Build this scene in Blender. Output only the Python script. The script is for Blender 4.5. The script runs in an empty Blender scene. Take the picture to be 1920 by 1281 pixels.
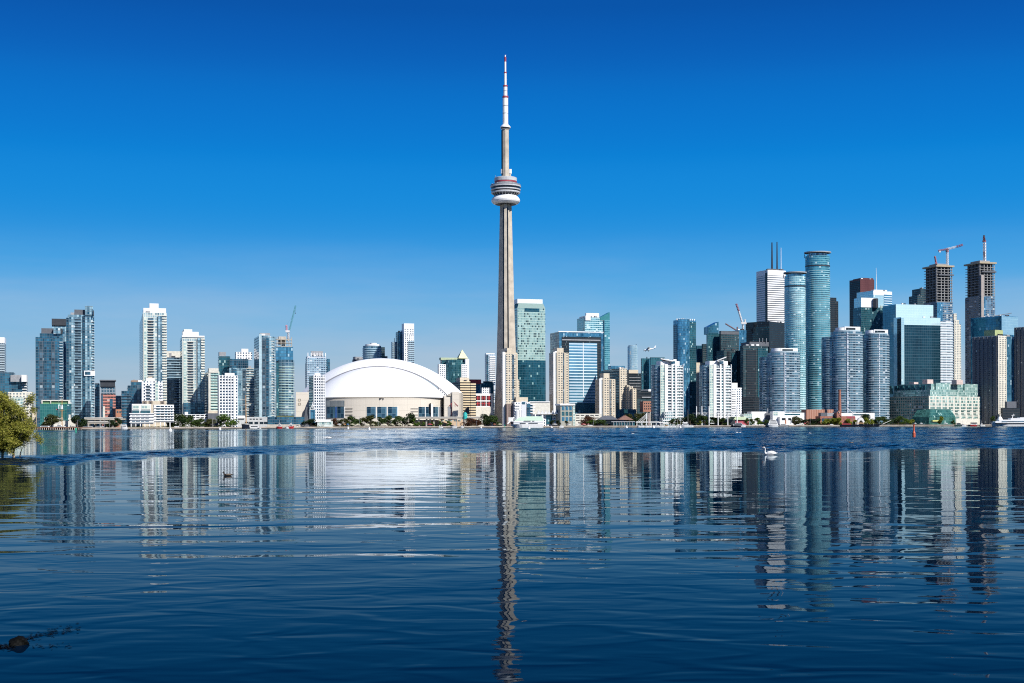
import bpy, math, random
from mathutils import Vector
R = math.radians
random.seed(7)
sc = bpy.context.scene
col = sc.collection
# ------------------------------------------------------------------ camera, sky, sun, exposure
F, H, HX, HY, ROLL = 2480.0, 3.0, 960.0, 797.0, 0.0030      # focal length (photo px), eye height, horizon
cd = bpy.data.cameras.new('camera'); cam = bpy.data.objects.new('camera', cd); col.objects.link(cam)
cam.location = (0, 0, H); cam.rotation_euler = (R(90), ROLL, 0)
cd.sensor_width = 36; cd.lens = 36 * F / 1920; cd.shift_y = (HY - 640.5) / 1920
cd.clip_start = 0.5; cd.clip_end = 60000
sc.camera = cam
SUN_AZ, SUN_EL = 42, 39            # degrees from behind the camera towards the right; height
sd = Vector((math.sin(R(SUN_AZ)) * math.cos(R(SUN_EL)), -math.cos(R(SUN_AZ)) * math.cos(R(SUN_EL)), math.sin(R(SUN_EL))))
w = bpy.data.worlds.new('World'); sc.world = w; w.use_nodes = True
nt = w.node_tree; nt.nodes.clear()
def wn(t): return nt.nodes.new(t)
out = wn('ShaderNodeOutputWorld'); bg = wn('ShaderNodeBackground'); sky = wn('ShaderNodeTexSky')
sky.sky_type = 'NISHITA'; sky.sun_disc = False; sky.sun_elevation = R(SUN_EL); sky.sun_rotation = R(180 - SUN_AZ)
sky.air_density = 1.0; sky.dust_density = 0.6; sky.ozone_density = 3.0; sky.altitude = 0
tc = wn('ShaderNodeTexCoord'); sep = wn('ShaderNodeSeparateXYZ'); nt.links.new(tc.outputs['Generated'], sep.inputs[0])
ramp = wn('ShaderNodeValToRGB'); ramp.color_ramp.interpolation = 'CARDINAL'
els = ramp.color_ramp.elements
SKYR = [(0, (0.3784, 0.4289, 0.4877)), (0.023, (0.3364, 0.4373, 0.5298)), (0.0593, (0.2186, 0.4120, 0.5970)), (0.095, (0.1051, 0.3532, 0.6391)), (0.1386, (0.0235, 0.2523, 0.6139)), (0.1965, (0.0003, 0.1833, 0.5634)), (0.2525, (0.0003, 0.1194, 0.4541)), (0.299, (0.0002, 0.0740, 0.3364)), (0.55, (0.0004, 0.0589, 0.2523)), (1, (0.0017, 0.0673, 0.2439))]
while len(els) < len(SKYR): els.new(0.5)
for e, (p, c) in zip(els, SKYR): e.position = p; e.color = (*c, 1)
nt.links.new(sep.outputs['Z'], ramp.inputs['Fac'])
# thin streaks of high cloud near the horizon
mp = wn('ShaderNodeMapping'); mp.inputs['Scale'].default_value = (2.2, 2.2, 15); nt.links.new(tc.outputs['Generated'], mp.inputs[0])
nz = wn('ShaderNodeTexNoise'); nz.inputs['Scale'].default_value = 1.6; nz.inputs['Detail'].default_value = 5; nz.inputs['Roughness'].default_value = .55
nt.links.new(mp.outputs[0], nz.inputs['Vector'])
cr = wn('ShaderNodeValToRGB'); cr.color_ramp.elements[0].position = .40; cr.color_ramp.elements[1].position = .74
nt.links.new(nz.outputs['Fac'], cr.inputs['Fac'])
band = wn('ShaderNodeValToRGB'); band.color_ramp.elements[0].position = .03; band.color_ramp.elements[0].color = (1, 1, 1, 1)  # low haze
band.color_ramp.elements[1].position = .145; band.color_ramp.elements[1].color = (0, 0, 0, 1)
nt.links.new(sep.outputs['Z'], band.inputs['Fac'])
mm = wn('ShaderNodeMath'); mm.operation = 'MULTIPLY'; nt.links.new(cr.outputs[0], mm.inputs[0]); nt.links.new(band.outputs[0], mm.inputs[1])
mm2 = wn('ShaderNodeMath'); mm2.operation = 'MULTIPLY'; mm2.inputs[1].default_value = .42; nt.links.new(mm.outputs[0], mm2.inputs[0])
mixc = wn('ShaderNodeMix'); mixc.data_type = 'RGBA'; mixc.inputs['B'].default_value = (.54, .52, .57, 1)
nt.links.new(mm2.outputs[0], mixc.inputs['Factor']); nt.links.new(ramp.outputs[0], mixc.inputs['A'])
SKY_S = 0.10
# air colour by height (ramp) over the physical sky, which carries the brightness towards the sun
sc1 = wn('ShaderNodeMix'); sc1.data_type = 'RGBA'; sc1.blend_type = 'MULTIPLY'; sc1.inputs['Factor'].default_value = 1
sc1.inputs['B'].default_value = (1 / SKY_S,) * 3 + (1,)
nt.links.new(mixc.outputs['Result'], sc1.inputs['A'])
mx = wn('ShaderNodeMix'); mx.data_type = 'RGBA'; mx.inputs['Factor'].default_value = .985
nt.links.new(sky.outputs[0], mx.inputs['A']); nt.links.new(sc1.outputs['Result'], mx.inputs['B'])
nt.links.new(mx.outputs['Result'], bg.inputs['Color']); bg.inputs['Strength'].default_value = SKY_S
nt.links.new(bg.outputs[0], out.inputs[0])
sl = bpy.data.lights.new('sun', 'SUN'); sl.energy = 5.0; sl.angle = R(.53); sl.color = (1, .965, .905)
so = bpy.data.objects.new('sun', sl); col.objects.link(so); so.location = (300, -300, 400); so.rotation_euler = sd.to_track_quat('Z', 'Y').to_euler()
vs = sc.view_settings; vs.view_transform = 'Standard'; vs.look = 'None'; vs.exposure = .25; vs.gamma = 1
sc.cycles.max_bounces = 6; sc.cycles.glossy_bounces = 3; sc.cycles.diffuse_bounces = 2; sc.cycles.caustics_reflective = False; sc.cycles.caustics_refractive = False
sc.cycles.sample_clamp_indirect = 4; sc.cycles.use_denoising = False; sc.cycles.filter_width = 1.1
# ------------------------------------------------------------------ photo pixel -> world at a depth
def gx(px, Y): return (px - HX) / F * Y
def gz(py, px, Y): return H - ((px - HX) * ROLL + (py - HY)) / F * Y
GZ = 1.6                                                   # level of the quay
SH = [(-1500, 1180), (0, 1240), (240, 1290), (560, 1450), (960, 1590), (1400, 1690), (1920, 1790), (3400, 1950)]
def shore(px):
    for (a, ya), (b, yb) in zip(SH, SH[1:]):
        if px <= b: return ya + (yb - ya) * (px - a) / (b - a)
    return SH[-1][1]
# ------------------------------------------------------------------ materials
def nodes_of(m):
    m.use_nodes = True; t = m.node_tree; t.nodes.clear(); return t
MATS = {}
def mat(name, c, rough=.6, metal=0.0, var=.18, scale=.4, spec=.5):
    if name in MATS: return MATS[name]
    m = bpy.data.materials.new(name); t = nodes_of(m); N = t.nodes.new; L = t.links.new
    o = N('ShaderNodeOutputMaterial'); p = N('ShaderNodeBsdfPrincipled'); L(p.outputs[0], o.inputs[0])
    p.inputs['Roughness'].default_value = rough; p.inputs['Metallic'].default_value = metal; p.inputs['Specular IOR Level'].default_value = spec
    g = N('ShaderNodeTexCoord'); n = N('ShaderNodeTexNoise'); n.inputs['Scale'].default_value = scale; n.inputs['Detail'].default_value = 4
    L(g.outputs['Object'], n.inputs['Vector'])
    r = N('ShaderNodeMapRange'); r.inputs['From Min'].default_value = .3; r.inputs['From Max'].default_value = .7
    r.inputs['To Min'].default_value = 1 - var; r.inputs['To Max'].default_value = 1 + var * .5
    L(n.outputs['Fac'], r.inputs['Value'])
    mxn = N('ShaderNodeMix'); mxn.data_type = 'RGBA'; mxn.blend_type = 'MULTIPLY'; mxn.inputs['Factor'].default_value = 1
    mxn.inputs['A'].default_value = (*c, 1); L(r.outputs[0], mxn.inputs['B']); L(mxn.outputs['Result'], p.inputs['Base Color'])
    MATS[name] = m; return m
def leafmat(name, c1, c2, c3):
    m = bpy.data.materials.new(name); t = nodes_of(m); N = t.nodes.new; L = t.links.new
    o = N('ShaderNodeOutputMaterial'); p = N('ShaderNodeBsdfPrincipled'); p.inputs['Roughness'].default_value = .55; p.inputs['Specular IOR Level'].default_value = .25
    g = N('ShaderNodeNewGeometry'); r = N('ShaderNodeValToRGB'); e = r.color_ramp.elements
    e[0].color = (*c1, 1); e[1].color = (*c3, 1); x = e.new(.5); x.color = (*c2, 1)
    L(g.outputs['Random Per Island'], r.inputs['Fac']); L(r.outputs[0], p.inputs['Base Color'])
    tr = N('ShaderNodeBsdfTranslucent'); L(r.outputs[0], tr.inputs['Color']); ms = N('ShaderNodeMixShader'); ms.inputs[0].default_value = .3
    L(p.outputs[0], ms.inputs[1]); L(tr.outputs[0], ms.inputs[2]); L(ms.outputs[0], o.inputs[0])
    MATS[name] = m; return m
def facade_group():
    g = bpy.data.node_groups.new('facade_pattern', 'ShaderNodeTree')
    S = g.interface.new_socket
    for n, d in (('Floor', 3.2), ('Bay', 3.), ('Sill', .3), ('Mullion', .12), ('Reflect', .5), ('Vary', .6), ('Stripe', .3), ('BlindP', .1), ('Tilt', .02), ('Seed', 0.), ('Cloud', .5), ('Every', 0.), ('Rough', .06)):
        s = S(n, in_out='INPUT', socket_type='NodeSocketFloat'); s.default_value = d
    for n in ('Wall', 'GlassA', 'GlassB', 'Blind'): S(n, in_out='INPUT', socket_type='NodeSocketColor')
    S('Shader', in_out='OUTPUT', socket_type='NodeSocketShader')
    N = g.nodes.new; L = g.links.new
    gi = N('NodeGroupInput'); go = N('NodeGroupOutput'); I = gi.outputs
    def M(op, a, b=None, c=None):
        n = N('ShaderNodeMath'); n.operation = op
        for k, v in enumerate((a, b, c)):
            if v is None: continue
            if isinstance(v, (int, float)): n.inputs[k].default_value = v
            else: L(v, n.inputs[k])
        return n.outputs[0]
    def MIX(f, a, b, bt='MIX'):
        n = N('ShaderNodeMix'); n.data_type = 'RGBA'; n.blend_type = bt
        for s, v in (('Factor', f), ('A', a), ('B', b)):
            if isinstance(v, (int, float)): n.inputs[s].default_value = v
            elif isinstance(v, tuple): n.inputs[s].default_value = v
            else: L(v, n.inputs[s])
        return n.outputs['Result']
    uv = N('ShaderNodeUVMap'); sp = N('ShaderNodeSeparateXYZ'); L(uv.outputs[0], sp.inputs[0])
    fu = M('DIVIDE', sp.outputs[0], I['Bay']); fv = M('DIVIDE', sp.outputs[1], I['Floor'])
    iu = M('FLOOR', fu); iv = M('FLOOR', fv); ru = M('FRACT', fu); rv = M('FRACT', fv)
    mask = M('MULTIPLY', M('GREATER_THAN', ru, I['Mullion']), M('GREATER_THAN', rv, I['Sill']))
    cb = N('ShaderNodeCombineXYZ'); L(iu, cb.inputs[0]); L(iv, cb.inputs[1]); L(I['Seed'], cb.inputs[2])
    wnz = N('ShaderNodeTexWhiteNoise'); wnz.noise_dimensions = '3D'; L(cb.outputs[0], wnz.inputs['Vector'])
    cb2 = N('ShaderNodeCombineXYZ'); L(iu, cb2.inputs[0]); cb2.inputs[1].default_value = 3.7; L(I['Seed'], cb2.inputs[2])
    wnc = N('ShaderNodeTexWhiteNoise'); wnc.noise_dimensions = '3D'; L(cb2.outputs[0], wnc.inputs['Vector'])
    nz = N('ShaderNodeTexNoise'); nz.inputs['Scale'].default_value = .045; nz.inputs['Detail'].default_value = 3
    ad = N('ShaderNodeVectorMath'); ad.operation = 'ADD'; L(uv.outputs[0], ad.inputs[0]); cs = N('ShaderNodeCombineXYZ')
    L(M('MULTIPLY', I['Seed'], 57.3), cs.inputs[0]); L(cs.outputs[0], ad.inputs[1]); L(ad.outputs[0], nz.inputs['Vector'])
    t = M('ADD', .5, M('MULTIPLY', M('SUBTRACT', wnz.outputs['Value'], .5), I['Vary']))
    t = M('ADD', t, M('MULTIPLY', M('SUBTRACT', wnc.outputs['Value'], .5), I['Stripe']))
    t = M('ADD', t, M('MULTIPLY', M('SUBTRACT', nz.outputs['Fac'], .5), M('MULTIPLY', I['Cloud'], 3.)))  # cloud-like reflections painted into the glass colour
    n = N('ShaderNodeClamp'); L(t, n.inputs[0]); t = n.outputs[0]
    glass = MIX(t, I['GlassA'], I['GlassB'])
    s2 = N('ShaderNodeSeparateColor'); L(wnz.outputs['Color'], s2.inputs[0])
    bl = M('LESS_THAN', s2.outputs[0], I['BlindP'])
    glass = MIX(M('MULTIPLY', bl, .85), glass, I['Blind'])
    n2 = N('ShaderNodeTexNoise'); n2.inputs['Scale'].default_value = .22; n2.inputs['Detail'].default_value = 5; L(ad.outputs[0], n2.inputs['Vector'])
    d = M('ADD', .82, M('MULTIPLY', n2.outputs['Fac'], .34))
    cg = N('ShaderNodeCombineColor'); L(d, cg.inputs[0]); L(d, cg.inputs[1]); L(d, cg.inputs[2])
    wall = MIX(1., I['Wall'], cg.outputs[0], 'MULTIPLY')
    colr = MIX(mask, wall, glass)
    p = N('ShaderNodeBsdfPrincipled'); L(colr, p.inputs['Base Color'])
    met = M('MULTIPLY', M('MULTIPLY', mask, I['Reflect']), M('SUBTRACT', 1., M('MULTIPLY', bl, .6))); L(met, p.inputs['Metallic'])
    L(M('ADD', M('MULTIPLY', M('SUBTRACT', 1., mask), .6), I['Rough']), p.inputs['Roughness'])
    ge = N('ShaderNodeNewGeometry'); vm = N('ShaderNodeVectorMath'); vm.operation = 'SUBTRACT'; L(wnz.outputs['Color'], vm.inputs[0]); vm.inputs[1].default_value = (.5, .5, .5)
    vs2 = N('ShaderNodeVectorMath'); vs2.operation = 'SCALE'; L(vm.outputs[0], vs2.inputs[0]); L(M('MULTIPLY', I['Tilt'], mask), vs2.inputs['Scale'])
    va = N('ShaderNodeVectorMath'); va.operation = 'ADD'; L(ge.outputs['Normal'], va.inputs[0]); L(vs2.outputs[0], va.inputs[1])
    vn = N('ShaderNodeVectorMath'); vn.operation = 'NORMALIZE'; L(va.outputs[0], vn.inputs[0]); L(vn.outputs[0], p.inputs['Normal'])
    L(p.outputs[0], go.inputs[0])
    return g
FG = facade_group()
SEED = [1.0]
def fac(name, fh=3.2, bw=2.6, sill=.3, mull=.12, wall=(.3, .3, .3), A=(.03, .08, .12), B=(.2, .35, .42), refl=.5, vary=.6, stripe=.3, bp=.08, blind=(.6, .62, .6), tilt=.03, cloud=.5, rough=.06):
    if name in MATS: return MATS[name]
    m = bpy.data.materials.new(name); t = nodes_of(m); o = t.nodes.new('ShaderNodeOutputMaterial'); g = t.nodes.new('ShaderNodeGroup'); g.node_tree = FG
    t.links.new(g.outputs[0], o.inputs[0]); SEED[0] += 1.37
    for k, v in (('Floor', fh), ('Bay', bw), ('Sill', sill), ('Mullion', mull), ('Reflect', refl), ('Vary', vary), ('Stripe', stripe), ('BlindP', bp), ('Tilt', tilt), ('Seed', SEED[0]), ('Cloud', cloud), ('Rough', rough)):
        g.inputs[k].default_value = v
    for k, v in (('Wall', wall), ('GlassA', A), ('GlassB', B), ('Blind', blind)): g.inputs[k].default_value = (*v, 1)
    MATS[name] = m; return m
# ------------------------------------------------------------------ mesh helpers
class MB:
    def __init__(s): s.v = []; s.f = []; s.uv = []; s.mi = []; s.sm = []
    def face(s, pts, uvs=None, mi=0, sm=False):
        k = len(s.v); s.v += [tuple(p) for p in pts]; s.f.append(tuple(range(k, k + len(pts))))
        s.uv.append(uvs or [(p[0], p[1]) for p in pts]); s.mi.append(mi); s.sm.append(sm); return s
    def prism(s, poly, z0, z1, mi=0, top=1, bottom=None, poly1=None, sm=False):
        area = sum(a[0] * b[1] - b[0] * a[1] for a, b in zip(poly, poly[1:] + poly[:1]))
        if area < 0: poly = poly[::-1]; poly1 = poly1[::-1] if poly1 else None
        q = poly1 or poly; u = 0; n = len(poly)
        for i in range(n):
            a, b = poly[i], poly[(i + 1) % n]; c, d = q[(i + 1) % n], q[i]
            l = math.hypot(b[0] - a[0], b[1] - a[1])
            s.face([(*a, z0), (*b, z0), (*c, z1), (*d, z1)], [(u, z0), (u + l, z0), (u + l, z1), (u, z1)], mi, sm); u += l
        if top is not None: s.face([(*p, z1) for p in q], None, top)
        if bottom is not None: s.face([(*p, z0) for p in poly[::-1]], None, bottom)
        return s
    def box(s, c, d, rz=0, mi=0, top=None):
        x, y, z = c; hx, hy, hz = d[0] / 2, d[1] / 2, d[2] / 2; ca, sa = math.cos(rz), math.sin(rz)
        po = [(x + i * hx * ca - j * hy * sa, y + i * hx * sa + j * hy * ca) for i, j in ((-1, -1), (1, -1), (1, 1), (-1, 1))]
        return s.prism(po, z - hz, z + hz, mi, mi if top is None else top, mi)
    def lathe(s, cx, cy, prof, n=32, mi=0, sm=True):
        for (r0, z0), (r1, z1) in zip(prof, prof[1:]):
            for k in range(n):
                a, b = 2 * math.pi * k / n, 2 * math.pi * (k + 1) / n
                P = lambda r, t, z: (cx + r * math.cos(t), cy + r * math.sin(t), z)
                pts = [P(r0, a, z0), P(r0, b, z0), P(r1, b, z1), P(r1, a, z1)]
                if r0 < 1e-4: pts = [pts[0], pts[2], pts[3]]
                elif r1 < 1e-4: pts = pts[:3]
                rm = max(r0, r1)
                s.face(pts, [(rm * (b if i in (1, 2) else a), p[2]) for i, p in enumerate(pts)], mi, sm)
        return s
    def tube(s, p0, p1, r0, r1=None, n=6, mi=0, caps=True):
        r1 = r0 if r1 is None else r1; p0, p1 = Vector(p0), Vector(p1); d = (p1 - p0)
        if d.length < 1e-6: return s
        d.normalize(); x = d.orthogonal().normalized(); y = d.cross(x)
        A = [p0 + (x * math.cos(2 * math.pi * k / n) + y * math.sin(2 * math.pi * k / n)) * r0 for k in range(n)]
        B = [p1 + (x * math.cos(2 * math.pi * k / n) + y * math.sin(2 * math.pi * k / n)) * r1 for k in range(n)]
        for k in range(n): s.face([A[k], A[(k + 1) % n], B[(k + 1) % n], B[k]], None, mi, n > 5)
        if caps: s.face(A[::-1], None, mi); s.face(B, None, mi)
        return s
    def loft(s, path, n=14, sub=5, mi=0):
        """path: (x, y, z, half width, half height) - one smooth closed skin along it"""
        pts = []
        m = len(path)
        for i in range(m - 1):
            p = [path[max(0, min(m - 1, i + k))] for k in (-1, 0, 1, 2)]
            for k in range(sub):
                t = k / sub
                pts.append([.5 * (2 * p[1][j] + (p[2][j] - p[0][j]) * t + (2 * p[0][j] - 5 * p[1][j] + 4 * p[2][j] - p[3][j]) * t * t + (3 * p[1][j] - p[0][j] - 3 * p[2][j] + p[3][j]) * t ** 3) for j in range(5)])
        pts.append(list(path[-1])); rings = []
        for i, p in enumerate(pts):
            a, b = pts[max(0, i - 1)], pts[min(len(pts) - 1, i + 1)]
            d = Vector((b[0] - a[0], b[1] - a[1], b[2] - a[2])).normalized()
            sx = Vector((0, 0, 1)).cross(d)
            if sx.length < .05: sx = Vector((0, 1, 0))
            if sx.y < 0: sx = -sx
            sx.normalize(); up = d.cross(sx).normalized()
            rings.append([Vector(p[:3]) + sx * math.cos(2 * math.pi * k / n) * max(.001, p[3]) + up * math.sin(2 * math.pi * k / n) * max(.001, p[4]) for k in range(n)])
        k0 = len(s.v)
        for r in rings: s.v += [tuple(q) for q in r]
        for i in range(len(rings) - 1):
            for k in range(n):
                s.f.append((k0 + i * n + k, k0 + i * n + (k + 1) % n, k0 + (i + 1) * n + (k + 1) % n, k0 + (i + 1) * n + k)); s.uv.append([(0, 0)] * 4); s.mi.append(mi); s.sm.append(True)
        s.f.append(tuple(k0 + k for k in range(n))[::-1]); s.uv.append([(0, 0)] * n); s.mi.append(mi); s.sm.append(True)
        e = k0 + (len(rings) - 1) * n; s.f.append(tuple(e + k for k in range(n))); s.uv.append([(0, 0)] * n); s.mi.append(mi); s.sm.append(True)
        return s
    def build(s, name, mats, parent=None, loc=None, label=None, kind=None, recalc=False):
        o0 = world_loc(parent) if parent else (loc or (0, 0, 0))
        me = bpy.data.meshes.new(name)
        me.from_pydata([(p[0] - o0[0], p[1] - o0[1], p[2] - o0[2]) for p in s.v], [], s.f)
        ul = me.uv_layers.new(name='UVMap'); flat = [c for u in s.uv for q in u for c in q]; ul.data.foreach_set('uv', flat)
        for m in (mats if isinstance(mats, (list, tuple)) else [mats]): me.materials.append(m)
        nm = len(me.materials)
        me.polygons.foreach_set('material_index', [min(i, nm - 1) for i in s.mi]); me.polygons.foreach_set('use_smooth', s.sm)
        if recalc:
            import bmesh
            b = bmesh.new(); b.from_mesh(me); bmesh.ops.recalc_face_normals(b, faces=b.faces); b.to_mesh(me); b.free()
        me.update()
        o = bpy.data.objects.new(name, me); col.objects.link(o)
        if parent: o.parent = parent
        else: o.location = o0
        if label: o['label'] = label
        if kind: o['kind'] = kind
        return o
def world_loc(o):
    l = Vector(o.location)
    while o.parent: o = o.parent; l += Vector(o.location)
    return l
def thing(name, label, cat, loc, group=None):
    o = bpy.data.objects.new(name, None); col.objects.link(o); o.location = loc; o.empty_display_size = .5
    return tag(o, label, cat, group)
def tag(o, label, cat, group=None, kind=None):
    o['label'] = label; o['category'] = cat
    if group: o['group'] = group
    if kind: o['kind'] = kind
    return o
def copies(o, dzs):
    for dz in dzs:
        c = o.copy(); col.objects.link(c); c.location = (o.location.x, o.location.y, o.location.z + dz)
def copy_tree(o, parent=None):
    c = o.copy(); col.objects.link(c)
    if parent: c.parent = parent
    for ch in list(o.children): copy_tree(ch, c)
    return c
ROOF = mat('roof_gravel', (.28, .27, .26), .9)
WHITE = mat('white_paint', (.80, .80, .79), .5, var=.08)
DARKM = mat('dark_metal', (.05, .055, .065), .45, .3)
GREY = mat('grey_metal', (.32, .33, .35), .5, .2)
CONC = mat('concrete', (.46, .42, .36), .8)
# ------------------------------------------------------------------ footprints and building parts
class Foot: pass
def foot(xa, xm, xb, Y, a=17, dep=None):
    f = Foot(); f.a = a = R(a); f.Y = Y; mx = gx(xm, Y); kb = (xb - HX) / F; ka = (xa - HX) / F
    t = (kb * Y - mx) / (math.cos(a) - kb * math.sin(a))
    if dep is None:
        den = -math.sin(a) - ka * math.cos(a); s = (ka * Y - mx) / den if abs(den) > 1e-3 else 28
        if xa >= xm or s <= 4: s = 28
        s = min(s, 60)
    else: s = dep
    f.r = (math.cos(a), math.sin(a)); f.l = (-math.sin(a), math.cos(a)); f.n = (math.sin(a), -math.cos(a)); f.M = (mx, Y); f.t = t; f.s = s
    f.poly = [f.M, (mx + f.r[0] * t, Y + f.r[1] * t), (mx + f.r[0] * t + f.l[0] * s, Y + f.r[1] * t + f.l[1] * s), (mx + f.l[0] * s, Y + f.l[1] * s)]
    return f
def at_front(f, px):
    k = (px - HX) / F; return (k * f.Y - f.M[0]) / (math.cos(f.a) - k * math.sin(f.a))
def at_side(f, px):
    k = (px - HX) / F; return (k * f.Y - f.M[0]) / (-math.sin(f.a) - k * math.cos(f.a))
def zz(y, px, Y): return GZ - .5 if y is None else gz(y, px, Y)
def bld(name, label, px, Y, cat='building', group=None): return thing(name, label, cat, (gx(px, Y), Y, GZ), group)
def block(root, name, xa, xm, xb, yt, yb, Y, m, a=17, dep=None, roof=None, label=None):
    f = foot(xa, xm, xb, Y, a, dep); z1 = zz(yt, xm, Y); z0 = zz(yb, xm, Y) - (.6 if yb is not None else 0)
    f.o = MB().prism(f.poly, z0, z1).build(name, [m, roof or ROOF], root, label=label); f.z0, f.z1 = z0, z1; f.root = root
    if z1 > 45 and f.t > 11 and f.s > 9 and name.split('_')[-1] in ('block', 'storeys', 'wing'):          # plant boxes and a duct on the flat roofs
        rr = random.Random(int(xm * 7 + yt * 13))
        for k in range(rr.choice((2, 3, 3))):
            u, v = rr.uniform(3, f.t - 4), rr.uniform(2, min(f.s - 3, 9)); MB().box((f.M[0] + f.r[0] * u + f.l[0] * v, f.M[1] + f.r[1] * u + f.l[1] * v, z1 + .6), (rr.uniform(2, 5), rr.uniform(2, 3.5), rr.uniform(2.2, 4.6)), f.a).build('roof_plant', rr.choice((GREY, WHITE, DARKM)), root)
    return f
def strip(f, x0, x1, d, back=.4, side=False):
    if side:
        t0, t1 = at_side(f, x1), at_side(f, x0); D, n = f.l, (-f.r[0], -f.r[1])
    else:
        t0, t1 = at_front(f, x0), at_front(f, x1); D, n = f.r, f.n
    q = lambda t, e: (f.M[0] + D[0] * t + n[0] * e, f.M[1] + D[1] * t + n[1] * e)
    return [q(t0, d), q(t1, d), q(t1, -back), q(t0, -back)]
def bay(f, name, x0, x1, yt, yb, d, m, roof=None, side=False, label=None, parent=None):
    po = strip(f, x0, x1, d, side=side); z1 = zz(yt, x0, f.Y) if yt is not None else f.z1 - .37; z0 = zz(yb, x0, f.Y)
    return MB().prism(po, z0, z1, bottom=0 if yb is not None else None).build(name, [m, roof or ROOF], parent or f.root, label=label)
def balconies(f, x0, x1, yt, yb, step, d, th, m, name='balcony', side=False):
    po = strip(f, x0, x1, d, side=side); z1 = zz(yt, x0, f.Y); z0 = max(zz(yb, x0, f.Y), GZ + 2.5)
    n = int((z1 - z0) / step)
    if n < 1: return
    o = MB().prism(po, z0, z0 + th, 0, 0, 0).build(name, m, f.root); copies(o, [step * k for k in range(1, min(n, 98) + 1)])
def grow(poly, d):
    cx = sum(p[0] for p in poly) / len(poly); cy = sum(p[1] for p in poly) / len(poly); out = []
    for p in poly:
        l = math.hypot(p[0] - cx, p[1] - cy); out.append((p[0] + (p[0] - cx) / l * d, p[1] + (p[1] - cy) / l * d))
    return out
def slabs(root, poly, z0, z1, step, th, m, name='floor_slab'):
    n = int((z1 - z0) / step)
    o = MB().prism(poly, z0, z0 + th, 0, 0, 0).build(name, m, root); copies(o, [step * k for k in range(1, min(n, 98) + 1)])
def ell(x0, x1, Y, ry=None, n=40, a=0):
    cx = gx((x0 + x1) / 2, Y); rx = (x1 - x0) / 2 / F * Y; ry = ry or rx; a = R(a)
    return [(cx + rx * math.cos(t) * math.cos(a) - ry * math.sin(t) * math.sin(a), Y + rx * math.cos(t) * math.sin(a) + ry * math.sin(t) * math.cos(a)) for t in [2 * math.pi * k / n for k in range(n)]]
def drum(root, name, x0, x1, yt, yb, Y, m, ry=None, n=40, roof=None, label=None):
    po = ell(x0, x1, Y, ry, n); pm = (x0 + x1) / 2; z1 = zz(yt, pm, Y); z0 = zz(yb, pm, Y) - (.5 if yb is not None else 0)
    MB().prism(po, z0, z1, sm=True).build(name, [m, roof or ROOF], root, label=label); return po, z0, z1
# ------------------------------------------------------------------ setting: ground, seawall, water
def structure(o): o['kind'] = 'structure'; return o
SL = [(gx(p, shore(p)), shore(p)) for p in range(-1400, 3401, 60)]
mb = MB(); far = 14000
for (xa, ya), (xb, yb) in zip(SL, SL[1:]):
    mb.face([(xa, ya + .9, GZ), (xb, yb + .9, GZ), (xb * 8.0, far, GZ), (xa * 8.0, far, GZ)])
structure(mb.build('ground', mat('ground_mixed', (.21, .20, .17), .9, var=.4, scale=.02)))
mb = MB(); mb2 = MB()
for (xa, ya), (xb, yb) in zip(SL, SL[1:]):
    for m_, z0, z1, e in ((mb, .55, GZ + .12, 0), (mb2, -2, .55, .12)):
        q = [(xa, ya + e, z0), (xb, yb + e, z0), (xb, yb + e, z1), (xa, ya + e, z1)]
        m_.face(q, [(p[0], p[2]) for p in q]); m_.face([q[3], q[2], (xb, yb + 1.2, z1), (xa, ya + 1.2, z1)])
structure(mb.build('quay_wall', mat('quay_stone', (.42, .36, .30), .85, var=.35, scale=.12)))
structure(mb2.build('quay_footing', mat('wet_stone', (.045, .05, .055), .5, var=.3, scale=.2)))

import numpy as np
def sstep(a, b, v):
    t = np.clip((v - a) / (b - a), 0, 1); return t * t * (3 - 2 * t)
ysr = [-40, 2, 6, 10, 13, 16, 19, 22, 25, 28, 31, 34, 37, 42, 47, 52, 58, 65, 72, 79, 85]
while ysr[-1] < 100: ysr.append(ysr[-1] + 1.5)
while ysr[-1] < 1300: ysr.append(ysr[-1] + .20 + ysr[-1] * .0009)
while ysr[-1] < 2200: ysr.append(ysr[-1] + 18)
azs = np.array([-6, -3, -1.5, -.9, -.65] + [-.5 + .0021 * k for k in range(477)] + [.65, .9, 1.5, 3, 6]); YY, AA = np.meshgrid(np.array(ysr), azs, indexing='ij')
XX = AA * np.maximum(YY, 60.0); az = np.clip(AA, -.5, .5)
near = 152 + 190 * np.minimum(0, az + .12) - 7 * np.sin(az * 11) - 4 * np.sin(az * 31 + 1) - 5 * np.sin(az * 83 + YY * .16) - 3 * np.sin(az * 190 - YY * .21)       # glassy nearer than this line
edge = 128 + 520 * np.maximum(0, az + .36) ** 1.2                                             # where the cat's-paw ends on the sheltered side
open_ = sstep(-.20, .06, az)                                                                  # sheltered on the left, breezy on the right
paw = sstep(.90, 1.16, YY / near) * np.maximum(1 - sstep(.9, 1.12, YY / edge), open_ * (1 - .25 * sstep(420, 700, YY)))
s_ = .5 + .5 * np.sin(YY * .0135 + az * 5 + 2.0 * np.sin(az * 7)); t_ = .5 + .5 * np.sin(YY * .031 - az * 9)
RU = np.clip(np.maximum(np.maximum(paw, sstep(300, 560, YY) * (.15 + .55 * s_ * t_ + .35 * open_ * s_)), sstep(150, 300, YY) * .10), 0, 1) * sstep(95, 105, YY) * (1 - sstep(1250, 1300, YY))
rng = np.random.default_rng(4); ZZ = np.zeros_like(XX); dY = np.gradient(np.array(ysr))[:, None]
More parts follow.
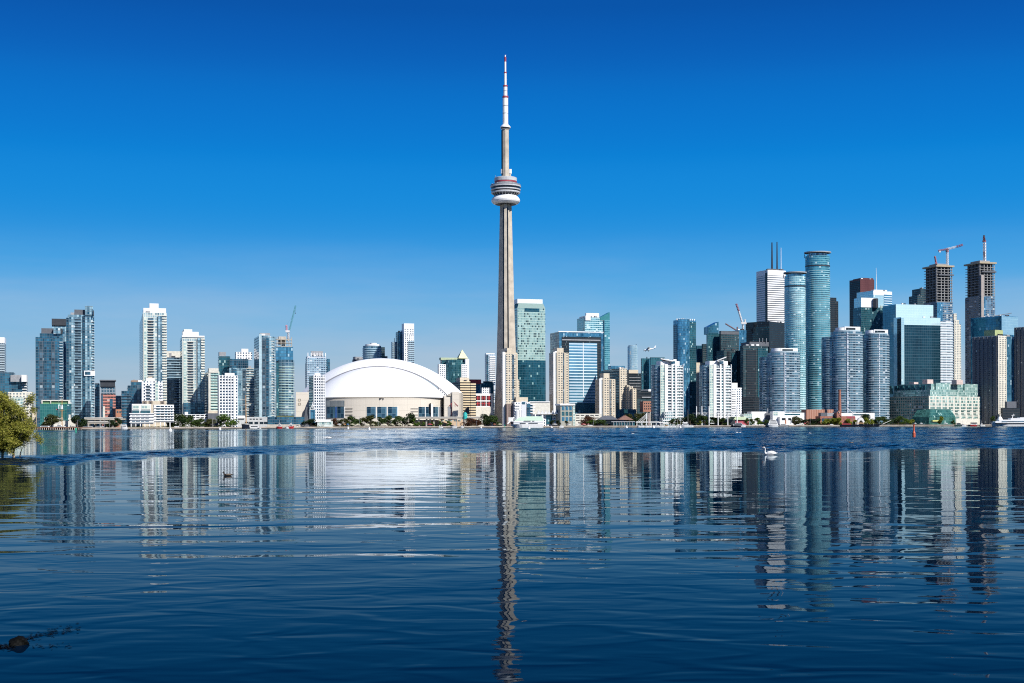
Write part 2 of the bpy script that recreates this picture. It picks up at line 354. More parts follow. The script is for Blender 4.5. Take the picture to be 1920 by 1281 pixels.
for k in range(30):                                                                           # short wind chop, true waves with their own height
    lam = 1.0 * 1.075 ** k; th = R(100) + rng.normal(0, .55); kx, ky = 2 * np.pi / lam * np.cos(th), 2 * np.pi / lam * np.sin(th)
    fade = sstep(2.2, 4.5, lam / dY) * sstep(1.6, 3.5, lam / np.maximum(.0021 * YY * abs(np.cos(th)) * 2 + .2, .1)) * (1 - .85 * sstep(2.2, 3.6, lam / np.maximum(1, 4 * dY)))
    ZZ += fade * (.058 * lam / (2 * np.pi)) * np.sin(kx * XX + ky * YY + rng.uniform(0, 6.28))
gust = .72 + .42 * np.sin(XX * .05 + 1.3 * np.sin(YY * .021)) * np.sin(YY * .043 + XX * .013)
ZZ *= RU * gust
nr, nc = XX.shape; idx = np.arange(nr * nc).reshape(nr, nc); Q = np.stack([idx[:-1, :-1], idx[:-1, 1:], idx[1:, 1:], idx[1:, :-1]], -1).reshape(-1)
mb = bpy.data.meshes.new('water'); mb.vertices.add(nr * nc); mb.vertices.foreach_set('co', np.stack([XX, YY, ZZ], -1).astype('f4').ravel())
nq = len(Q) // 4; mb.loops.add(len(Q)); mb.loops.foreach_set('vertex_index', Q.astype('i4')); mb.polygons.add(nq); mb.polygons.foreach_set('loop_start', np.arange(0, len(Q), 4, dtype='i4')); mb.polygons.foreach_set('use_smooth', np.ones(nq, dtype=bool)); mb.update(calc_edges=True)
SW = (.14 + .86 * sstep(19, 34, YY + 3 * np.sin(AA * 8))) * (1 - .72 * sstep(38, 72, YY + 4 * np.sin(AA * 13))); RP = 1 - .76 * sstep(24, 58, YY + 4 * np.sin(AA * 13)); at = mb.attributes.new('ripple', 'FLOAT', 'POINT'); at.data.foreach_set('value', RP.astype('f4').ravel()); at = mb.attributes.new('swell', 'FLOAT', 'POINT'); at.data.foreach_set('value', SW.astype('f4').ravel()); at = mb.attributes.new('ruffle', 'FLOAT', 'POINT'); at.data.foreach_set('value', RU.astype('f4').ravel())
water = bpy.data.objects.new('water', mb); col.objects.link(water); structure(water)
m = bpy.data.materials.new('lake_water'); t = nodes_of(m); N = t.nodes.new; L = t.links.new
o = N('ShaderNodeOutputMaterial'); df = N('ShaderNodeBsdfDiffuse'); df.inputs['Color'].default_value = (.0002, .006, .018, 1); p = N('ShaderNodeBsdfGlossy'); p.inputs['Color'].default_value = (.86, .95, 1, 1)
fr = N('ShaderNodeFresnel'); fr.inputs['IOR'].default_value = 1.048; wmx = N('ShaderNodeMixShader'); L(fr.outputs[0], wmx.inputs[0]); L(df.outputs[0], wmx.inputs[1]); L(p.outputs[0], wmx.inputs[2]); L(wmx.outputs[0], o.inputs[0])
atr = N('ShaderNodeAttribute'); atr.attribute_name = 'ripple'; ats = N('ShaderNodeAttribute'); ats.attribute_name = 'swell'
tcn = N('ShaderNodeTexCoord'); atn = N('ShaderNodeAttribute'); atn.attribute_name = 'ruffle'
def wmath(op, a, b=None):
    q = N('ShaderNodeMath'); q.operation = op
    for k, v in enumerate((a, b)):
        if v is None: continue
        if isinstance(v, (int, float)): q.inputs[k].default_value = v
        else: L(v, q.inputs[k])
    return q.outputs[0]
def wave(sx, sy, rot, amp, detail=2, rough=.5, dist=0):
    mpn = N('ShaderNodeMapping'); mpn.inputs['Scale'].default_value = (sx, sy, 1); mpn.inputs['Rotation'].default_value = (0, 0, R(rot)); L(tcn.outputs['Object'], mpn.inputs[0])
    q = N('ShaderNodeTexNoise'); q.noise_dimensions = '2D'; q.inputs['Scale'].default_value = 1; q.inputs['Detail'].default_value = detail; q.inputs['Roughness'].default_value = rough; q.inputs['Distortion'].default_value = dist
    L(mpn.outputs[0], q.inputs['Vector']); return wmath('MULTIPLY', q.outputs['Fac'], amp)
# long low swell lines, small ripples, and the cat's-paw chop where the wind touches the water
swell = wmath('MULTIPLY', wmath('MULTIPLY', wave(.13, .32, 5, .056, .8, .35, .8), wmath('ADD', .30, wave(.035, .03, 40, 1.3, 1, .5))), ats.outputs['Fac']); rip = wmath('MULTIPLY', wave(.7, 1.15, -9, .014, 1, .4, .6), atr.outputs['Fac']); rip2 = wmath('MULTIPLY', wave(2.2, 3.6, 14, .0011, 1, .5), atr.outputs['Fac'])
patch = wave(.02, .05, 20, 1.0, 2, .5)
calm = wmath('ADD', wmath('ADD', swell, wmath('MULTIPLY', rip, wmath('ADD', .25, wmath('MULTIPLY', patch, 1.3)))), rip2)
chop = wmath('MULTIPLY', wave(1.6, 2.4, 12, .05, 2, .6), atn.outputs['Fac'])
bmp = N('ShaderNodeBump'); bmp.inputs['Strength'].default_value = 1; bmp.inputs['Distance'].default_value = 1; bmp.inputs['Filter Width'].default_value = .012
L(wmath('ADD', calm, chop), bmp.inputs['Height']); L(bmp.outputs[0], p.inputs['Normal']); L(bmp.outputs[0], fr.inputs['Normal']); L(bmp.outputs[0], df.inputs['Normal'])
L(wmath('ADD', .012, wmath('MULTIPLY', atn.outputs['Fac'], .06)), p.inputs['Roughness'])
mb.materials.append(m)

# ------------------------------------------------------------------ facades
W_ = (.78, .78, .77); BEI = (.66, .55, .40); PALE = (.62, .62, .60)
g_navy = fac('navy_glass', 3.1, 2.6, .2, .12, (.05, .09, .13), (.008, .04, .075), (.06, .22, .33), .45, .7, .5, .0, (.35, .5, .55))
g_sky = fac('pale_blue_glass', 3.1, 2.4, .18, .1, (.10, .16, .21), (.02, .10, .17), (.42, .62, .70), .35, .8, .7, .06, (.7, .78, .8))
g_bal = fac('shade_tinted_glass', 3.1, 3.2, .12, .1, (.10, .12, .15), (.015, .035, .055), (.12, .21, .28), .3, .9, .3, .03, (.4, .48, .52))  # dark tint puts balcony shade into flat strips of glass
g_teal = fac('deep_teal_glass', 3.4, 2.0, .16, .1, (.03, .08, .10), (.005, .05, .075), (.05, .22, .28), .5, .5, .3, .03, (.4, .6, .6))
g_mint = fac('mint_glass', 3.3, 2.8, .3, .16, (.62, .66, .58), (.10, .22, .24), (.50, .66, .62), .3, .7, .5, .15, (.75, .8, .72))
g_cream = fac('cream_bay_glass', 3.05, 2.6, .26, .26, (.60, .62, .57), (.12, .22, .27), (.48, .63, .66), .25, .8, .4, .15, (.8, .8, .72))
g_ice = fac('ice_blue_mirror', 3.4, 1.8, .1, .07, (.45, .62, .66), (.42, .66, .72), (.62, .84, .88), .55, .3, .2, .03, (.8, .9, .9))
g_black = fac('black_glass', 3.6, 1.6, .3, .2, (.012, .016, .024), (.008, .014, .024), (.02, .045, .06), .35, .5, .3, .02, (.1, .14, .15), .02)
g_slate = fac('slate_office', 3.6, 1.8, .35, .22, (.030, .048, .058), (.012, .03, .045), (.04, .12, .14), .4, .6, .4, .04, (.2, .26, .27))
g_drum = fac('grey_teal_drum', 3.6, 2.4, .1, .1, (.05, .14, .16), (.01, .07, .09), (.08, .26, .30), .5, .6, .6, .03, (.3, .5, .5))
g_green = fac('green_glass', 3.4, 2.2, .08, .1, (.05, .18, .17), (.012, .11, .12), (.05, .24, .22), .35, .4, .3, .03, (.3, .6, .5))
g_blue = fac('blue_mirror_glass', 3.6, 2.0, .12, .08, (.03, .10, .17), (.01, .10, .19), (.14, .42, .62), .55, .5, .4, .04, (.5, .7, .8))
g_band = fac('blue_banded_office', 4.2, 40, .34, .0, (.60, .72, .80), (.05, .19, .32), (.22, .50, .68), .5, .3, 0, .0, W_, .01)
g_brown = fac('brown_brick_grid', 3.1, 2.2, .5, .5, (.20, .16, .13), (.02, .025, .03), (.08, .09, .1), .3, .8, .2, .05)
g_red = fac('red_brick_bands', 3.3, 3.4, .52, .06, (.50, .20, .16), (.02, .025, .03), (.10, .09, .10), .2, .9, .2, .1, (.6, .5, .45))
g_punch = fac('white_punched_grid', 3.15, 3.3, .42, .55, (.78, .79, .80), (.015, .03, .06), (.06, .13, .22), .2, .7, .2, .06, (.5, .5, .52))
g_shade = fac('side_grid_glass', 3.1, 3.0, .3, .3, (.22, .26, .30), (.015, .05, .08), (.10, .22, .30), .3, .7, .3, .06)
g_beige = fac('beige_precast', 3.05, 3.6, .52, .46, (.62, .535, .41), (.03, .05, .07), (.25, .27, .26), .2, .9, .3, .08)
g_beiged = fac('beige_precast_shade', 3.05, 3.2, .4, .5, (.50, .42, .33), (.025, .03, .04), (.10, .12, .13), .2, .9, .4, .05)  # darker copy of the beige, left-side shade put into the colour
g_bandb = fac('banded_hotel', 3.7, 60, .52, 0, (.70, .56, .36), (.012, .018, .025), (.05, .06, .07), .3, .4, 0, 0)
g_cond = fac('balcony_condo', 3.3, 4.0, .2, .12, (.19, .27, .33), (.010, .05, .095), (.16, .32, .42), .45, .9, .4, .06, (.6, .64, .68))
g_condl = fac('pale_balcony_condo', 3.3, 3.4, .34, .16, (.56, .60, .66), (.04, .10, .18), (.38, .52, .62), .35, .9, .35, .08, (.74, .77, .8))
g_wing = fac('winged_condo_glass', 3.75, 2.8, .3, .2, (.70, .72, .72), (.03, .09, .11), (.28, .44, .46), .35, .9, .4, .08, (.7, .76, .74))
g_tq = fac('turquoise_banded', 3.2, 3.0, .36, .06, (.46, .66, .70), (.04, .20, .27), (.24, .52, .58), .45, .7, .35, .05, (.7, .82, .82))
g_tqd = fac('dark_turquoise_banded', 3.2, 3.0, .32, .06, (.12, .34, .42), (.015, .12, .18), (.10, .36, .44), .45, .7, .4, .05, (.6, .75, .78))
g_bank = fac('white_marble_bands', 4.0, 70, .56, 0, (.82, .82, .82), (.10, .11, .13), (.22, .24, .27), .3, .3, 0, 0)
g_maroon = fac('maroon_granite', 4.0, 2.2, .08, .5, (.13, .038, .042), (.05, .012, .014), (.10, .03, .03), .3, .4, .3, 0)
g_office = fac('mirror_office', 3.9, 3.0, .07, .04, (.05, .14, .20), (.02, .12, .19), (.08, .26, .36), .6, .3, .25, .02, (.4, .6, .7), .015)
g_mirror = fac('sky_painted_mirror_office', 3.9, 3.0, .05, .04, (.60, .80, .83), (.62, .84, .87), (.74, .93, .95), .4, .2, .15, 0, W_, .012)  # bright sky reflection painted as a pale glass colour
g_tower = fac('bank_teal_punched', 3.9, 2.6, .28, .12, (.38, .52, .48), (.16, .32, .32), (.52, .68, .62), .4, .7, .25, .2, (.015, .04, .06))
g_towerd = fac('bank_teal_lower', 3.9, 2.6, .12, .08, (.02, .09, .13), (.006, .06, .095), (.02, .14, .20), .5, .5, .2, .03, (.3, .5, .5))
g_brick = fac('loft_windows', 3.6, 3.4, .36, .26, (.66, .56, .40), (.05, .20, .20), (.36, .56, .52), .3, .9, .3, .12, (.7, .78, .7))
g_lwin = fac('loft_window_panes', 5.2, 2.3, .03, .1, (.55, .56, .50), (.02, .10, .10), (.34, .58, .54), .3, 1.0, .3, .12, (.7, .78, .7))
g_dkcon = fac('shade_dark_ribbed_concrete', 3.0, 2.4, .40, .45, (.15, .16, .18), (.015, .02, .03), (.05, .06, .08), .2, .8, .4, .04)  # dark twin of the pale ribbed concrete, side shade put into colour
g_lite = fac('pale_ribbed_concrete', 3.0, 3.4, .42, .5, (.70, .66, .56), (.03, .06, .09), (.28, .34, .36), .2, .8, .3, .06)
RAIL = mat('balcony_slab', (.43, .53, .58), .4); RAILW = mat('white_balcony', (.80, .80, .79), .6, var=.06); RAILD = mat('dark_balcony', (.16, .20, .24), .5)
RAILB = mat('blue_balcony_rail', (.33, .47, .56), .35); CREAM = mat('cream_concrete', (.64, .62, .55), .7); BEIGE = mat('beige_concrete', (.61, .53, .41), .75)
SLATE = mat('slate_cladding', (.10, .11, .13), .6); CLADW = mat('white_cladding', (.80, .81, .82), .4, var=.05); BRICK = mat('red_brick', (.34, .14, .10), .85, var=.3, scale=.6)

# ------------------------------------------------------------------ buildings, from the left edge to the right
b = bld('apartment_tower', 'tall pale tower cut off by the left edge, white cap on top', 3, 1750)
f = block(b, 'tower_block', -40, -34, 9, 643, None, 1750, g_shade); block(b, 'penthouse', -38, -33, 9, 632, 643, 1751, CLADW); balconies(f, -2, 9.3, 646, 700, 3.1, 1.2, 1.0, RAIL)
b = bld('office_block', 'low dark blue glass block behind the bush, grey and white boxes on its roof', 20, 1620)
f = block(b, 'tower_block', -30, -25, 50, 715, None, 1620, g_navy); block(b, 'glass_storey', -30, -25, 26, 698, 715, 1621, g_navy); block(b, 'roof_box', 19, 20, 40, 703, 715, 1624, GREY); block(b, 'white_panel', 40, 40.5, 50, 703, 715, 1622, CLADW); balconies(f, 42, 51, 718, 740, 3.2, 1.6, .9, RAILW)
b = bld('apartment_block', 'beige stepped block half hidden by the willow bush, glazed upper storeys', 40, 1420)
f = block(b, 'wall', 8, 15, 60, 735, None, 1420, g_lite); bay(f, 'glazed_storeys', 22, 44, 745, 770, .6, g_mint); block(b, 'lower_wing', 58, 60.5, 67, 772, None, 1418, BEIGE); balconies(f, 46, 55, 745, 785, 3.2, 1.2, .8, CREAM)
b = bld('glass_tower', 'dark navy glass tower, the shorter left half of the twin towers', 92, 1500)
f = block(b, 'tower_block', 65, 67, 118, 632, None, 1500, g_navy); block(b, 'upper_storeys', 74, 75, 118, 625, 632.4, 1501, g_navy); block(b, 'penthouse', 77, 78, 100, 615.5, 625, 1504, SLATE); block(b, 'glass_lantern', 99, 100.5, 114, 615, 625.3, 1503, g_sky); block(b, 'roof_box', 113.5, 114, 117, 616, 625, 1506, DARKM)
for x0, x1 in ((74.5, 82), (97, 103)): bay(f, 'balcony_shade_strip', x0, x1, 640, 790, .35, g_bal)
bay(f, 'glass_bay', 83, 96, 634, 785, .8, g_navy); balconies(f, 112, 118.3, 640, 780, 3.1, 1.3, .9, RAIL)
b = bld('glass_tower', 'slim blue glass tower squeezed between the navy pair, black roof slab', 110, 1600)
f = block(b, 'tower_block', 96, 98, 126, 612, None, 1600, g_sky); block(b, 'roof_slab', 96.5, 97.5, 124.5, 597.5, 609, 1598, DARKM); block(b, 'glass_storey', 98, 99, 124, 608.9, 612.5, 1603, g_sky)
b = bld('glass_tower', 'tallest blue glass tower at the left, white framed box jutting from its side', 150, 1540)
f = block(b, 'tower_block', 124, 126, 177, 594, None, 1540, g_sky); block(b, 'upper_storeys', 126.5, 128, 177, 590, 594.4, 1541, g_sky); block(b, 'penthouse', 139.5, 140, 161, 580.5, 590.3, 1545, SLATE); block(b, 'glass_lantern', 159, 160, 175, 573.5, 590.3, 1543, g_sky); block(b, 'roof_box', 174.6, 175, 176.4, 582, 590, 1543, DARKM)
bay(f, 'navy_bay', 124.5, 130, 596, 785, .5, g_navy); bay(f, 'balcony_shade_strip', 141, 152.5, 595, 785, .3, g_bal); balconies(f, 141, 152.5, 596, 783, 3.1, 1.5, .45, RAILB)
bay(f, 'glass_bay', 155, 160, 592, 785, 1.0, g_navy); bay(f, 'glass_bay', 160, 171, 592, 785, 1.4, g_sky); balconies(f, 173, 178, 600, 783, 3.1, 1.2, .8, RAIL)
q = bay(f, 'framed_box', 158, 178.5, 695, 704.5, 3.2, CLADW); po = strip(f, 159.5, 170, 3.25, -3.05); MB().prism(po, gz(702.8, 160, f.Y), gz(696.8, 160, f.Y), bottom=0).build('window', g_navy, b)
b = bld('office_block', 'green glass office block with a white frame along its top', 104, 1375)
f = block(b, 'wall', 73, 75, 133, 757, None, 1375, g_green); block(b, 'green_band', 77.5, 79, 130, 751, 757, 1377, mat('green_panel', (.18, .36, .16), .5))
bay(f, 'roof_frame', 78, 132, 750, 751.8, .5, CREAM); bay(f, 'frame_post', 78, 80, 751.8, 757, .5, CREAM); bay(f, 'frame_post', 128, 132, 751.8, 757, .5, CREAM); bay(f, 'frame_post', 94.5, 96, 751.8, 757, .5, CREAM)
bay(f, 'dark_bay', 126, 133.2, 759, 785, .4, g_teal)
b = bld('waterfront_hall', 'low cream hall with a small clock turret below the green glass office', 118, 1318)
f = block(b, 'wall', 82, 83, 117, 783, None, 1322, CREAM); block(b, 'low_wing', 100, 100.5, 128, 789, None, 1318, CREAM); block(b, 'gate_wing', 133, 133.4, 141, 790, None, 1316, CREAM)
t_ = block(b, 'turret', 127.4, 127.8, 133.2, 784, None, 1314, CREAM); block(b, 'turret_top', 128.4, 128.8, 132, 777.5, 784, 1315, CREAM); MB().lathe(gx(130.3, 1314) , 1313.1, [(0, gz(786.2, 130, 1314)), (.7, gz(786.2, 130, 1314) + .01), (.7, gz(786.2, 130, 1314) + .02)]).build('clock_face', DARKM, b)
for x in (101.5, 106, 112): bay(f, 'window', x, x + 3.6, 786, 789, .12, g_teal)
for x in (84, 89): bay(f, 'window', x, x + 3, 786, 788.5, .12, g_teal)
b = bld('apartment_block', 'red brick banded block under a dark overhanging roof', 203, 1480)
f = block(b, 'wall', 186, 189, 217, 738, None, 1480, g_red); block(b, 'glazed_storeys', 186, 189, 217, 724, 738, 1481, g_shade); block(b, 'roof_cap', 187, 188, 216, 713, 724, 1479, DARKM); block(b, 'roof_eave', 186, 187, 218, 712.2, 713.2, 1477, SLATE)
bay(f, 'glass_stair', 190, 193, 740, 786, .5, g_navy); bay(f, 'pale_bay', 193, 197, 762, 788, .8, CREAM); bay(f, 'navy_glass_bay', 206, 211.5, 748, 788, .5, g_navy)  # navy glass bay on the brick front
b = bld('apartment_block', 'narrow dark glass block leaning against the red brick block', 182, 1500)
f = block(b, 'wall', 176, 178, 187, 720, None, 1500, g_navy); block(b, 'penthouse', 177.5, 178.5, 186.5, 718.8, 720.3, 1501, DARKM); balconies(f, 178, 181, 724, 785, 3.1, 1.2, .6, RAIL)
b = bld('apartment_block', 'small grey block peeping out right of the red brick block', 222, 1620)
f = block(b, 'wall', 213, 215, 228, 742, None, 1620, g_shade); balconies(f, 216, 226, 745, 768, 3.1, 1.2, .8, RAIL)
b = bld('brick_building', 'small orange brick building in the gap beside the stepped dark block', 223, 1560)
f = block(b, 'wall', 214, 215, 228, 767.5, None, 1560, mat('orange_brick', (.42, .20, .13), .85, var=.2)); bay(f, 'window', 219, 222, 771, 774, .15, g_teal); bay(f, 'window', 224, 227, 771, 774, .15, g_teal)
b = bld('apartment_block', 'dark navy glass block stepping up to the right behind the terraces', 248, 1410)
f = block(b, 'tower_block', 226, 228, 271, 733, None, 1410, g_navy); block(b, 'upper_storeys', 238, 239.5, 271, 723, 733.4, 1412, g_navy); block(b, 'top_storeys', 245, 246, 271, 716, 723.4, 1414, g_navy); block(b, 'roof_cap', 245.5, 246.5, 268, 713.2, 716, 1416, mat('brown_roof', (.30, .20, .14), .8))
balconies(f, 228, 246, 740, 800, 3.1, .9, .35, RAILD); bay(f, 'balcony_shade_strip', 257, 262, 722, 795, .6, g_bal)
b = bld('apartment_tower', 'tall cream and glass tower with white crown, topped by a square box', 288, 1530)
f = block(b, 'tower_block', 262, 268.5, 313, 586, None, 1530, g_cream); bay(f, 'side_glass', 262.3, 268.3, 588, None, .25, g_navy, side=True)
block(b, 'crown', 268, 269.5, 312, 577.5, 586.3, 1532, CLADW); block(b, 'roof_box', 280, 281, 298, 569, 577.7, 1535, CLADW)
bay(f, 'glass_bay', 270, 276, 594, 775, .6, g_mint); bay(f, 'balcony_shade_strip', 278, 288, 596, 775, .3, g_bal); balconies(f, 278, 289, 598, 775, 3.05, 1.7, .8, CREAM); bay(f, 'dark_slot', 294.8, 296.2, 594, 775, .35, g_navy); bay(f, 'glass_bay', 297, 304, 592, 775, .7, g_sky); balconies(f, 305, 313.3, 592, 775, 3.05, 1.3, .8, CREAM)
b = bld('apartment_tower', 'white apartment tower with dark windows rising behind the stilted terraces', 285, 1385)
f = block(b, 'wall', 265, 266, 305, 715, None, 1385, g_punch); block(b, 'top_storey', 273, 274, 290, 709, 715.3, 1387, WHITE); block(b, 'roof_house', 277, 278, 286, 706.5, 709.3, 1389, BEIGE)
bay(f, 'balcony_shade_strip', 274.5, 281.5, 722, 755, .25, g_bal); balconies(f, 274, 282, 722, 752, 3.15, 1.5, .5, RAILW); bay(f, 'glass_bay', 291, 297, 717, 757, .8, g_mint); balconies(f, 299, 305.5, 722, 757, 3.15, 1.4, 1.0, RAILW)
f = block(b, 'base_block', 266, 267, 312, 752, None, 1381, BEIGE)
for x in (268, 279, 301): bay(f, 'shutter', x, x + 7, 751.5, 757, .3, g_brown)
# stilted white terraces on the quay
b = bld('apartment_terrace', 'white terraced block standing on stilts over the water edge', 285, 1318)
f = block(b, 'right_wing', 288, 289, 326, 759, 791, 1330, WHITE, dep=26)
for k in range(6):
    y = 761 + k * 4.9
    for x0, x1 in ((293, 300), (301, 308), (309.5, 314), (315, 319), (320.5, 323.5)): bay(f, 'window', x0, x1, y, y + 2.6, .12, g_navy if x0 in (293, 309.5, 320.5) else g_bal)
balconies(f, 288, 326.5, 765, 790, 2.62, 1.2, .7, RAILW)
for x in (290, 300, 308, 318): bay(f, 'stilt', x, x + 1.6, 790.5, None, .2, WHITE)
f = block(b, 'left_wing', 243, 244.5, 288, 775, 794, 1318, WHITE, dep=30)
f2 = block(b, 'upper_wing', 246.5, 247.5, 283, 757.5, 775.4, 1321, WHITE, dep=25)
for x0, x1 in ((249, 261.5), (265, 282)): bay(f2, 'sunroom', x0, x1, 759.5, 767.5, .5, g_mint); bay(f2, 'sunroom', x0 - 1, x1, 769.5, 774.8, 1.2, g_teal)
balconies(f, 242.5, 288.5, 775, 792.5, 2.9, 1.5, .75, RAILW)
for k in range(3):
    for x0, x1 in ((247, 253.5), (254.5, 262.5), (264, 271), (272.5, 279.5)): bay(f, 'window', x0, x1, 779.3 + k * 5.1, 782.2 + k * 5.1, .12, g_navy)
for x in (245.2, 254, 262.5, 271, 280): bay(f, 'stilt', x, x + 1.5, 793, None, .2, WHITE)
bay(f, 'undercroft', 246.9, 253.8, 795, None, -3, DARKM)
b = bld('apartment_tower', 'dark balconied tower with white cap between the two cream towers', 325, 1620)
f = block(b, 'tower_block', 306, 311, 339, 670, None, 1620, g_bal); block(b, 'crown', 307, 311.5, 338, 658.5, 671, 1622, CREAM); balconies(f, 311, 338, 672, 775, 3.1, 1.2, .9, RAILB); MB().prism(strip(foot(307, 311.5, 338, 1622), 318, 322, .3), gz(669, 320, 1622), gz(662, 320, 1622), bottom=0).build('louvre', GREY, b)
b = bld('apartment_tower', 'second cream and glass tower with a stepped white crown', 361, 1530)
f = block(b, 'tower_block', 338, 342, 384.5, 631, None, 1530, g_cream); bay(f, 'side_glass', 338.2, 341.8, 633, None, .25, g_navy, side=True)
block(b, 'crown', 341.5, 343, 373, 622, 631.3, 1533, CLADW); block(b, 'roof_box', 342, 345.5, 361, 617.5, 622.3, 1535, CLADW); block(b, 'crown_rim', 341, 341.6, 384, 629, 631.2, 1529, WHITE)
bay(f, 'glass_bay', 344, 350, 640, 760, .6, g_mint); bay(f, 'balcony_shade_strip', 353, 362, 640, 760, .3, g_bal); balconies(f, 352.5, 363, 640, 760, 3.05, 1.7, .8, CREAM); bay(f, 'dark_slot', 368.8, 370, 636, 760, .35, g_navy); bay(f, 'glass_bay', 371, 377, 634, 760, .7, g_sky); balconies(f, 378, 384.6, 634, 765, 3.05, 1.3, .8, CREAM)
bay(f, 'glass_podium', 344, 383, 755, None, 2.2, g_navy)
b = bld('parking_terrace', 'long low white parking terrace behind the quay trees', 360, 1400)
f = block(b, 'wall', 326, 327, 391, 777, None, 1400, WHITE, dep=22); block(b, 'stair_box', 346, 346.5, 352.5, 772.5, 777.3, 1402, WHITE)
for x in range(352, 388, 8):
    for y in (777.8, 782.2): bay(f, 'opening', x, x + 6.4, y, y + 2.1, .12, g_black)
block(b, 'slate_wing', 389, 390, 409, 775, None, 1403, SLATE); block(b, 'tan_top', 389.5, 390.5, 408, 770, 775.3, 1405, BEIGE)  # wing in slate colour under the tan top
b = bld('apartment_tower', 'cream framed tower with teal balconies and a dark left side', 399, 1500)
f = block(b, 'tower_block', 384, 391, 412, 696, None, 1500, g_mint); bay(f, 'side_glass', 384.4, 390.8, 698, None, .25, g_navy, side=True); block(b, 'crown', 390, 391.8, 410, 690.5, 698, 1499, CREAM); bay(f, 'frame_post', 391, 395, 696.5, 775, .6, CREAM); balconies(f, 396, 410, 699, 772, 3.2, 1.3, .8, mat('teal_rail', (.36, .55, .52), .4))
b = bld('apartment_tower', 'slim white tower with a grid of small dark windows above the round tree', 428, 1425)
f = block(b, 'wall', 408, 410, 446, 704, None, 1425, g_punch); block(b, 'crown', 421, 422, 440, 699.5, 704.3, 1428, CLADW)
for x in (410.5, 416.2, 421.8, 427.2, 432.6, 438): bay(f, 'pilaster', x, x + 1.6, 703, 790, .45, CLADW)
for x in (412.6, 418.2, 423.6, 429, 434.4): bay(f, 'window_column', x, x + 2.6, 707, 784, .2, fac('dark_window_column', 3.15, 9, .42, .0, W_, (.01, .02, .045), (.04, .09, .16), .2, .8, .3, .05))
b = bld('apartment_tower', 'teal glass tower in stepped blocks under a white penthouse', 452, 1640)
f = block(b, 'tower_block', 427, 430, 477, 690, None, 1640, g_sky); block(b, 'teal_band', 430, 431, 466, 673, 690.3, 1641, g_navy); block(b, 'left_shoulder', 409, 411, 432, 668, None, 1655, g_teal); block(b, 'grey_cap', 410, 411.5, 424, 660, 668.3, 1656, GREY)
block(b, 'penthouse', 441, 443, 473, 660, 673.4, 1646, g_punch); block(b, 'roof_box', 452, 453, 466, 654, 660.3, 1648, CLADW); bay(f, 'balcony_shade_strip', 455, 462, 692, 780, .4, g_bal); balconies(f, 462, 476, 690, 780, 3.1, 1.2, .7, CREAM); bay(f, 'glass_bay', 436, 444, 692, 780, .6, g_navy)
b = bld('glass_tower', 'rounded blue glass tower with a dark left flank and grey roof box', 497, 1540)
f = block(b, 'tower_block', 477, 486.5, 506, 629, None, 1540, g_sky); bay(f, 'side_glass', 477.3, 486.3, 631, None, .25, g_navy, side=True)
drum(b, 'rounded_corner', 491, 517, 632, None, 1552, g_sky, 10); bay(f, 'pale_fin', 486, 491, 626, None, .9, mat('pale_glass_fin', (.55, .70, .74), .2, .3)); block(b, 'roof_box', 487, 488, 507, 624.5, 632.3, 1545, GREY); bay(f, 'balcony_shade_strip', 492, 498, 634, 780, .4, g_bal)
bay(f, 'glass_bay', 499, 505, 634, 780, 1.0, g_navy); balconies(f, 505.5, 515, 640, 780, 3.1, .4, .6, CREAM)
b = bld('apartment_tower', 'tower topped by bare concrete storeys under a small luffing crane', 535, 1600)
f = block(b, 'upper_block', 516, 518, 550, 650, 676, 1600, g_blue); block(b, 'concrete_core', 522, 523, 537, 631, 645, 1606, CONC)
fx = foot(517, 518.5, 548, 1600)
slabs(b, fx.poly, gz(650, 520, 1600), gz(631, 520, 1600), 4.2, .7, CONC)
for k, px in enumerate((519.5, 527, 535, 542, 547)): MB().prism(strip(fx, px, px + 1.2, -.4, 1.6), gz(650, 520, 1600), gz(632, 520, 1600)).build('column', CONC, b)
po, z0, z1 = drum(b, 'lower_block', 518, 552, 676, None, 1610, g_cond, 12); slabs(b, ell(517.6, 552.4, 1610, 12.5), gz(775, 535, 1600), gz(686, 535, 1600), 3.1, .9, mat('mint_rail', (.44, .58, .54), .4)); bay(f, 'dark_side', 518, 526, 680, 785, 1.4, g_teal)
b = bld('pavilion', 'long grey two storey pavilion with square openings along the quay', 472, 1445)
f = block(b, 'wall', 444, 445, 501, 782, None, 1445, mat('grey_stone', (.46, .47, .47), .8), dep=18)
for x in (468, 474, 480, 487): bay(f, 'window', x, x + 4, 785, 787, .12, g_black)
for x in (459, 467, 477, 487, 495): bay(f, 'opening', x, x + 7, 791, 795.5, .12, g_black)
block(b, 'white_canopy', 445, 446, 459, 779.5, 783.5, 1443, WHITE, dep=8)
b = bld('glass_pavilion', 'long low dark glass pavilion below the unfinished tower', 535, 1462)
f = block(b, 'wall', 500, 501.5, 571, 782, None, 1462, g_navy, dep=20); block(b, 'roof_garden', 518, 519, 551, 779.5, 782.3, 1466, mat('roof_planting', (.12, .13, .06), .9)); bay(f, 'plinth', 501, 570, 796, None, .3, CONC)
